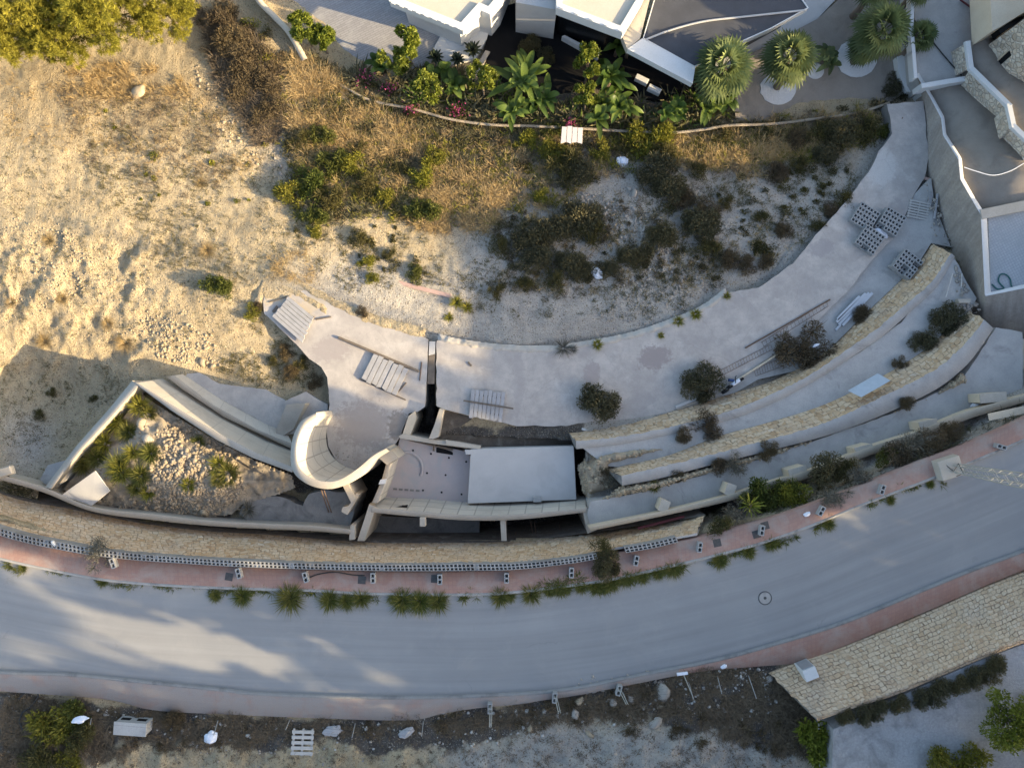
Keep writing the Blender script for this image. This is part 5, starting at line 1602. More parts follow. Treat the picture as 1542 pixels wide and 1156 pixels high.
def block_stack(px, py, z, rot, seed, label, layers=2, miss=0):
    rg = random.Random(seed); root = empty('block_stack', P(px, py, z), rot, label, 'block stack', 'pallets of grey hollow blocks')
    new('pallet', PM, root, (0, 0, 0))
    for l in range(layers):
        for i in range(3):
            for j in range(5):
                if l == layers - 1 and rg.random() < miss: continue
                new('hollow_block', HB, root, ((i - 1) * .39 + rg.uniform(-.008, .008), (j - 2) * .235 + rg.uniform(-.008, .008), .12 + l * .225), rg.uniform(-.03, .03))
    return root


block_stack(1296, 330, -5.0, R(-32), 1, 'pallet of grey hollow blocks nearest the earth slope', 2, .05)
block_stack(1335, 337, -4.9, R(-30), 2, 'pallet of grey hollow blocks standing at the kerb above the white sack', 2, .22)
block_stack(1303, 364, -4.85, R(-34), 3, 'pallet of grey hollow blocks left of the white sack', 2, .1)
block_stack(1359, 400, -4.7, R(-38), 4, 'pallet of grey hollow blocks alone beside the upper stone wall', 2, .15)
o = new('wooden_pallet', pallet_mesh(1.0, 1.15, 7), None, P(1382, 317, -4.95), R(78)); tag(o, 'pale empty slatted pallet at the top of the drive by the streaked wall', 'pallet')
o = new('wooden_pallet', pallet_mesh(1.25, 1.0, 5), None, P(456, 1116, zat(456, 1116) + .05), R(86)); o.rotation_euler = (R(6), 0, R(86)); tag(o, 'pale slatted pallet on the dark soil below the road', 'pallet')
for i, (a, b, m_, lab) in enumerate((((1262, 489), (1308, 441), 'steel', 'grey metal profile lying lowest in the bundle by the dark bush'), ((1259, 485), (1303, 442), 'steel', 'second grey metal profile of the bundle beside the upper wall'),
                                     ((1268, 490), (1313, 441), 'steel', 'pale metal profile on the right edge of the bundle'), ((1260, 481), (1294, 446), 'steel', 'shortest grey metal profile on the left edge of the bundle'))):
    bar('metal_profile', a, b, -4.55 + .05 * (i % 2), .15, .07, M[m_], lab, 'metal profile', None, 'bundle of grey metal profiles')
bar('metal_profile', (1258, 497), (1266, 488), -4.58, .12, .06, M['steel'], 'short stub of grey profile at the lower end of the bundle', 'metal profile')
prism_px('metal_sheet', [(1277, 588), (1322, 562), (1341, 573), (1297, 598)], [-2.35, -2.35, -1.95, -1.95], .05, M['steel'])
tag(bpy.data.objects['metal_sheet'], 'flat grey blue metal sheet leaning on the lower stone wall', 'sheet')


# white sacks and rubbish
def sack(px, py, z, r, el, rot, label, seed, mat='plastic', hz=.5, cat='sack', name='plastic_sack'):
    bm = bmesh.new(); bmesh.ops.create_icosphere(bm, subdivisions=3, radius=1.0); off = Vector((seed * 3.1, seed, 0))
    for v in bm.verts:
        n = mnoise.noise(v.co * 1.6 + off) * .35 + mnoise.noise(v.co * 4 + off) * .16
        v.co = v.co * (1 + n); v.co.z = max(-.35, v.co.z)
    me = bpy.data.meshes.new(name); bm.to_mesh(me); bm.free(); me.materials.append(M[mat])
    o = new(name, me, None, P(px, py, z), rot); o.scale = (r, r * el, r * hz)
    return tag(o, label, cat)


sack(937, 243, zat(937, 243) + .08, .34, .75, -.3, 'white plastic sack in the bushes near the pink panel', 1)
sack(899, 411, zat(899, 411) + .12, .36, .65, -.8, 'white plastic sack with a dark opening against dark scrub', 2)
sack(1324, 351, -4.75, .44, .6, -.35, 'white plastic sack leaning between two pallets of blocks', 3)
sack(317, 1110, zat(317, 1110) + .15, .33, .8, .9, 'white plastic sack hanging on the fence below the road', 4)
sack(612, 1102, zat(612, 1102) + .1, .40, .5, .5, 'grey crumpled plastic sheet caught on the fence below the road', 5, 'wood', .35)
sack(120, 1083, zat(120, 1083) + .75, .38, .4, .3, 'white scrap of plastic on the green bush at the lower left', 6, 'plastic', .2, 'scrap')
sack(500, 1100, zat(500, 1100) + .1, .45, .55, .2, 'grey rag heap on the dark soil below the road', 7, 'wood', .2, 'rag')
sack(1090, 1003, zat(1090, 1003) + .1, .16, .6, .5, 'small pale blue rag by the end of the lower pavement', 8, 'plastic', .4, 'rag')
sack(1215, 774, .15, .17, .6, .5, 'small white scrap heap lying on the upper pavement', 9, 'plastic', .4, 'scrap')
sack(1229, 520, zat(1229, 520) + 1.25, .20, .35, .4, 'white scrap of plastic on top of the large dark brown bush', 10, 'plastic', .3, 'scrap')
sack(1470, 610, -2.25, .30, .5, .1, 'white crumpled scrap at the foot of the broad tan post', 11, 'plastic', .5, 'scrap')
boards('slatted_pallet', [(846, 191), (878, 192), (877, 216), (844, 215)], 4, zat(862, 205) + 1.1, M['pinkpanel'], 'pale pink slatted panel lying by the garden wall among flowers', 'panel', seed=9, th=.04)
# small wheeled machine
t_ = empty('wheeled_machine', P(1102, 578, -4.5), R(32), 'small white and blue machine with black wheels beside the upper stone wall', 'machine')
mb = MB(); mb.box((.15, 0, .18), (.62, .22, .22), 0, 0, .7); mb.build('body', M['plastic'], t_, .04)
MB().box((.02, .22, .2), (.16, .36, .14), .9, 0, .7).build('side_box', M['blueplastic'], t_, .02)
MB().tube([(.1, 0, .4), (.18, .3, .62), (.28, .34, .6)], .022, 5).build('handlebar', M['rubberhole'], t_)
for wx_, wy_, rr_ in ((-.22, -.04, .2), (-.55, -.1, .22), (.48, -.03, .17)):
    MB().tube([(wx_, wy_ - .06, rr_), (wx_, wy_ + .06, rr_)], rr_, 14).build('wheel', M['rubberhole'], t_)
MB().tube([(-.6, -.08, .24), (-.2, 0, .32), (.1, 0, .36)], .03, 5).build('frame', M['greysteel'], t_)

# ------------------------------------------------------------------ along the pavements
def stub_block(px, py, rot, label, rods=0, tip=None):
    t = empty('concrete_block', P(px, py, .13), rot, label, 'concrete block', 'grey blocks standing along the pavements')
    new('block_body', BLK, t)
    for r_ in range(rods):
        p = P(px + r_ * 3, py, .13 + .4); q = P(tip[0] + r_ * 3, tip[1], 1.3)
        o = MB().tube([p - Vector(t.location), q - Vector(t.location)], .018, 5).build('rod', M['greysteel'], t); o.rotation_euler = (0, 0, -rot)
    return t


mb = MB(); me = hollow_block(); BLK = me
BLK2 = bpy.data.meshes.new('block_body')
bm = bmesh.new(); bm.from_mesh(HB)
bmesh.ops.scale(bm, vec=(1.25, .95, 1.3), verts=bm.verts); bm.to_mesh(BLK2); bm.free()
for m_ in (M['block'], M['concdark']): BLK2.materials.append(m_)
BLK = BLK2
for x, y, a, lab in ((174, 846, 70, 'grey hollow block on the pavement under the dry bush at the left'), (362, 861, 75, 'grey hollow block beside the first square drain cover on the pavement'),
                     (462, 867, 75, 'grey hollow block above the second kerb clump of grass'), (563, 868, 88, 'grey hollow block at the right of a square drain cover under the long parapet'),
                     (663, 870, 90, 'grey hollow block in the sunlit stretch of pavement'), (763, 868, 90, 'grey hollow block just below the end of the lit pavement'),
                     (860, 860, 92, 'grey hollow block left of the tree growing through the parapet'), (957, 842, 100, 'grey hollow block just right of the tree growing through the parapet'),
                     (1052, 822, 98, 'grey hollow block left of a single dark drain cover'), (1145, 797, 98, 'grey hollow block between two dark drain covers'),
                     (1234, 768, 118, 'grey hollow block beside the white scraps on the pavement'), (1325, 736, 108, 'grey hollow block left of the mast foot'),
                     (1503, 672, 18, 'grey hollow block on the pavement right of the mast foot')):
    stub_block(x, y, R(-a), lab)
for x, y, a, tp, lab in ((738, 1063, 90, (737, 1094), 'grey block with two upright rods at the middle of the lower pavement edge'), (835, 1047, 95, (841, 1073), 'grey block with rods near the end of the lower pavement'),
                         (931, 1036, 105, (943, 1060), 'grey block with rods between two boulders below the road')):
    stub_block(x, y, R(-a), lab, 2, tp)
bar('leaning_post', (79, 813), (85, 820), .5, .12, .12, M['white'], 'short white post leaning on the hollow block wall at the left', 'post', .3)
for x, y, a, lab in ((345, 868, 10, 'dark square drain cover left of the second pavement block'), (545, 873, 4, 'dark square drain cover with a cable on the pavement'), (655, 871, 3, 'dark square drain cover in the sunlit stretch of pavement'),
                     (1080, 817, -12, 'dark square drain cover below the round bush on the pavement'), (1139, 804, -16, 'dark drain cover left of a block, lower of a pair'), (1152, 791, -16, 'dark drain cover right of a block, upper of a pair')):
    o = MB().box((0, 0, 0), (.36, .36, .012)).build('drain_cover', M['grate'], None, .003, P(x, y, .131), R(-a)); tag(o, lab, 'drain cover', 'drain covers on the upper pavement')
o = MB().tube([P(x, y, .15) for x, y in catmull([(466, 869), (480, 864), (505, 861), (530, 865), (549, 866)], 20)], .03, 5).build('cable', M['cable']); tag(o, 'dark cable lying on the pavement between a block and a drain cover', 'cable')
bar('broken_tile', (1376, 262), (1383, 266), -5.35, .14, .05, M['redwood'], 'reddish broken tile on the upper end of the drive', 'tile')
bar('broken_tile', (1388, 268), (1399, 271), -5.3, .16, .08, M['redwood'], 'longer reddish broken tile by the foot of the streaked wall', 'tile')
bar('scrap_plank', (1296, 478), (1306, 463), -4.5, .10, .05, M['woodbrown'], 'dark plank half under the dead bush beside the metal profiles', 'plank')
bar('scrap_plank', (1017, 613), (1055, 597), -4.5, .16, .10, M['bluewhite'], 'pale plank between the dark bush and the upper stone wall', 'plank')
bar('scrap_plank', (876, 645), (888, 650), -4.46, .12, .08, M['white'], 'short white stub at the end of the upper stone wall', 'plank')
for px_, py_, rr_, lab_ in ((1216, 990 - 48, .45, 'dark oil stain'),):
    pass
# manhole in the road
t_ = empty('manhole_cover', P(1152, 900, 0.002), 0, 'round iron manhole cover in the asphalt', 'manhole cover')
th = np.linspace(0, 2 * math.pi, 29)[:-1]
ringp = lambda r, z: np.stack([r * np.cos(np.append(th, 0)), r * np.sin(np.append(th, 0)), np.full(29, z)], 1)
loft('rim', [ringp(.32, -.01), ringp(.32, .012), ringp(.29, .012), ringp(.29, -.01)], M['grate'], parent=t_)
MB().tube([(0, 0, -.02), (0, 0, .008)], .26, 24).build('lid', M['asphaltlid'] if 'asphaltlid' in M else M['kerb'], t_)
MB().tube([(0, 0, 0), (0, 0, .014)], .07, 12).build('boss', M['grate'], t_)
# mast at the right with its footing
mp = P(1432, 703, .13)
t_ = empty('lattice_mast', mp, R(12), 'grey steel lattice mast rising from a concrete footing on the pavement', 'mast')
MB().box((-.25, .05, -.3), (1.15, 1.0, .75), .1, 0, .92).build('footing', M['cream'], t_, .03)
hm, wb = 10.5, .30
for sx in (-1, 1):
    for sy in (-1, 1):
        MB().tube([(sx * wb / 2, sy * wb / 2, .3), (sx * (wb + .16) / 2, sy * (wb + .16) / 2, 4.5), (sx * wb / 2, sy * wb / 2, hm)], .024, 5).build('leg', M['greysteel'], t_)
mb = MB(); n = 34
for i in range(n):
    z0, z1 = .3 + (hm - .3) * i / n, .3 + (hm - .3) * (i + 1) / n
    h_ = (wb + .10) / 2; s = 1 if i % 2 else -1
    for a, b in (((-h_ * s, -h_), (h_ * s, -h_)), ((-h_ * s, h_), (h_ * s, h_)), ((-h_, -h_ * s), (-h_, h_ * s)), ((h_, -h_ * s), (h_, h_ * s))):
        mb.tube([(*a, z0), (*b, z1)], .012, 4, caps=False)
mb.build('bracing', M['greysteel'], t_)
MB().tube([(-.5, .3, .42), (-.2, -.1, .5), (.1, .2, .47), (.25, -.3, .44), (-.1, -.35, .46)], .02, 5).build('loose_cable', M['cable'], t_)

# ------------------------------------------------------------------ below the road
cb = empty('concrete_box', P(210, 1076, zat(210, 1076) - .1), R(-4), 'grey concrete service box with two dark slots below the road', 'service box')
MB().box((0, -.28, 0), (1.45, .55, .78)).build('box_body', M['block'], cb, .02)
for x in (-.38, .36): MB().box((x, .004, .36), (.42, .03, .18)).build('slot', M['black'], cb)  # black plates painted for the shade inside the slots
MB().box((0, -.28, .78), (1.5, .6, .05)).build('lid', M['conc'], cb, .01)
fpts = [(138, 1078), (230, 1082), (330, 1078), (438, 1080), (536, 1084), (638, 1082), (738, 1070), (838, 1056), (938, 1040), (1036, 1022), (1079, 1012), (1124, 1008)]
tips = [(136, 1090), (226, 1096), (322, 1106), (430, 1098), (530, 1110), (635, 1108), (738, 1095), (841, 1074), (944, 1058), (1044, 1052), (1087, 1044), (1139, 1051)]
wf = empty('wire_fence', P(600, 1085, 0), 0, 'thin wire fence with leaning metal posts along the foot of the lower pavement', 'fence')
tops = []
for (a, b) in zip(fpts, tips):
    z0 = zat(*a); p, q = P(*a, z0 - .2), P(*b, z0 + 1.2); tops.append((p, q))
    under(MB().tube([p, q], .019, 6).build('fence_post', M['block']), wf)
for s in (.35, .65, .97):
    pts = []
    for i in range(len(tops) - 1):
        a, b = tops[i][0].lerp(tops[i][1], s), tops[i + 1][0].lerp(tops[i + 1][1], s)
        pts += [a, (a + b) / 2 - Vector((0, 0, .06))]
    pts.append(tops[-1][0].lerp(tops[-1][1], s))
    under(MB().tube(pts, .0035, 3).build('wire', M['cable']), wf)
t_ = empty('bracket_pole', P(1040, 1030, .1), 0, 'leaning pole with a pale cross piece at its upper end', 'pole')
under(MB().box(P(1027, 1013, .6), (.5, .12, .1), .12).build('cross_piece', M['plastic'], None, .01), t_)
under(MB().tube([P(1029, 1014, .62), P(1045, 1052, .25)], .025, 5).build('pole', M['greysteel']), t_)
o = MB().tube([P(x, y, zat(x, y) + .12) for x, y in ((28, 1052), (40, 1040), (55, 1037), (58, 1048), (48, 1062), (34, 1072), (29, 1085), (34, 1098))], .035, 6).build('black_hose', M['cable']); tag(o, 'black hose looping over the soil at the lower left', 'hose')

# ------------------------------------------------------------------ the villa
vl = empty('villa', P(850, -40, -7.4), 0, 'white flat roofed villa with beige and charcoal roofs at the upper edge', 'house')


def roof(nm, pts, z, th_, rimw, mats, depth=.16):
    """slab with an upstand round its edge"""
    w_ = [P(x, y, z) for x, y in pts]; n = len(w_)
    ar = sum(w_[i].x * w_[(i + 1) % n].y - w_[(i + 1) % n].x * w_[i].y for i in range(n))
    if ar < 0: w_ = w_[::-1]
    ins = []
    for i in range(n):
        a, b, c = w_[i - 1], w_[i], w_[(i + 1) % n]
        d1, d2 = (b - a).normalized(), (c - b).normalized()
        n1, n2 = Vector((-d1.y, d1.x, 0)), Vector((-d2.y, d2.x, 0)); m_ = (n1 + n2)
        m_ = m_ / max(.35, m_.length ** 2 / 2) if m_.length > .1 else n1
        ins.append(b + m_ * rimw)
    dn = Vector((0, 0, depth)); o_ = []
    mb = MB(); vs_ = w_ + ins + [p - dn for p in ins] + [p - Vector((0, 0, th_)) for p in w_]
    fs_ = []
    for i in range(n):
        j = (i + 1) % n
        fs_ += [(i, j, n + j, n + i), (n + i, n + j, 2 * n + j, 2 * n + i), (3 * n + i, 3 * n + j, j, i)]
    mb.add(vs_, fs_, 0); rimo = mb.build(nm, mats[0]); under(rimo, vl)
    mb = MB(); mb.prism([p - Vector((0, 0, depth - .002)) for p in ins], .05)
    me = mb.mesh('roof_field', mats[1]); bm = bmesh.new(); bm.from_mesh(me); bmesh.ops.triangulate(bm, faces=[f for f in bm.faces if len(f.verts) > 4]); bm.to_mesh(me); bm.free()
    fo = bpy.data.objects.new('roof_field', me); C.objects.link(fo); fo.parent = rimo
    return rimo


roof('roof', [(560, -70), (586, 2), (697, 46), (724, 16), (738, 22), (757, 0), (790, -70)], -3.6, .55, .35, (M['white'], M['roofbeige']))
prism_px('wall', [(600, -66), (604, -6), (690, 32), (720, 8), (738, 14), (752, -4), (776, -66)], -4.16, 3.4, M['white'], vl)
roof('roof', [(838, -70), (838, 12), (938, 50), (968, 0), (1000, -70)], -3.0, .7, .3, (M['white'], M['roofbeige']))
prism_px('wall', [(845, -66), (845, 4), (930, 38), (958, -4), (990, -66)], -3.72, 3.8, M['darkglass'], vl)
prism_px('link_wall', [(776, -60), (777, 4), (838, 15), (838, -60)], -3.9, 3.3, M['bluewhite'], vl)
prism_px('terrace_wall', [(968, -40), (988, -40), (964, 58), (945, 75), (937, 55)], -3.9, .5, M['cream'], vl)
roof('charcoal_roof', [(968, 58), (986, -4), (1000, -70), (1160, -70), (1218, 12), (1160, 44), (1110, 66), (1046, 101)], -3.9, .5, .05, (M['white'], M['charcoal']), .06)
prism_px('fascia', [(945, 74), (967, 58), (1047, 101), (1043, 126)], -3.85, .45, M['white'], vl)
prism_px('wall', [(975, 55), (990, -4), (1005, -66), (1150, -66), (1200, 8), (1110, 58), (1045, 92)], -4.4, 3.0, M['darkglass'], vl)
sm = catmull([(968, 60), (1010, 44), (1060, 31), (1120, 24), (1213, 14)], 30); s2 = sm + np.array([.3, 3.0])
under(loft('roof_seam', [Pn(sm, -3.95), Pn(sm, -3.86), Pn(s2, -3.86), Pn(s2, -3.95)], M['bluewhite']), vl)
for i in range(9):
    t = i / 8; x, y = 592 + 100 * t, 6 + 38.5 * t
    under(MB().box(P(x, y, -3.6), (.22, .07, .07), R(-21)).build('roof_drip', M['white'], None, .01), vl)
for i in range(5):
    t = i / 4; x, y = 846 + 88 * t, 13 + 34 * t
    under(MB().box(P(x, y, -3.0), (.22, .07, .07), R(-21)).build('roof_drip', M['white'], None, .01), vl)
prism_px('bench', [(846, 55), (850, 53), (903, 80), (901, 86)], -6.6, .5, M['white'])
tag(bpy.data.objects['bench'], 'long narrow white bench in the dark patio below the villa', 'bench')
for x, y, lab in ((965, 123, 'white block seat in the garden under the charcoal roof, left of two'), (984, 138, 'white block seat in the garden under the charcoal roof, right of two')):
    o = MB().box((0, 0, 0), (.75, .3, .4)).build('garden_bench', M['white'], None, .02, P(x, y, -7.0), R(-26)); tag(o, lab, 'seat')
# garden wall towards the hillside
gw = rs([(455, 92), (520, 130), (560, 150), (620, 162), (680, 178), (740, 186), (800, 188), (880, 192), (950, 196), (1010, 198), (1060, 193), (1097, 187), (1160, 185), (1220, 178), (1290, 168), (1340, 153)], 120)
gw2 = gw + np.array([.5, 4.0]); rg = np.random.RandomState(3); zj = -6.15 + rg.uniform(-.10, .06, 120)
tag(loft('garden_wall', [Pn(gw, -8), Pn(gw, zj), Pn(gw2, zj), Pn(gw2, -7.2)], M['rubbleground']), 'low beige stone wall between the villa garden and the dry slope', 'wall')
gw = rs([(372, -40), (384, 0), (410, 28), (432, 52), (455, 92)], 40); gw2 = gw + np.array([8, -4])
tag(loft('garden_wall', [Pn(gw, -7.4), Pn(gw, -5.9), Pn(gw2, -5.9), Pn(gw2, -7.8)], M['tan']), 'tan wall running down beside the villa driveway', 'wall')
gw = rs([(1374, -40), (1372, 60), (1372, 100), (1375, 132), (1366, 150)], 40)
prism_px('garden_wall', [(1350, 86), (1373, 78), (1376, 140), (1366, 138), (1354, 112)], -6.3, 1.2, M['white'])
tag(bpy.data.objects['garden_wall.002'] if 'garden_wall.002' in bpy.data.objects else bpy.data.objects['garden_wall'], 'white rendered wall end beside the palms', 'wall')

# ------------------------------------------------------------------ the neighbour on the right
NB = [(1387, 140), (1392, 165), (1394, 200), (1399, 250), (1410, 300), (1424, 350), (1440, 405), (1449, 450), (1468, 492), (1508, 518), (1545, 522), (1700, 518)]
NTp = [(1379, 112), (1400, 146), (1417, 178), (1420, 204), (1443, 240), (1446, 270), (1462, 298), (1477, 324), (1480, 385), (1483, 446), (1543, 434), (1700, 410)]
NRm = [(1384, 110), (1404, 144), (1422, 176), (1425, 202), (1448, 238), (1451, 268), (1467, 296), (1486, 326), (1489, 385), (1492, 440), (1543, 428), (1700, 403)]
cwall('retaining_wall', NB, NTp, NRm, [-5.9, -5.9, -5.7, -5.3, -5.0, -4.9, -4.9, -4.8, -4.4, -4.2, -4.0, -4.0], [-5.2, -5.15, -4.65, -4.2, -2.95, -2.6] + [-2.45] * 6, (M['streak'], M['white']), 'tall streaked retaining wall of the neighbour with a zigzag white coping', 160, 1.5, False, under=.6)
def coping(pts, w_, z, label, mat='white', h=.3, name='coping_wall', face=None):
    p = [P(x, y, z[i] if hasattr(z, '__len__') else z) for i, (x, y) in enumerate(pts)]; root = empty(name, p[len(p) // 2], 0, label, 'wall')
    for a, b in zip(p[:-1], p[1:]):
        d = (b - a); L = d.length; az = math.atan2(d.y, d.x)
        o = MB().box((0, 0, -h), (L + w_ * .6, w_, h)).build('coping', M[mat], root, .01); o.location = (a + b) / 2 - p[len(p) // 2] + Vector((0, 0, .002 * (len(root.children)))); o.rotation_euler = (0, -math.asin(d.z / L), az)
        if face:
            o = MB().box((0, 0, -h - face), (L, w_ * .8, face)).build('wall_body', M['stonehouse'], root); o.location = (a + b) / 2 - p[len(p) // 2]; o.rotation_euler = (0, -math.asin(d.z / L), az)
    return root


coping([(1377, -40), (1373, 40), (1376, 78), (1379, 116)], .20, -4.7, 'straight white wall between the palms and the concrete yard', h=.5)
coping([(1390, 129), (1456, 118)], .26, -4.65, 'short white wall across the lower end of the concrete yard', h=.9)
coping([(1458, 64), (1463, 102), (1520, 158), (1527, 190), (1560, 222)], .26, [-3.9, -4.0, -2.8, -2.4, -1.9], 'wide white coping on the pale stone wall beside the stone house', h=.2, face=2.2)
coping([(1482, 322), (1545, 309), (1640, 290)], .50, -2.4, 'cream upper edge of the tiled basin at the right', 'cream', .3)
for a in (((1476, 56), (1500, 66)),):
    pass
def wallpt(px, py, A_, B_, out=.02):
    # where the sight line of a photo point meets the upright wall over the ground line A-B
    d = (B_ - A_); n_ = Vector((d.y, -d.x, 0)).normalized()
    if n_.dot(Vector((-A_.x, -A_.y, 0))) < 0: n_ = -n_
    o_ = Vector((0, 0, H)); r_ = P(px, py, -4) - o_
    t = (A_ - o_).dot(n_) / r_.dot(n_)
    return o_ + r_ * t + n_ * out


sh = empty('stone_house', P(1540, 80, -4), 0, 'pale stone house with small dark windows at the upper right corner', 'house')
fp = [P(x, y, -4.1) for x, y in ((1488, 68), (1497, 82), (1512, 115), (1550, 152), (1640, 190), (1700, 60), (1560, 10), (1510, 52))]
mb = MB(); mb.prism([Vector((p.x, p.y, 1.6)) for p in fp], 6.2); me = mb.mesh('wall', M['stonehouse'])
bm = bmesh.new(); bm.from_mesh(me); bmesh.ops.triangulate(bm, faces=[f for f in bm.faces if len(f.verts) > 4]); bm.to_mesh(me); bm.free()
under(new('wall', me), sh)
q = [wallpt(x, y, fp[1], fp[2]) for x, y in ((1503, 91), (1520, 75), (1523, 84), (1506, 99))]
wd = under(MB().add(q + [p + (q[0] - wallpt(1503, 91, fp[1], fp[2], .1)) for p in q], [(0, 1, 2, 3), (0, 1, 5, 4), (1, 2, 6, 5), (2, 3, 7, 6), (3, 0, 4, 7)]).build('window', M['darkglass']), sh)
MB().tube([q[0], q[1]], .05, 4).build('frame', M['tan'], wd)
prism_px('roof', [(1494, 47), (1488, -60), (1700, -80), (1680, -30), (1545, 17), (1506, 41)], -2.6, 1.6, M['tan'], sh)
mb = MB(); mb.prism([P(x, y, -3.3) for x, y in ((1503, 43), (1537, 20), (1541, 28), (1507, 52))], .6); under(mb.build('window', M['darkglass']), sh)
for pts, lab in (([(1446, 0), (1460, 10), (1475, 20), (1484, 32), (1494, 44), (1502, 52)], 'dark red conduit bundle running to the stone house, thickest strand'), ([(1462, 0), (1474, 14), (1482, 30), (1497, 48)], 'dark red conduit strand nearer the house'),
                 ([(1487, 0), (1486, 14), (1489, 26), (1492, 14), (1490, 0)], 'dark red conduit loop beside the house wall')):
    o = MB().tube([P(x, y, -5.12) for x, y in catmull(pts, 24)], .05, 6).build('conduit', M['redpipe']); tag(o, lab, 'conduit')
o = MB().tube([P(x, y, -5.12) for x, y in catmull([(1372, 28), (1390, 44), (1410, 70), (1430, 94), (1448, 114)], 20)], .035, 6).build('cable', M['cable']); tag(o, 'dark cable running diagonally over the concrete yard', 'cable')
o = MB().tube([P(x, y, -2.58) for x, y in catmull([(1494, 428), (1502, 435), (1512, 434), (1504, 424), (1506, 414), (1514, 413), (1521, 420), (1524, 432), (1534, 436)], 40)], .035, 6).build('garden_hose', M['hose']); tag(o, 'dark green hose looped on the tiled basin floor', 'hose')
o = MB().tube([P(x, y, -2.66) for x, y in catmull([(1452, 252), (1470, 258), (1495, 264), (1520, 258), (1542, 246)], 24)], .02, 5).build('white_cord', M['plastic']); o.name = 'white_rope'; tag(o, 'thin white rope across the brown gravel terrace', 'rope')
prism_px('stone_step', [(1443, 450), (1462, 450), (1461, 456), (1444, 456)], -3.0, .3, M['cream']); tag(bpy.data.objects['stone_step'], 'small pale slab at the foot of the streaked wall', 'slab')
for a, b, lab in (((1424, 448), (1434, 412), 'thin stick leaning in the rubble by the streaked wall'), ((1448, 412), (1447, 432), 'pale stake among rubble by the streaked wall')):
    bar('stick', a, b, -3.1, .05, .05, M['palletwood'], lab, 'stick')
bar('scrap_timber', (1402, 291), (1398, 312), -4.9, .2, .06, M['wood'], 'grey board at the top of the drive beside the empty pallet', 'board')
bar('scrap_timber', (1411, 292), (1406, 330), -4.8, .1, .1, M['wood'], 'long grey board against the streaked wall', 'board')
bar('rust_beam', (1030, 777), (960, 795), -1.6, .12, .10, M['redpipe'], 'rusty red beam lying under the low tan wall by the road', 'beam')
bar('tan_board', (1488, 628), (1545, 616), -.5, .35, .05, M['tan'], 'pale yellowish board lying behind the low tan wall at the right edge', 'board')
# ------------------------------------------------------------------ named plants
for a in ((900, 606, .95, 'dark', 'dark spreading bush on the slab edge above the upper stone wall end', ZS), (1053, 577, .88, 'dark', 'dark bush beside the small white and blue machine', ZS),
          (1206, 524, 1.12, 'brown', 'large dark brown bush with a white scrap on top against the upper stone wall', -4.6), (1296, 478, .55, 'brown', 'low dark dead bush under the metal profiles', -4.65),
          (1420, 482, .72, 'dark', 'dark green bush at the top end of the lower stone wall', -3.3), (1387, 517, .55, 'dark', 'round dark bush on the terrace, left of the bush at the wall end', -3.3),
          (1062, 640, .62, 'brown', 'dead brown bush where the upper crest is broken', -3.4), (1030, 655, .4, 'brown', 'dry brown weeds on the heap beside the dead bush', -3.2)):
    bush(*a[:5], z=a[5])
bush(1353, 546, .3, 'brown', 'small dry tuft at the lower stone wall foot near the metal sheet', z=-3.2)
for a in ((688, 456, .42, 'weed', 'grey green weed in the pale dust beside the pink beam end', None), (704, 462, .36, 'weed', 'right hand neighbour of the weed by the pink beam end', None), (676, 478, .30, 'weed', 'small low weed in the dust below two larger ones', None),
          (848, 524, .62, 'spiky', 'spiky grey weed straddling the edge of the slab', ZS), (864, 526, .3, 'spiky', 'small spiky weed right of the large one on the slab edge', ZS), (899, 519, .34, 'weed', 'low weed on the slab edge above the bare patch', ZS),
          (1021, 484, .34, 'weed', 'green weed on the curved slab edge', ZS), (1047, 473, .36, 'weed', 'brown green weed right of another on the curved slab edge', ZS), (1094, 446, .25, 'weed', 'tiny weed on the slab edge near its stony bend', ZS),
          (546, 470, .26, 'brown', 'small brown weed on the slab edge above the long timber', ZS), (995, 505, .22, 'weed', 'tiny weed between spiky and green weeds on the slab edge', ZS)):
    bush(*a[:5], z=a[5], cat='weed', name='weed')
g1 = 'green bushes on the dry slope'
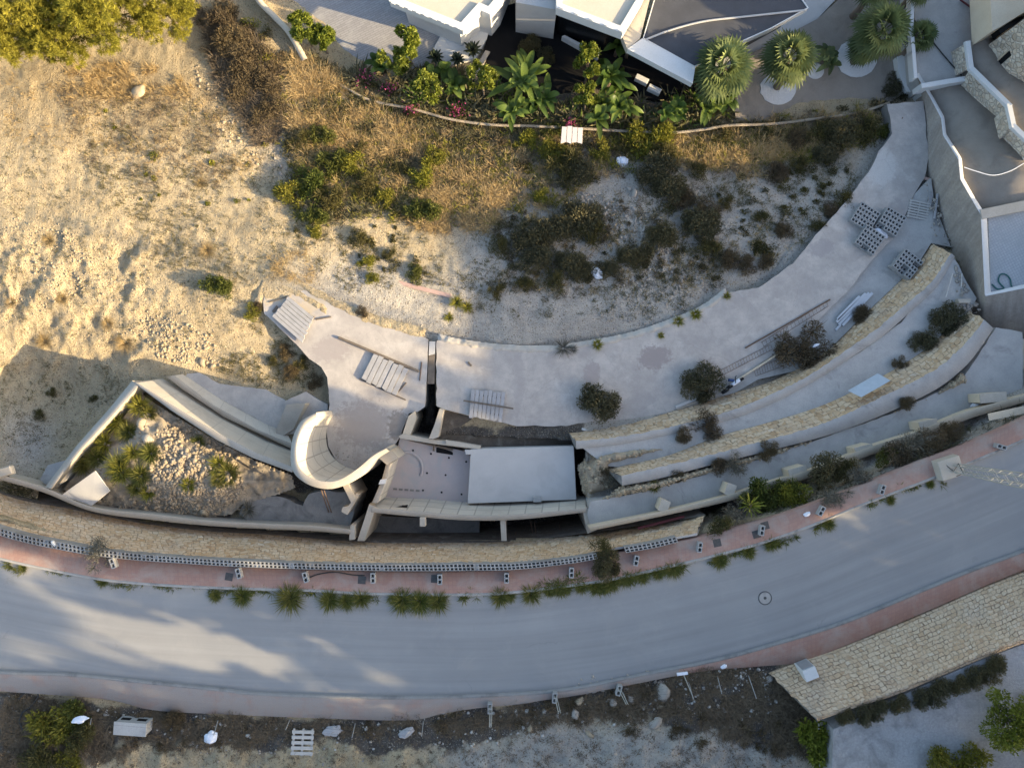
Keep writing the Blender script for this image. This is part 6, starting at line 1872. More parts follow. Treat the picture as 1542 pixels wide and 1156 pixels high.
for a in ((322, 427, .68, 'green', 'round bright green bush alone on the sunlit sand'), (342, 436, .42, 'green', 'smaller green bush touching the lone bush on the sunlit sand'), (382, 469, .42, 'yellow', 'small yellowish bush with a dark neighbour at the corner of the slab'),
          (388, 462, .3, 'brown', 'small dark dead bush at the corner of the slab'), (625, 414, .45, 'green', 'round green bush above the pink beam'), (552, 396, .42, 'yellow', 'small yellow green bush left of the round bush above the beam'),
          (560, 420, .33, 'yellow', 'sparse yellow weed left of the pink beam'), (541, 363, .52, 'olive', 'olive bush in the sand between the green thicket and the beam'), (587, 383, .36, 'olive', 'small olive bush right of the yellow green one'),
          (440, 298, .75, 'yellow', 'yellow green bush at the left end of the middle thicket'), (470, 285, .85, 'green', 'green bush second from the left in the middle thicket'), (500, 300, .8, 'olive', 'olive bush in the heart of the middle thicket'),
          (472, 325, .62, 'green', 'green bush hanging down from the middle thicket'), (478, 344, .45, 'yellow', 'lowest yellowish bush of the middle thicket'), (505, 245, .8, 'green', 'dark green bush at the top of the middle thicket'),
          (535, 255, .75, 'yellow', 'yellowish bush right of the top one in the middle thicket'), (550, 285, .72, 'olive', 'olive bush with a reddish neighbour in the middle thicket'), (577, 300, .55, 'yellow', 'yellow bush at the right end of the middle thicket'),
          (632, 316, .85, 'green', 'broad green bush under the pale grass in the centre of the slope'), (640, 262, .72, 'yellow', 'golden green bush above the broad bush on the slope'), (655, 240, .6, 'yellow', 'golden bush high on the slope between straw clumps'),
          (478, 205, .75, 'green', 'dark green bush beside the bare white patch near the villa wall'), (456, 215, .6, 'olive', 'olive bush left of the dark one near the bare white patch'), (540, 225, .5, 'olive', 'olive bush lost in straw above the thicket'),
          (600, 255, .5, 'olive', 'small olive bush in straw right of the thicket')):
    bush(*a, group=g1)
g2 = 'dark bushes in the shaded hollow'
for a in ((752, 374, .52, 'olive', 'olive bush at the left edge of the shaded hollow'), (800, 362, .95, 'dark', 'big dark bush left in the shaded hollow'), (836, 352, .8, 'dark', 'dark bush right of the big one in the shaded hollow'), (875, 330, 1.0, 'dark', 'tallest dark bush above the sack in the shaded hollow'),
          (890, 350, .75, 'olive', 'olive bush under the tallest dark bush of the hollow'), (806, 395, .7, 'dark', 'dark bush below the big one in the hollow'), (858, 398, .72, 'dark', 'dark bush left of the white sack in the hollow'), (880, 412, .5, 'dark', 'low dark bush touching the white sack'),
          (785, 425, .48, 'olive', 'low olive bush at the lower left of the hollow'), (835, 425, .55, 'olive', 'lowest olive bush below the dark ones in the hollow'), (747, 438, .42, 'olive', 'small bush near the slab at the left of the hollow'), (915, 408, .45, 'dark', 'small dark bush right of the white sack'),
          (945, 388, .55, 'dark', 'dark bush between the sack and the stony ground'), (965, 390, .5, 'dark', 'small dark bush right of the one by the stony ground'), (993, 362, .72, 'dark', 'dark bush in the stones left of the tall pair'), (1052, 340, .92, 'dark', 'large black green bush at the right of the stony ground'),
          (1065, 320, .7, 'brown', 'brown bush behind the large black green one'), (1062, 372, .6, 'olive', 'olive bush under the large black green one'), (1005, 285, .85, 'dark', 'dark bush right of the bare dust patch'), (985, 265, .9, 'dark', 'broad dark bush at the right edge of the bare dust patch'),
          (1025, 300, .6, 'brown', 'brown bush right of the dust patch'), (1050, 262, .5, 'olive', 'small olive bush between the dust patch and straw'), (1092, 305, .45, 'olive', 'lone olive bush in pale ground'), (1140, 325, .42, 'olive', 'small olive bush in the pale ground to the right'),
          (1100, 395, .55, 'brown', 'brown twiggy bush near the curved slab'), (1125, 400, .42, 'brown', 'second brown twiggy bush near the curved slab'), (1150, 395, .4, 'brown', 'third brown twiggy bush nearest the curved slab'),
          (1268, 305, .52, 'olive', 'olive bush hanging onto the slab near the block pallets'), (1250, 316, .4, 'brown', 'brown bush left of the one near the block pallets'), (1226, 340, .42, 'olive', 'olive bush above the slab bend'),
          (1178, 350, .45, 'brown', 'brown scrub left of the slab bend'), (1200, 250, .55, 'olive', 'golden olive bush right on the upper slope'), (1165, 262, .6, 'brown', 'brown bush left of the golden one on the upper slope')):
    bush(*a, group=g2)
g3 = 'bushes along the garden wall'
for a in ((968, 218, .95, 'yellow', 'golden bush in front of the garden wall right of the pink panel'), (990, 212, .8, 'yellow', 'golden bush touching the garden wall'), (940, 222, .7, 'olive', 'olive bush left of the golden ones by the garden wall'), (905, 228, .62, 'yellow', 'golden bush above the sack'),
          (850, 250, .95, 'olive', 'broad olive bush below the pink panel'), (868, 268, .8, 'dark', 'dark bush at the left edge of the dust patch'), (835, 232, .7, 'yellow', 'orange green bush left below the pink panel'), (790, 215, .6, 'yellow', 'golden bush left of the pink panel by the wall'),
          (828, 198, .6, 'green', 'green bush behind the garden wall left of the pink panel'), (1000, 240, .7, 'olive', 'olive bush below the golden ones by the wall'), (1085, 212, .6, 'olive', 'olive bush in straw by the right part of the garden wall'), (1230, 200, .85, 'olive', 'broad olive bush at the right part of the garden wall'),
          (1262, 205, .8, 'dark', 'dark bush at the end of the garden wall'), (1300, 200, .75, 'olive', 'olive bush beside the upper drive'), (1325, 200, .55, 'green', 'green bush touching the drive edge'), (1200, 215, .6, 'brown', 'brown bush by the right part of the garden wall'),
          (1150, 208, .55, 'olive', 'olive bush behind the sunlit straw on the right'), (820, 300, .5, 'yellow', 'single yellow shrub on grey ground'), (1240, 235, .6, 'dark', 'dark bush above the pale slope on the right'), (1345, 137, .72, 'dark', 'dark bush at the lower right corner of the villa garden')):
    bush(*a, group=g3)
for a in ((405, 165, .7, 'brown', 'brown scrub bush left of the bare white patch'), (352, 70, .9, 'brown', 'tall brown scrub beside the pine grove'), (372, 105, .85, 'brown', 'brown scrub under the tall scrub by the grove'), (330, 42, .8, 'brown', 'brown scrub against the last pine'),
          (395, 130, .75, 'brown', 'dark scrub near the tan wall'), (345, 20, .7, 'brown', 'brown scrub at the upper edge beside the tan wall')):
    bush(*a, group='brown scrub by the pines')
# weeds in the rubble pit
pz = lambda x, y: float(pitz(np.array([float(x)]), np.array([float(y)]))[0])
for i, (x, y, r, k, lab) in enumerate(((213, 612, .62, 'weed', 'golden weed at the top corner of the rubble pit'), (226, 622, .5, 'tuft', 'green weed right of the golden one at the pit corner'), (178, 636, .6, 'weed', 'yellow weed by the thin wall in the pit'), (195, 650, .55, 'tuft', 'green weed beside the smaller boulder in the pit'),
                                       (160, 668, .55, 'weed', 'yellowish weed halfway down the thin wall'), (148, 690, .55, 'tuft', 'dark weed near the foot of the thin wall'), (180, 700, .62, 'tuft', 'green weed in the middle of the pit'), (202, 682, .5, 'weed', 'pale weed above the middle of the pit'),
                                       (228, 682, .55, 'tuft', 'bright weed at the edge of the lit rubble'), (184, 713, .58, 'weed', 'spreading golden weed right of the white panel'), (213, 715, .55, 'tuft', 'green weed below the bright one at the rubble edge'), (224, 742, .4, 'weed', 'small golden weed near the beam in the pit'),
                                       (125, 700, .5, 'tuft', 'dark weed above the white panel'), (332, 700, .55, 'weed', 'grey green weed at the right of the rubble'), (345, 712, .6, 'tuft', 'dark green weed right of the rubble'), (330, 722, .4, 'tuft', 'small green weed below the rubble edge'), (300, 665, .35, 'tuft', 'green sprig on top of the lit rubble'),
                                       (375, 766, .5, 'spiky', 'dead grey spiky plant on the grey floor behind the rubble'), (285, 730, .4, 'weed', 'faint weed on the lower rubble'), (205, 735, .4, 'tuft', 'dark weed beside the lowest golden one'))):
    o = bush(x, y, r * 1.1, k, lab, 'weed', 'weed', z=pz(x, y) if x < 360 else -3.4, group='weeds in the rubble pit')
for a in ((432, 530, .35, 'brown', 'small dark weed on the shaded ground above the slab corner'), (437, 560, .4, 'brown', 'dark weed in the shaded ground left of the slab'), (412, 545, .3, 'olive', 'olive weed in the shaded ground left of the slab'), (455, 545, .4, 'olive', 'olive weed closest to the slab edge'), (475, 575, .35, 'brown', 'dark weed under the slab edge'),
          (62, 625, .3, 'olive', 'small olive weed in the shaded hollow at the left'), (80, 590, .28, 'olive', 'tiny weed high in the shaded hollow at the left'), (140, 600, .25, 'olive', 'tiny weed near the thin wall in the shaded hollow')):
    bush(*a, cat='weed', name='weed')
# kerb grass
g4 = 'grass clumps along the upper kerb'
kg = [(325, 895, .34, 'small clump of kerb grass, first at the left'), (366, 896, .52, 'broad clump of kerb grass near the first'), (438, 899, .72, 'largest round clump of kerb grass'), (497, 902, .55, 'wide clump of kerb grass right of the largest'), (522, 904, .45, 'low part of the wide kerb clump'), (545, 900, .48, 'clump closing the wide kerb grass'),
      (606, 903, .62, 'dark clump at the left of the sunlit kerb grass'), (633, 905, .62, 'middle clump of the sunlit kerb grass'), (660, 905, .55, 'yellow lit end of the kerb grass'), (753, 897, .5, 'green clump alone below the lit pavement'), (768, 895, .34, 'small tuft touching the clump below the lit pavement'), (800, 893, .52, 'round dark clump where the kerb starts to bend'), (827, 889, .28, 'tiny tuft right of the round dark clump'),
      (853, 885, .32, 'first tuft of the long grassy kerb'), (875, 883, .34, 'second tuft of the long grassy kerb'), (897, 881, .36, 'third tuft of the long grassy kerb'), (922, 876, .42, 'fullest tuft of the long grassy kerb'), (945, 871, .36, 'fifth tuft of the long grassy kerb'), (968, 867, .36, 'sixth tuft of the long grassy kerb'), (990, 862, .34, 'seventh tuft of the long grassy kerb'), (1014, 856, .46, 'last full tuft of the long grassy kerb'),
      (1083, 843, .42, 'yellow green tuft alone on the kerb'), (1127, 830, .36, 'brownish tuft on the kerb under the drain covers'), (1160, 818, .38, 'green tuft on the kerb right of the drain covers'), (1247, 788, .34, 'yellow tuft on the kerb under a block'), (1340, 752, .26, 'small tuft on the kerb left of the mast'), (1400, 728, .24, 'thin weed at the mast footing'), (155, 874, .3, 'thin weed on the kerb far left'), (35, 853, .26, 'thin weed at the left end of the kerb')]
for x, y, r, lab in kg:
    bush(x, y + 1, r, 'tuft', lab, 'grass clump', 'grass_clump', .8, z=.02, group=g4)
for a in ((152, 833, .68, 'grey', 'dry grey bush growing over the hollow block wall at the left', .15), (908, 826, .52, 'olive', 'olive sapling growing through the parapet, upper half', .1), (912, 850, .58, 'dark', 'dark leafy sapling on the pavement at the parapet gap', .13), (1075, 793, .58, 'olive', 'round olive bush at the edge of the pavement', -.2),
          (1110, 770, .6, 'grey', 'grey dry bush between the round bush and the dark bushes', -.6), (1133, 742, .8, 'green', 'big green bush against the low tan wall, left', -1.3), (1165, 745, .85, 'green', 'big green bush against the low tan wall, middle of three', -1.2), (1196, 745, .66, 'yellow', 'yellowish bush right of the big pair by the tan wall', -.9),
          (1128, 760, .5, 'agavebush', 'pale spiky plant in front of the big green bush', -.6), (1240, 708, .7, 'dark', 'dark bush between two posts of the tan wall', -1.0), (1265, 706, .6, 'olive', 'olive bush right of the dark one by the tan wall', -.9), (1256, 745, .62, 'grey', 'leafless purple grey bush on the pavement edge', 0), (1290, 712, .55, 'grey', 'grey dry bush behind the pavement', -.4),
          (1325, 688, .5, 'green', 'small dark green bush behind the pavement', -.7), (1372, 668, .68, 'grey', 'large grey green bush near the mast foot', -.6), (1350, 680, .6, 'brown', 'dead brush left of the large grey bush', -.6), (1395, 668, .6, 'brown', 'dead brown brush right of the large grey bush', -.5), (1430, 650, .5, 'brown', 'dead scrub along the tan wall towards the right edge', -.7),
          (1105, 698, .55, 'grey', 'silvery bush on the earth bank above a post', -2.1), (1080, 702, .4, 'brown', 'dark weed left of the silvery bush on the bank', -2.1), (985, 732, .32, 'tuft', 'green sprig on the earth bank near the spoil heap', -2.2), (1020, 715, .3, 'brown', 'dry weed on the earth bank', -2.2), (1155, 678, .4, 'brown', 'dark round weed on the bank under the lower wall', -2.1), (1365, 608, .35, 'brown', 'brown tuft in a gap of the bank at the right', -2.1),
          (925, 725, .55, 'grey', 'grey dry bush on the spoil heap', -3.0), (905, 715, .4, 'brown', 'dry brush at the left of the spoil heap', -3.2)):
    if a[3] == 'agavebush':
        agave(P(a[0], a[1], a[5]), .75, 77, a[4], 'bright', 'spiky_plant', 'plant', 26, .07)
    else:
        bush(*a[:5], z=a[5])
# below the road
for a in ((1225, 1108, .78, 'bright', 'bright green leafy shrub at the corner of the gravel garden', .9),):
    pass
BM['bright'] = [bush_mesh('foliage', LEAF['bright'], 1.0, .95, 411, 900, .26, .12, 12, .2)]
bush(1224, 1110, .85, 'bright', 'bright green leafy shrub at the corner of the gravel garden', z=.9)
limb_tree('garden_tree', P(1495, 1065, 2.0), LEAF['bright'], (.05, -.1, 1.2), 1.45, 1.3, 421, 'large round green tree in the gravel garden at the lower right', nleaf=7000, L=.13, Wd=.06, nblob=26, trunk_r=.08)
bush(1404, 1148, .7, 'yellow', 'yellow shrub cut by the lower picture edge, left of two', z=2.0)
bush(1455, 1148, .75, 'yellow', 'yellow shrub cut by the lower picture edge, right of two', z=2.0)
gd = 'row of dark shrubs along the cream stone wall'
for i, (x, y, r, lab) in enumerate(((1271, 1077, .36, 'first dark shrub of the garden row, next to the bright shrub'), (1301, 1074, .40, 'second dark shrub of the garden row'), (1323, 1067, .38, 'third dark shrub of the garden row'), (1351, 1058, .42, 'fourth dark shrub of the garden row'), (1386, 1050, .40, 'fifth dark shrub of the garden row'), (1413, 1040, .5, 'sixth and widest dark shrub of the garden row'),
                                     (1440, 1030, .42, 'seventh dark shrub of the garden row'), (1466, 1018, .42, 'eighth dark shrub of the garden row'), (1496, 1005, .5, 'last dark shrub of the garden row, at the right edge'))):
    bush(x, y, r, 'dark', lab, z=2.0, group=gd)
for a in ((90, 1085, .95, 'yellow', 'broad green bush at the lower left corner', None), (115, 1075, .8, 'green', 'green bush right behind the broad one at the lower left', None), (120, 1110, .7, 'olive', 'olive bush with yellow flowers below the broad one', None), (75, 1145, .9, 'olive', 'olive bush cut by the lower edge at the left', None), (110, 1140, .6, 'yellow', 'yellow dotted bush at the lower left edge', None), (262, 1085, .5, 'brown', 'brown scrub right of the concrete box', None)):
    bush(*a[:5], z=a[5])

# ------------------------------------------------------------------ villa garden plants
for i, (x, y, zz, ch, r, h, lab) in enumerate(((476, 82, -7.2, (-.25, .65, 1.9), .62, .8, 'small round headed tree with a slanting trunk beside the driveway'), (495, 88, -7.2, (.1, .35, 1.5), .62, .9, 'round headed tree hanging over the driveway corner'),
                                               (620, 98, -7.2, (0, .3, 2.2), .72, 1.3, 'tallest round headed tree by the driveway'), (600, 118, -7.2, (0, .25, 1.9), .70, .9, 'yellow green round tree below the tallest by the driveway'), (646, 158, -7.0, (0, .3, 1.9), .72, 1.2, 'round tree just above the garden wall on the left'),
                                               (728, 148, -7.0, (0, .35, 2.0), .74, 1.3, 'round tree left of the big banana plants'), (880, 128, -7.0, (0, .45, 2.4), .68, 1.5, 'tall narrow tree in the dark patio garden, upper'), (878, 170, -7.0, (0, .3, 1.8), .62, 1.0, 'small round tree at the garden wall, below the tall narrow one'))):
    limb_tree('garden_tree', P(x, y, zz), LEAF['bright'], ch, r * 1.15, h * 1.1, 700 + i, lab, group='round headed garden trees', nleaf=2300, L=.24, Wd=.10, nblob=18, trunk_r=.06)
for x, y, zz, n_, L, sd_, lab in ((788, 135, -7.1, 4, 1.9, 11, 'largest banana plant in front of the dark patio'), (815, 165, -7.0, 3, 1.3, 12, 'lower banana plant right of the largest'), (770, 172, -6.9, 2, 1.2, 13, 'banana plant at the garden wall under the largest'), (925, 128, -7.0, 3, 1.5, 14, 'banana plant under the white roof corner'),
                                  (932, 165, -6.9, 3, 1.4, 15, 'banana plant beside the block seats'), (900, 176, -6.8, 2, 1.2, 16, 'banana plant leaning over the garden wall'), (575, 112, -7.2, 2, 1.0, 17, 'small banana plant left of the round trees'), (690, 132, -7.0, 3, 1.0, 18, 'dark banana plant below the white steps'),
                                  (660, 118, -7.0, 2, .9, 19, 'small banana plant beside the dark rosettes'), (1065, 165, -6.8, 3, 1.0, 20, 'low banana plant under the first palm'), (1010, 170, -6.8, 3, .8, 21, 'low dark plant right of the block seats'), (1085, 165, -6.8, 2, .9, 22, 'low plant at the edge of the gravel garden'), (940, 80, -6.9, 2, 1.1, 23, 'banana plant squeezed under the white fascia')):
    banana(P(x, y, zz), n_, L, sd_, lab)
for x, y, L, lab in ((656, 88, .55, 'dark rosette plant at the left of the white steps'), (689, 92, .5, 'rounded dark rosette plant below the white steps'), (712, 78, .62, 'largest dark rosette plant at the right of the white steps')):
    agave(P(x, y, -6.9), L, int(x), lab)
for x, y, r in ((798, 72, .55), (822, 90, .45)):
    bush(x, y, r, 'dark', 'barely visible dark shrub in the black patio, %s' % ('left' if x < 810 else 'right'), z=-7.1)
for x, y, zz, top, r, lab, n_ in ((1108, 148, -6.9, (-1.65, .34, 3.1), 1.75, 'fan palm leaning over the charcoal roof corner', 40), (1168, 136, -6.9, (-.3, .6, 2.7), 1.6, 'fan palm in the middle gravel ring', 38), (1280, 98, -6.9, (.1, .3, 1.4), 1.05, 'fan palm in the right gravel ring', 36),
                                  (1292, 76, -6.9, (-.3, -.5, 3.2), 1.6, 'tall fan palm by the white yard wall', 34), (1350, 92, -6.9, (.25, .5, 1.8), 1.0, 'small fan palm spreading over the white yard wall', 30), (1280, 30, -6.9, (.3, .6, 2.4), 1.3, 'fan palm at the upper picture edge', 34), (1340, 30, -6.9, (.2, .4, 2.6), 1.0, 'fan palm nearest the yard at the upper edge', 30)):
    fan_palm(P(x, y, zz), top, r * .95, int(x), lab, int(n_ * .85))
banana(P(1236, 100, -6.9), 3, .95, 31, 'broad leaved plant in the smallest gravel ring', 'plant', 'leafy_plant', .25, 'palm', .3)
for i, (x, y, r, lab) in enumerate(((552, 122, .6, 'pink flowering creeper at the top of the dry bank'), (590, 138, .5, 'pink flowering creeper beside the yellow green tree'), (690, 172, .55, 'brightest pink flowering creeper on the garden wall'), (858, 192, .35, 'magenta flowers above the pink panel'), (620, 170, .4, 'sparse pink flowers in the scrub by the wall'))):
    rg = np.random.RandomState(900 + i); n_ = 60
    c = rg.normal(size=(n_, 3)) * np.array([r * .55, r * .4, .18]) + np.array([0, 0, .55])
    v, f, a = leafcloud(c, sph(n_, rg), .11, .08, rg)
    t_ = empty('bougainvillea', P(x, y, zat(x, y) + .15), 0, lab, 'creeper', 'pink creepers along the garden wall')
    new('blossom', mesh_np('blossom', v, f, M['pinkflower'], attrs={'lv': a}), t_)
    o = new('foliage', BM['olive'][i % 3], t_); o.scale = (r, r, .6)

# ------------------------------------------------------------------ ground cover: grass and scrub nobody could count
def scatter_grass(name, areas, mat, seed, nb=9, zf=None):
    """areas: (poly, tufts, blade length, spread, blade width, noise threshold)"""
    rg = np.random.RandomState(seed); VV, FQ, FT, LV, n0 = [], [], [], [], 0
    for poly, cnt, L, sp, wd, thr in areas:
        xs = [p[0] for p in poly]; ys = [p[1] for p in poly]; got = []
        tot = 0
        for _ in range(60):
            x = rg.uniform(min(xs), max(xs), cnt); y = rg.uniform(min(ys), max(ys), cnt)
            xw = x + (fbm(x / 30, y / 30, 3, 3) - .5) * 40; yw = y + (fbm(x / 30, y / 30, 8, 3) - .5) * 40
            ok = inpoly(xw, yw, poly) & (fbm(x / 20, y / 20, seed, 4) > thr) & ~paved(x, y)
            got.append(np.stack([x[ok], y[ok]], 1)); tot += ok.sum()
            if tot >= cnt: break
        g = np.concatenate(got)[:cnt]
        if not len(g): continue
        z = zground(g[:, 0], g[:, 1]) if zf is None else zf(g[:, 0], g[:, 1]); p = Pn(g, z)
        m = len(g); rep = np.repeat(np.arange(m), nb)
        sz = (.45 + .9 * rg.rand(m) ** 1.6)[rep]
        a = rg.rand(m * nb) * 6.283; s = sp * np.sqrt(rg.rand(m * nb))
        d = np.stack([np.cos(a) * s, np.sin(a) * s, np.ones(m * nb)], 1)
        root = p[rep] + np.stack([np.cos(a), np.sin(a), np.zeros(m * nb)], 1) * (.10 * sz * rg.rand(m * nb))[:, None]
        lv = np.clip(.2 + .45 * rg.rand(m)[rep] + .35 * rg.rand(m * nb), 0, 1)
        v, fs, l = blades(root, d, L * sz * (.6 + .6 * rg.rand(m * nb)), wd, rg, .5, lv)
        VV.append(v); FQ.append(fs[0] + n0); FT.append(fs[1] + n0); LV.append(l); n0 += len(v)
    o = new(name, mesh_np(name, np.concatenate(VV), [np.concatenate(FQ), np.concatenate(FT)], mat, attrs={'lv': np.concatenate(LV)}))
    return tag(o, kind='stuff')


PAVED = [SMOOTH[1], [(398, 472), (380, 430), (432, 420), (510, 464), (645, 512), (754, 527), (877, 523), (994, 495), (1160, 423), (1235, 347), (1308, 260), (1336, 157), (1391, 152), (1410, 330), (1430, 384), (1150, 620), (860, 660), (500, 720), (490, 565)],
         [(415, -60), (455, 34), (545, 106), (648, 100), (760, 130), (1000, 160), (1100, 180), (1345, 152), (1400, 150), (1400, -60)], [(860, 640), (1450, 380), (1600, 400), (1600, 610), (900, 800)], [(60, 735), (205, 570), (280, 560), (500, 640), (530, 810), (380, 800)], [(1155, 1010), (1560, 860), (1560, 1200), (1235, 1200), (1228, 1085)]]


def paved(x, y):
    r = np.zeros(np.shape(x), dtype=bool)
    for p in PAVED: r |= inpoly(x, y, p)
    return r


BAND = [(400, 70), (470, 100), (540, 140), (680, 185), (880, 200), (1010, 205), (1330, 158), (1330, 205), (1230, 250), (1080, 265), (960, 250), (850, 300), (780, 330), (700, 345), (640, 345), (560, 300), (480, 300), (440, 230), (400, 200)]
scatter_grass('dry_grass', [(BAND, 2600, .42, 1.2, .022, .42), ([(590, 260), (700, 250), (790, 290), (740, 350), (640, 350)], 1500, .45, 1.3, .02, .40), ([(740, 320), (1090, 290), (1200, 380), (1090, 440), (760, 440)], 420, .3, 1.4, .016, .42), ([(440, 90), (500, 110), (520, 140), (460, 150), (430, 120)], 500, .75, 1.5, .02, .35),
                            ([(440, 160), (640, 180), (640, 240), (450, 240)], 1200, .55, 1.4, .02, .4), ([(1000, 205), (1230, 195), (1210, 245), (1030, 262)], 1100, .5, 1.2, .022, .38),
                            ([(100, 95), (300, 105), (290, 150), (110, 150)], 420, .4, 1.4, .02, .5), ([(0, 100), (330, 130), (420, 280), (150, 250), (0, 200)], 500, .2, 1.3, .016, .5),
                            ([(395, 380), (470, 375), (475, 425), (405, 425)], 110, .35, 1.4, .014, .45)], LEAF['straw'], 61)
for i, (x, y, r, lab) in enumerate(((74, 362, .42, 'straw coloured tuft on the crest of the stony slope'), (313, 377, .5, 'straw coloured tuft above the lone green bush'), (190, 516, .62, 'largest straw coloured tuft on the stony slope'), (68, 514, .5, 'straw coloured tuft at the edge of the wall shadow'), (163, 488, .4, 'straw coloured tuft left of the largest'),
                                    (95, 450, .4, 'pale straw tuft on the left slope'), (18, 455, .35, 'pale straw tuft by the left picture edge'), (303, 276, .35, 'orange straw tuft high on the sand'))):
    bush(x, y, r, 'straw', lab, 'grass tuft', 'straw_tuft', .7, group='straw tufts on the sand')
scatter_grass('weeds', [([(130, 130), (420, 150), (460, 320), (420, 420), (250, 400), (120, 250)], 1100, .22, 1.0, .016, .46), ([(0, 180), (300, 250), (400, 470), (330, 540), (0, 500)], 1500, .15, 1.0, .014, .44),
                        ([(680, 320), (1180, 270), (1180, 400), (1000, 480), (700, 480)], 1900, .20, 1.2, .018, .45), ([(440, 330), (640, 350), (700, 430), (500, 440)], 420, .22, 1.1, .018, .46),
                        ([(1060, 270), (1260, 230), (1300, 280), (1160, 410)], 700, .25, 1.2, .018, .44), ([(0, 520), (190, 570), (60, 720), (0, 650)], 420, .14, 1.2, .018, .46), ([(390, 480), (440, 510), (490, 570), (470, 600), (330, 560)], 330, .22, 1.2, .02, .45)], LEAF['olive'], 62, 7)
scatter_grass('dead_scrub', [(BAND, 2600, .34, 1.1, .016, .44), ([(280, 10), (400, 60), (440, 190), (380, 220), (330, 120)], 1300, .55, 1.3, .022, .36), ([(740, 310), (1100, 280), (1100, 440), (900, 450), (720, 440)], 420, .24, 1.4, .018, .44),
                             ([(0, 1040), (240, 1075), (500, 1088), (800, 1066), (1000, 1020), (1145, 1000), (1250, 1090), (1240, 1150), (1000, 1075), (800, 1092), (300, 1120), (0, 1160)], 6500, .26, 1.8, .022, .36),
                             ([(80, 120), (330, 130), (400, 230), (300, 300), (100, 240)], 800, .22, 1.2, .014, .48), ([(0, 1110), (1230, 1100), (1230, 1170), (0, 1170)], 700, .16, 1.5, .018, .5)], LEAF['twig'], 63, 10)
def scatter_brush(name, areas, mat, seed, nleaf=150, L=.13, Wd=.05):
    # low tangled brush: many small leafy clumps that merge into one mass
    rg = np.random.RandomState(seed); VV, FF, LV, n0 = [], [], [], 0
    for poly, cnt, r0, r1 in areas:
        xs = [p[0] for p in poly]; ys = [p[1] for p in poly]; got = 0
        for _ in range(400):
            x, y = rg.uniform(min(xs), max(xs)), rg.uniform(min(ys), max(ys))
            if not inpoly(np.array([x]), np.array([y]), poly)[0] or paved(np.array([x]), np.array([y]))[0] or fbm(x / 22, y / 22, seed, 4) < .47: continue
            r = r0 + (r1 - r0) * rg.rand() ** 2
            n_ = int(nleaf * (r / .4) ** 1.6) + 20
            u = sph(n_, rg); u[:, 2] = np.abs(u[:, 2])
            st = np.array([.7 + .6 * rg.rand(), .7 + .6 * rg.rand(), .7])
            c = u * (r * (.25 + .8 * rg.rand(n_) ** .7))[:, None] * st
            ax = u * .8 + np.array([0, 0, .5]) + rg.normal(size=u.shape) * .5
            v, f, a = leafcloud(c + np.array(G(x, y)), ax, L * (.5 + rg.rand(n_)), Wd * (.6 + .8 * rg.rand(n_)), rg, lv=np.clip(.5 * rg.rand() + .55 * rg.rand(n_), 0, 1))
            VV.append(v); FF.append(f + n0); LV.append(a); n0 += len(v); got += 1
            if got >= cnt: break
    o = new(name, mesh_np(name, np.concatenate(VV), np.concatenate(FF), mat, attrs={'lv': np.concatenate(LV)}))
    return tag(o, kind='stuff')


SCRUBW = [(270, 0), (400, 40), (470, 110), (640, 175), (880, 205), (1010, 208), (1330, 170), (1330, 215), (1220, 245), (1000, 250), (850, 290), (640, 330), (470, 330), (430, 230), (390, 200), (330, 120)]
scatter_brush('brown_brush', [(SCRUBW, 190, .15, .6), ([(280, 5), (400, 45), (440, 170), (380, 190), (320, 100)], 90, .3, .8), ([(740, 320), (1090, 290), (1090, 430), (760, 440)], 35, .15, .4), ([(0, 1050), (500, 1090), (1000, 1030), (1240, 1090), (1230, 1140), (800, 1090), (0, 1150)], 120, .12, .4)], LEAF['brown'], 71, 170, .14, .03)
scatter_brush('olive_brush', [(SCRUBW, 190, .15, .6), ([(430, 180), (640, 200), (680, 330), (440, 350)], 30, .15, .45), ([(740, 320), (1090, 290), (1090, 430), (760, 440)], 34, .15, .42), ([(1060, 250), (1290, 220), (1250, 320), (1130, 400)], 45, .15, .45), ([(480, 330), (640, 340), (660, 430), (540, 400)], 16, .12, .35)], LEAF['olive'], 72)
scatter_brush('golden_brush', [(SCRUBW, 120, .15, .55), ([(430, 180), (640, 200), (680, 330), (440, 350)], 22, .15, .4), ([(150, 140), (420, 180), (430, 330), (200, 300)], 14, .1, .3)], LEAF['yellow'], 73)
scatter_brush('dark_brush', [([(445, 135), (640, 175), (880, 200), (1000, 205), (1330, 165), (1330, 205), (1000, 225), (640, 215), (460, 190)], 150, .2, .6), ([(740, 340), (1090, 300), (1090, 420), (760, 440)], 18, .2, .45), ([(455, 95), (540, 140), (680, 178), (780, 186), (780, 196), (680, 190), (540, 158), (450, 115)], 90, .2, .45), ([(780, 186), (880, 190), (1010, 196), (1160, 182), (1330, 152), (1330, 160), (1160, 192), (1010, 204), (880, 200), (780, 196)], 50, .15, .35)], LEAF['dark'], 74)
PAVED_ = PAVED; PAVED = []
scatter_grass('garden_plants', [([(530, 108), (600, 118), (680, 110), (740, 140), (830, 155), (980, 158), (1095, 120), (1100, 182), (1010, 196), (880, 190), (740, 184), (620, 160), (530, 136)], 900, .75, 1.4, .11, .36), ([(455, 85), (500, 100), (560, 130), (540, 145), (470, 110)], 160, .6, 1.3, .08, .36)], LEAF['dark'], 66, 8)
scatter_grass('garden_plants', [([(530, 112), (680, 112), (830, 155), (1000, 160), (1095, 140), (1095, 182), (1010, 194), (880, 188), (740, 182), (620, 158)], 320, .7, 1.5, .12, .42)], LEAF['banana'], 67, 7)
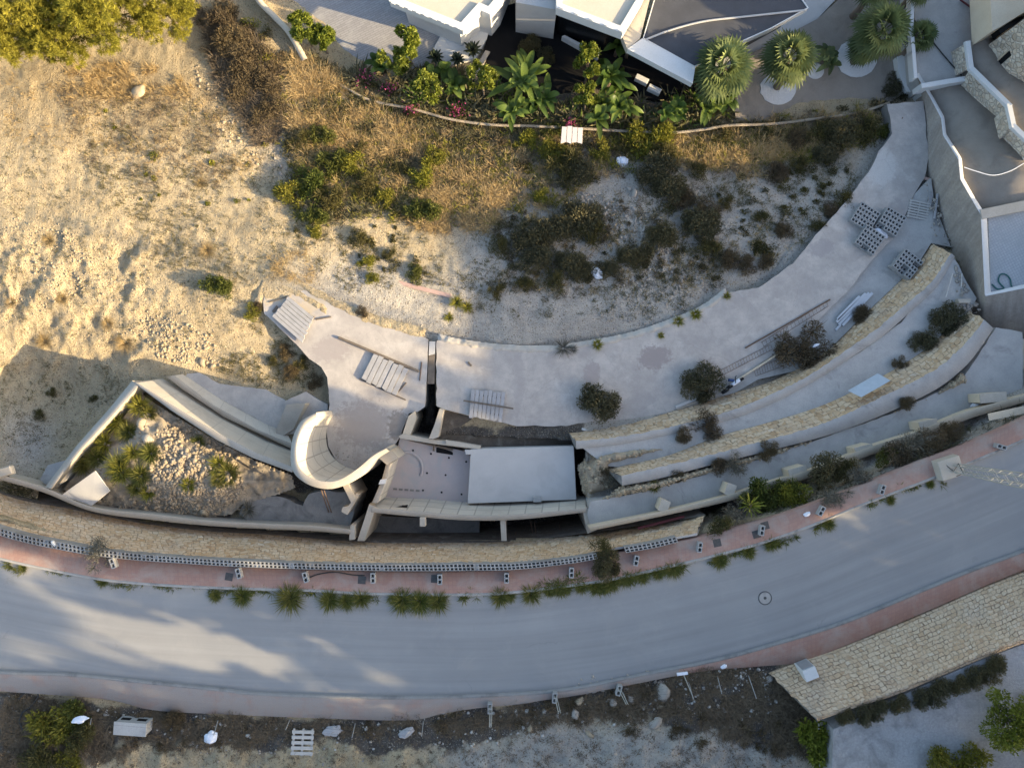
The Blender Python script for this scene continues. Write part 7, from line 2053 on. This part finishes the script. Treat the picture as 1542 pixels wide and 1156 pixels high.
scatter_grass('verge_weeds', [([(1060, 775), (1160, 745), (1300, 705), (1400, 660), (1545, 605), (1545, 632), (1400, 686), (1300, 725), (1160, 775), (1070, 800)], 420, .34, 1.3, .022, .42), ([(1395, 270), (1425, 330), (1440, 380), (1415, 370), (1400, 330)], 130, .5, 1.4, .03, .35), ([(1435, 385), (1460, 420), (1480, 480), (1440, 450)], 90, .3, 1.4, .02, .4),
                             ([(0, 722), (140, 766), (300, 790), (300, 797), (140, 776), (0, 735)], 120, .5, 1.4, .03, .3), ([(1205, 1000), (1272, 976), (1402, 921), (1542, 860), (1542, 867), (1402, 927), (1272, 983)], 320, .26, 1.5, .02, .3)], LEAF['dark'], 68, 9)
scatter_grass('kerb_weeds', [([(815, 886), (916, 872), (1022, 849), (1030, 855), (916, 882), (825, 895)], 420, .34, 1.5, .028, .30), ([(315, 886), (562, 894), (810, 889), (810, 897), (562, 903), (315, 895)], 170, .28, 1.5, .024, .42),
                            ([(1040, 843), (1220, 791), (1420, 713), (1424, 719), (1220, 798), (1040, 851)], 150, .26, 1.4, .024, .45), ([(0, 842), (150, 872), (300, 884), (300, 889), (150, 879), (0, 849)], 110, .2, 1.4, .022, .42)], LEAF['green'], 69, 10, lambda x, y: np.full(np.shape(x), .01))
PAVED = PAVED_
scatter_grass('green_scrub', [([(460, 140), (640, 170), (830, 190), (820, 215), (640, 215), (500, 180)], 900, .4, 1.2, .035, .42), ([(430, 180), (640, 200), (1320, 180), (1300, 225), (900, 250), (640, 330), (440, 330)], 2000, .36, 1.2, .035, .45), ([(420, 230), (600, 230), (650, 330), (480, 340)], 200, .36, 1.2, .04, .42),
                              ([(740, 340), (1090, 300), (1090, 420), (760, 440)], 450, .30, 1.2, .03, .5)], LEAF['dark'], 64, 9)
scatter_grass('golden_scrub', [(BAND, 1500, .36, 1.3, .035, .45), ([(900, 205), (1250, 195), (1240, 250), (960, 255)], 700, .38, 1.3, .03, .42), ([(430, 180), (640, 190), (680, 330), (440, 340)], 260, .34, 1.3, .03, .42)], LEAF['yellow'], 65, 8)
# ------------------------------------------------------------------ unseen houses and trees added outside the frame to shade this slope
def shade_house(x0, x1, y0, y1, zb, zt, label, rot=0.0):
    root = empty('house', ((x0 + x1) / 2, (y0 + y1) / 2, zb), rot, label, 'house')
    X, Y, Z = x1 - x0, y1 - y0, zt - zb
    MB().box((0, 0, -1.5), (X, Y, Z + 1.5)).build('wall', M['white'], root)
    MB().box((0, 0, Z), (X + .5, Y + .5, .22)).build('roof', M['roofbeige'], root)
    for i in range(2):
        for yy in (-Y * .27, Y * .27):
            w_ = MB().box((-X / 2 - .01, yy, .9 + i * 2.9), (.06, 1.4, 1.3)).build('window', M['darkglass'], root)
            MB().box((-X / 2 - .04, yy, .84 + i * 2.9), (.14, 1.6, .06)).build('sill', M['cream'], w_)
            if Z < 5: break
        if Z < 5: break
    return root


shade_house(40, 50, -12.5, -3.2, 1.8, 8.8, 'white two storey house added beyond the right picture edge to cast shade')
shade_house(43, 50, -3.0, 0.2, 1.2, 7.8, 'white annex added beyond the right picture edge to cast shade')
shade_house(29.5, 37, 2.2, 4.6, -2.4, 3.3, 'white pool house added beyond the right picture edge to cast shade')
shade_house(29.5, 37, 4.8, 6.9, -2.6, -.1, 'low white garage added beyond the right picture edge to cast shade')  # added unseen block, kept low so the straw bank stays lit
shadeTree = limb_tree('shade_carob', (20, -18.8, 1.5), LEAF['dark'], (0, 0, 8.6), 3.0, 9.0, 881, 'dense carob tree added below the road outside the picture to cast shade', group='shade trees added below the road', nleaf=9000, L=.42, Wd=.26, nblob=46, trunk_r=.2)  # added unseen crown that bounds the sun patch on the road
o = copy_tree(shadeTree, (20.5, -26.6, 1.5), 2.0, 1.05, 'taller dense carob tree added below the road outside the picture to cast shade'); o.scale.z = 1.35; shadeTree.scale.z = 1.4
limb_tree('shade_pine', (34, -27.9, 2.2), LEAF['dark'], (0, 0, 19.0), 3.2, 5.0, 883, 'tall umbrella pine added below the road outside the picture to cast shade', group='shade trees added below the road', nleaf=8000, L=.42, Wd=.26, nblob=46, trunk_r=.28)  # added unseen tree, crown height set to trim the sun patch
for i, (x, y, z, s_, h_) in enumerate(((33, -15.5, 1.5, 1.75, 1), (27, -19.5, 1.5, 1.8, 1), (38, -19, 2.5, 2.1, 1), (13, -24, 2, 1.4, 1), (31, -26.5, 2.5, 2.0, 1), (44, -16, 2.5, 1.9, 1), (6, -26.5, 2.2, 1.6, 1), (23, -31, 2.5, 2.3, 1), (46, -25, 3, 2.6, 1), (-1, -27.5, 2.2, 1.6, 1), (24.5, -17.8, 1.5, 1.2, 1.5))):
    o = copy_tree(pineA if i % 2 else pineB, (x, y, z), i * 1.1, s_, 'pine added below the road outside the picture to cast shade', 'shade pines added below the road')  # added unseen pines that throw dappled shade over the road
    o.scale.z = s_ * h_
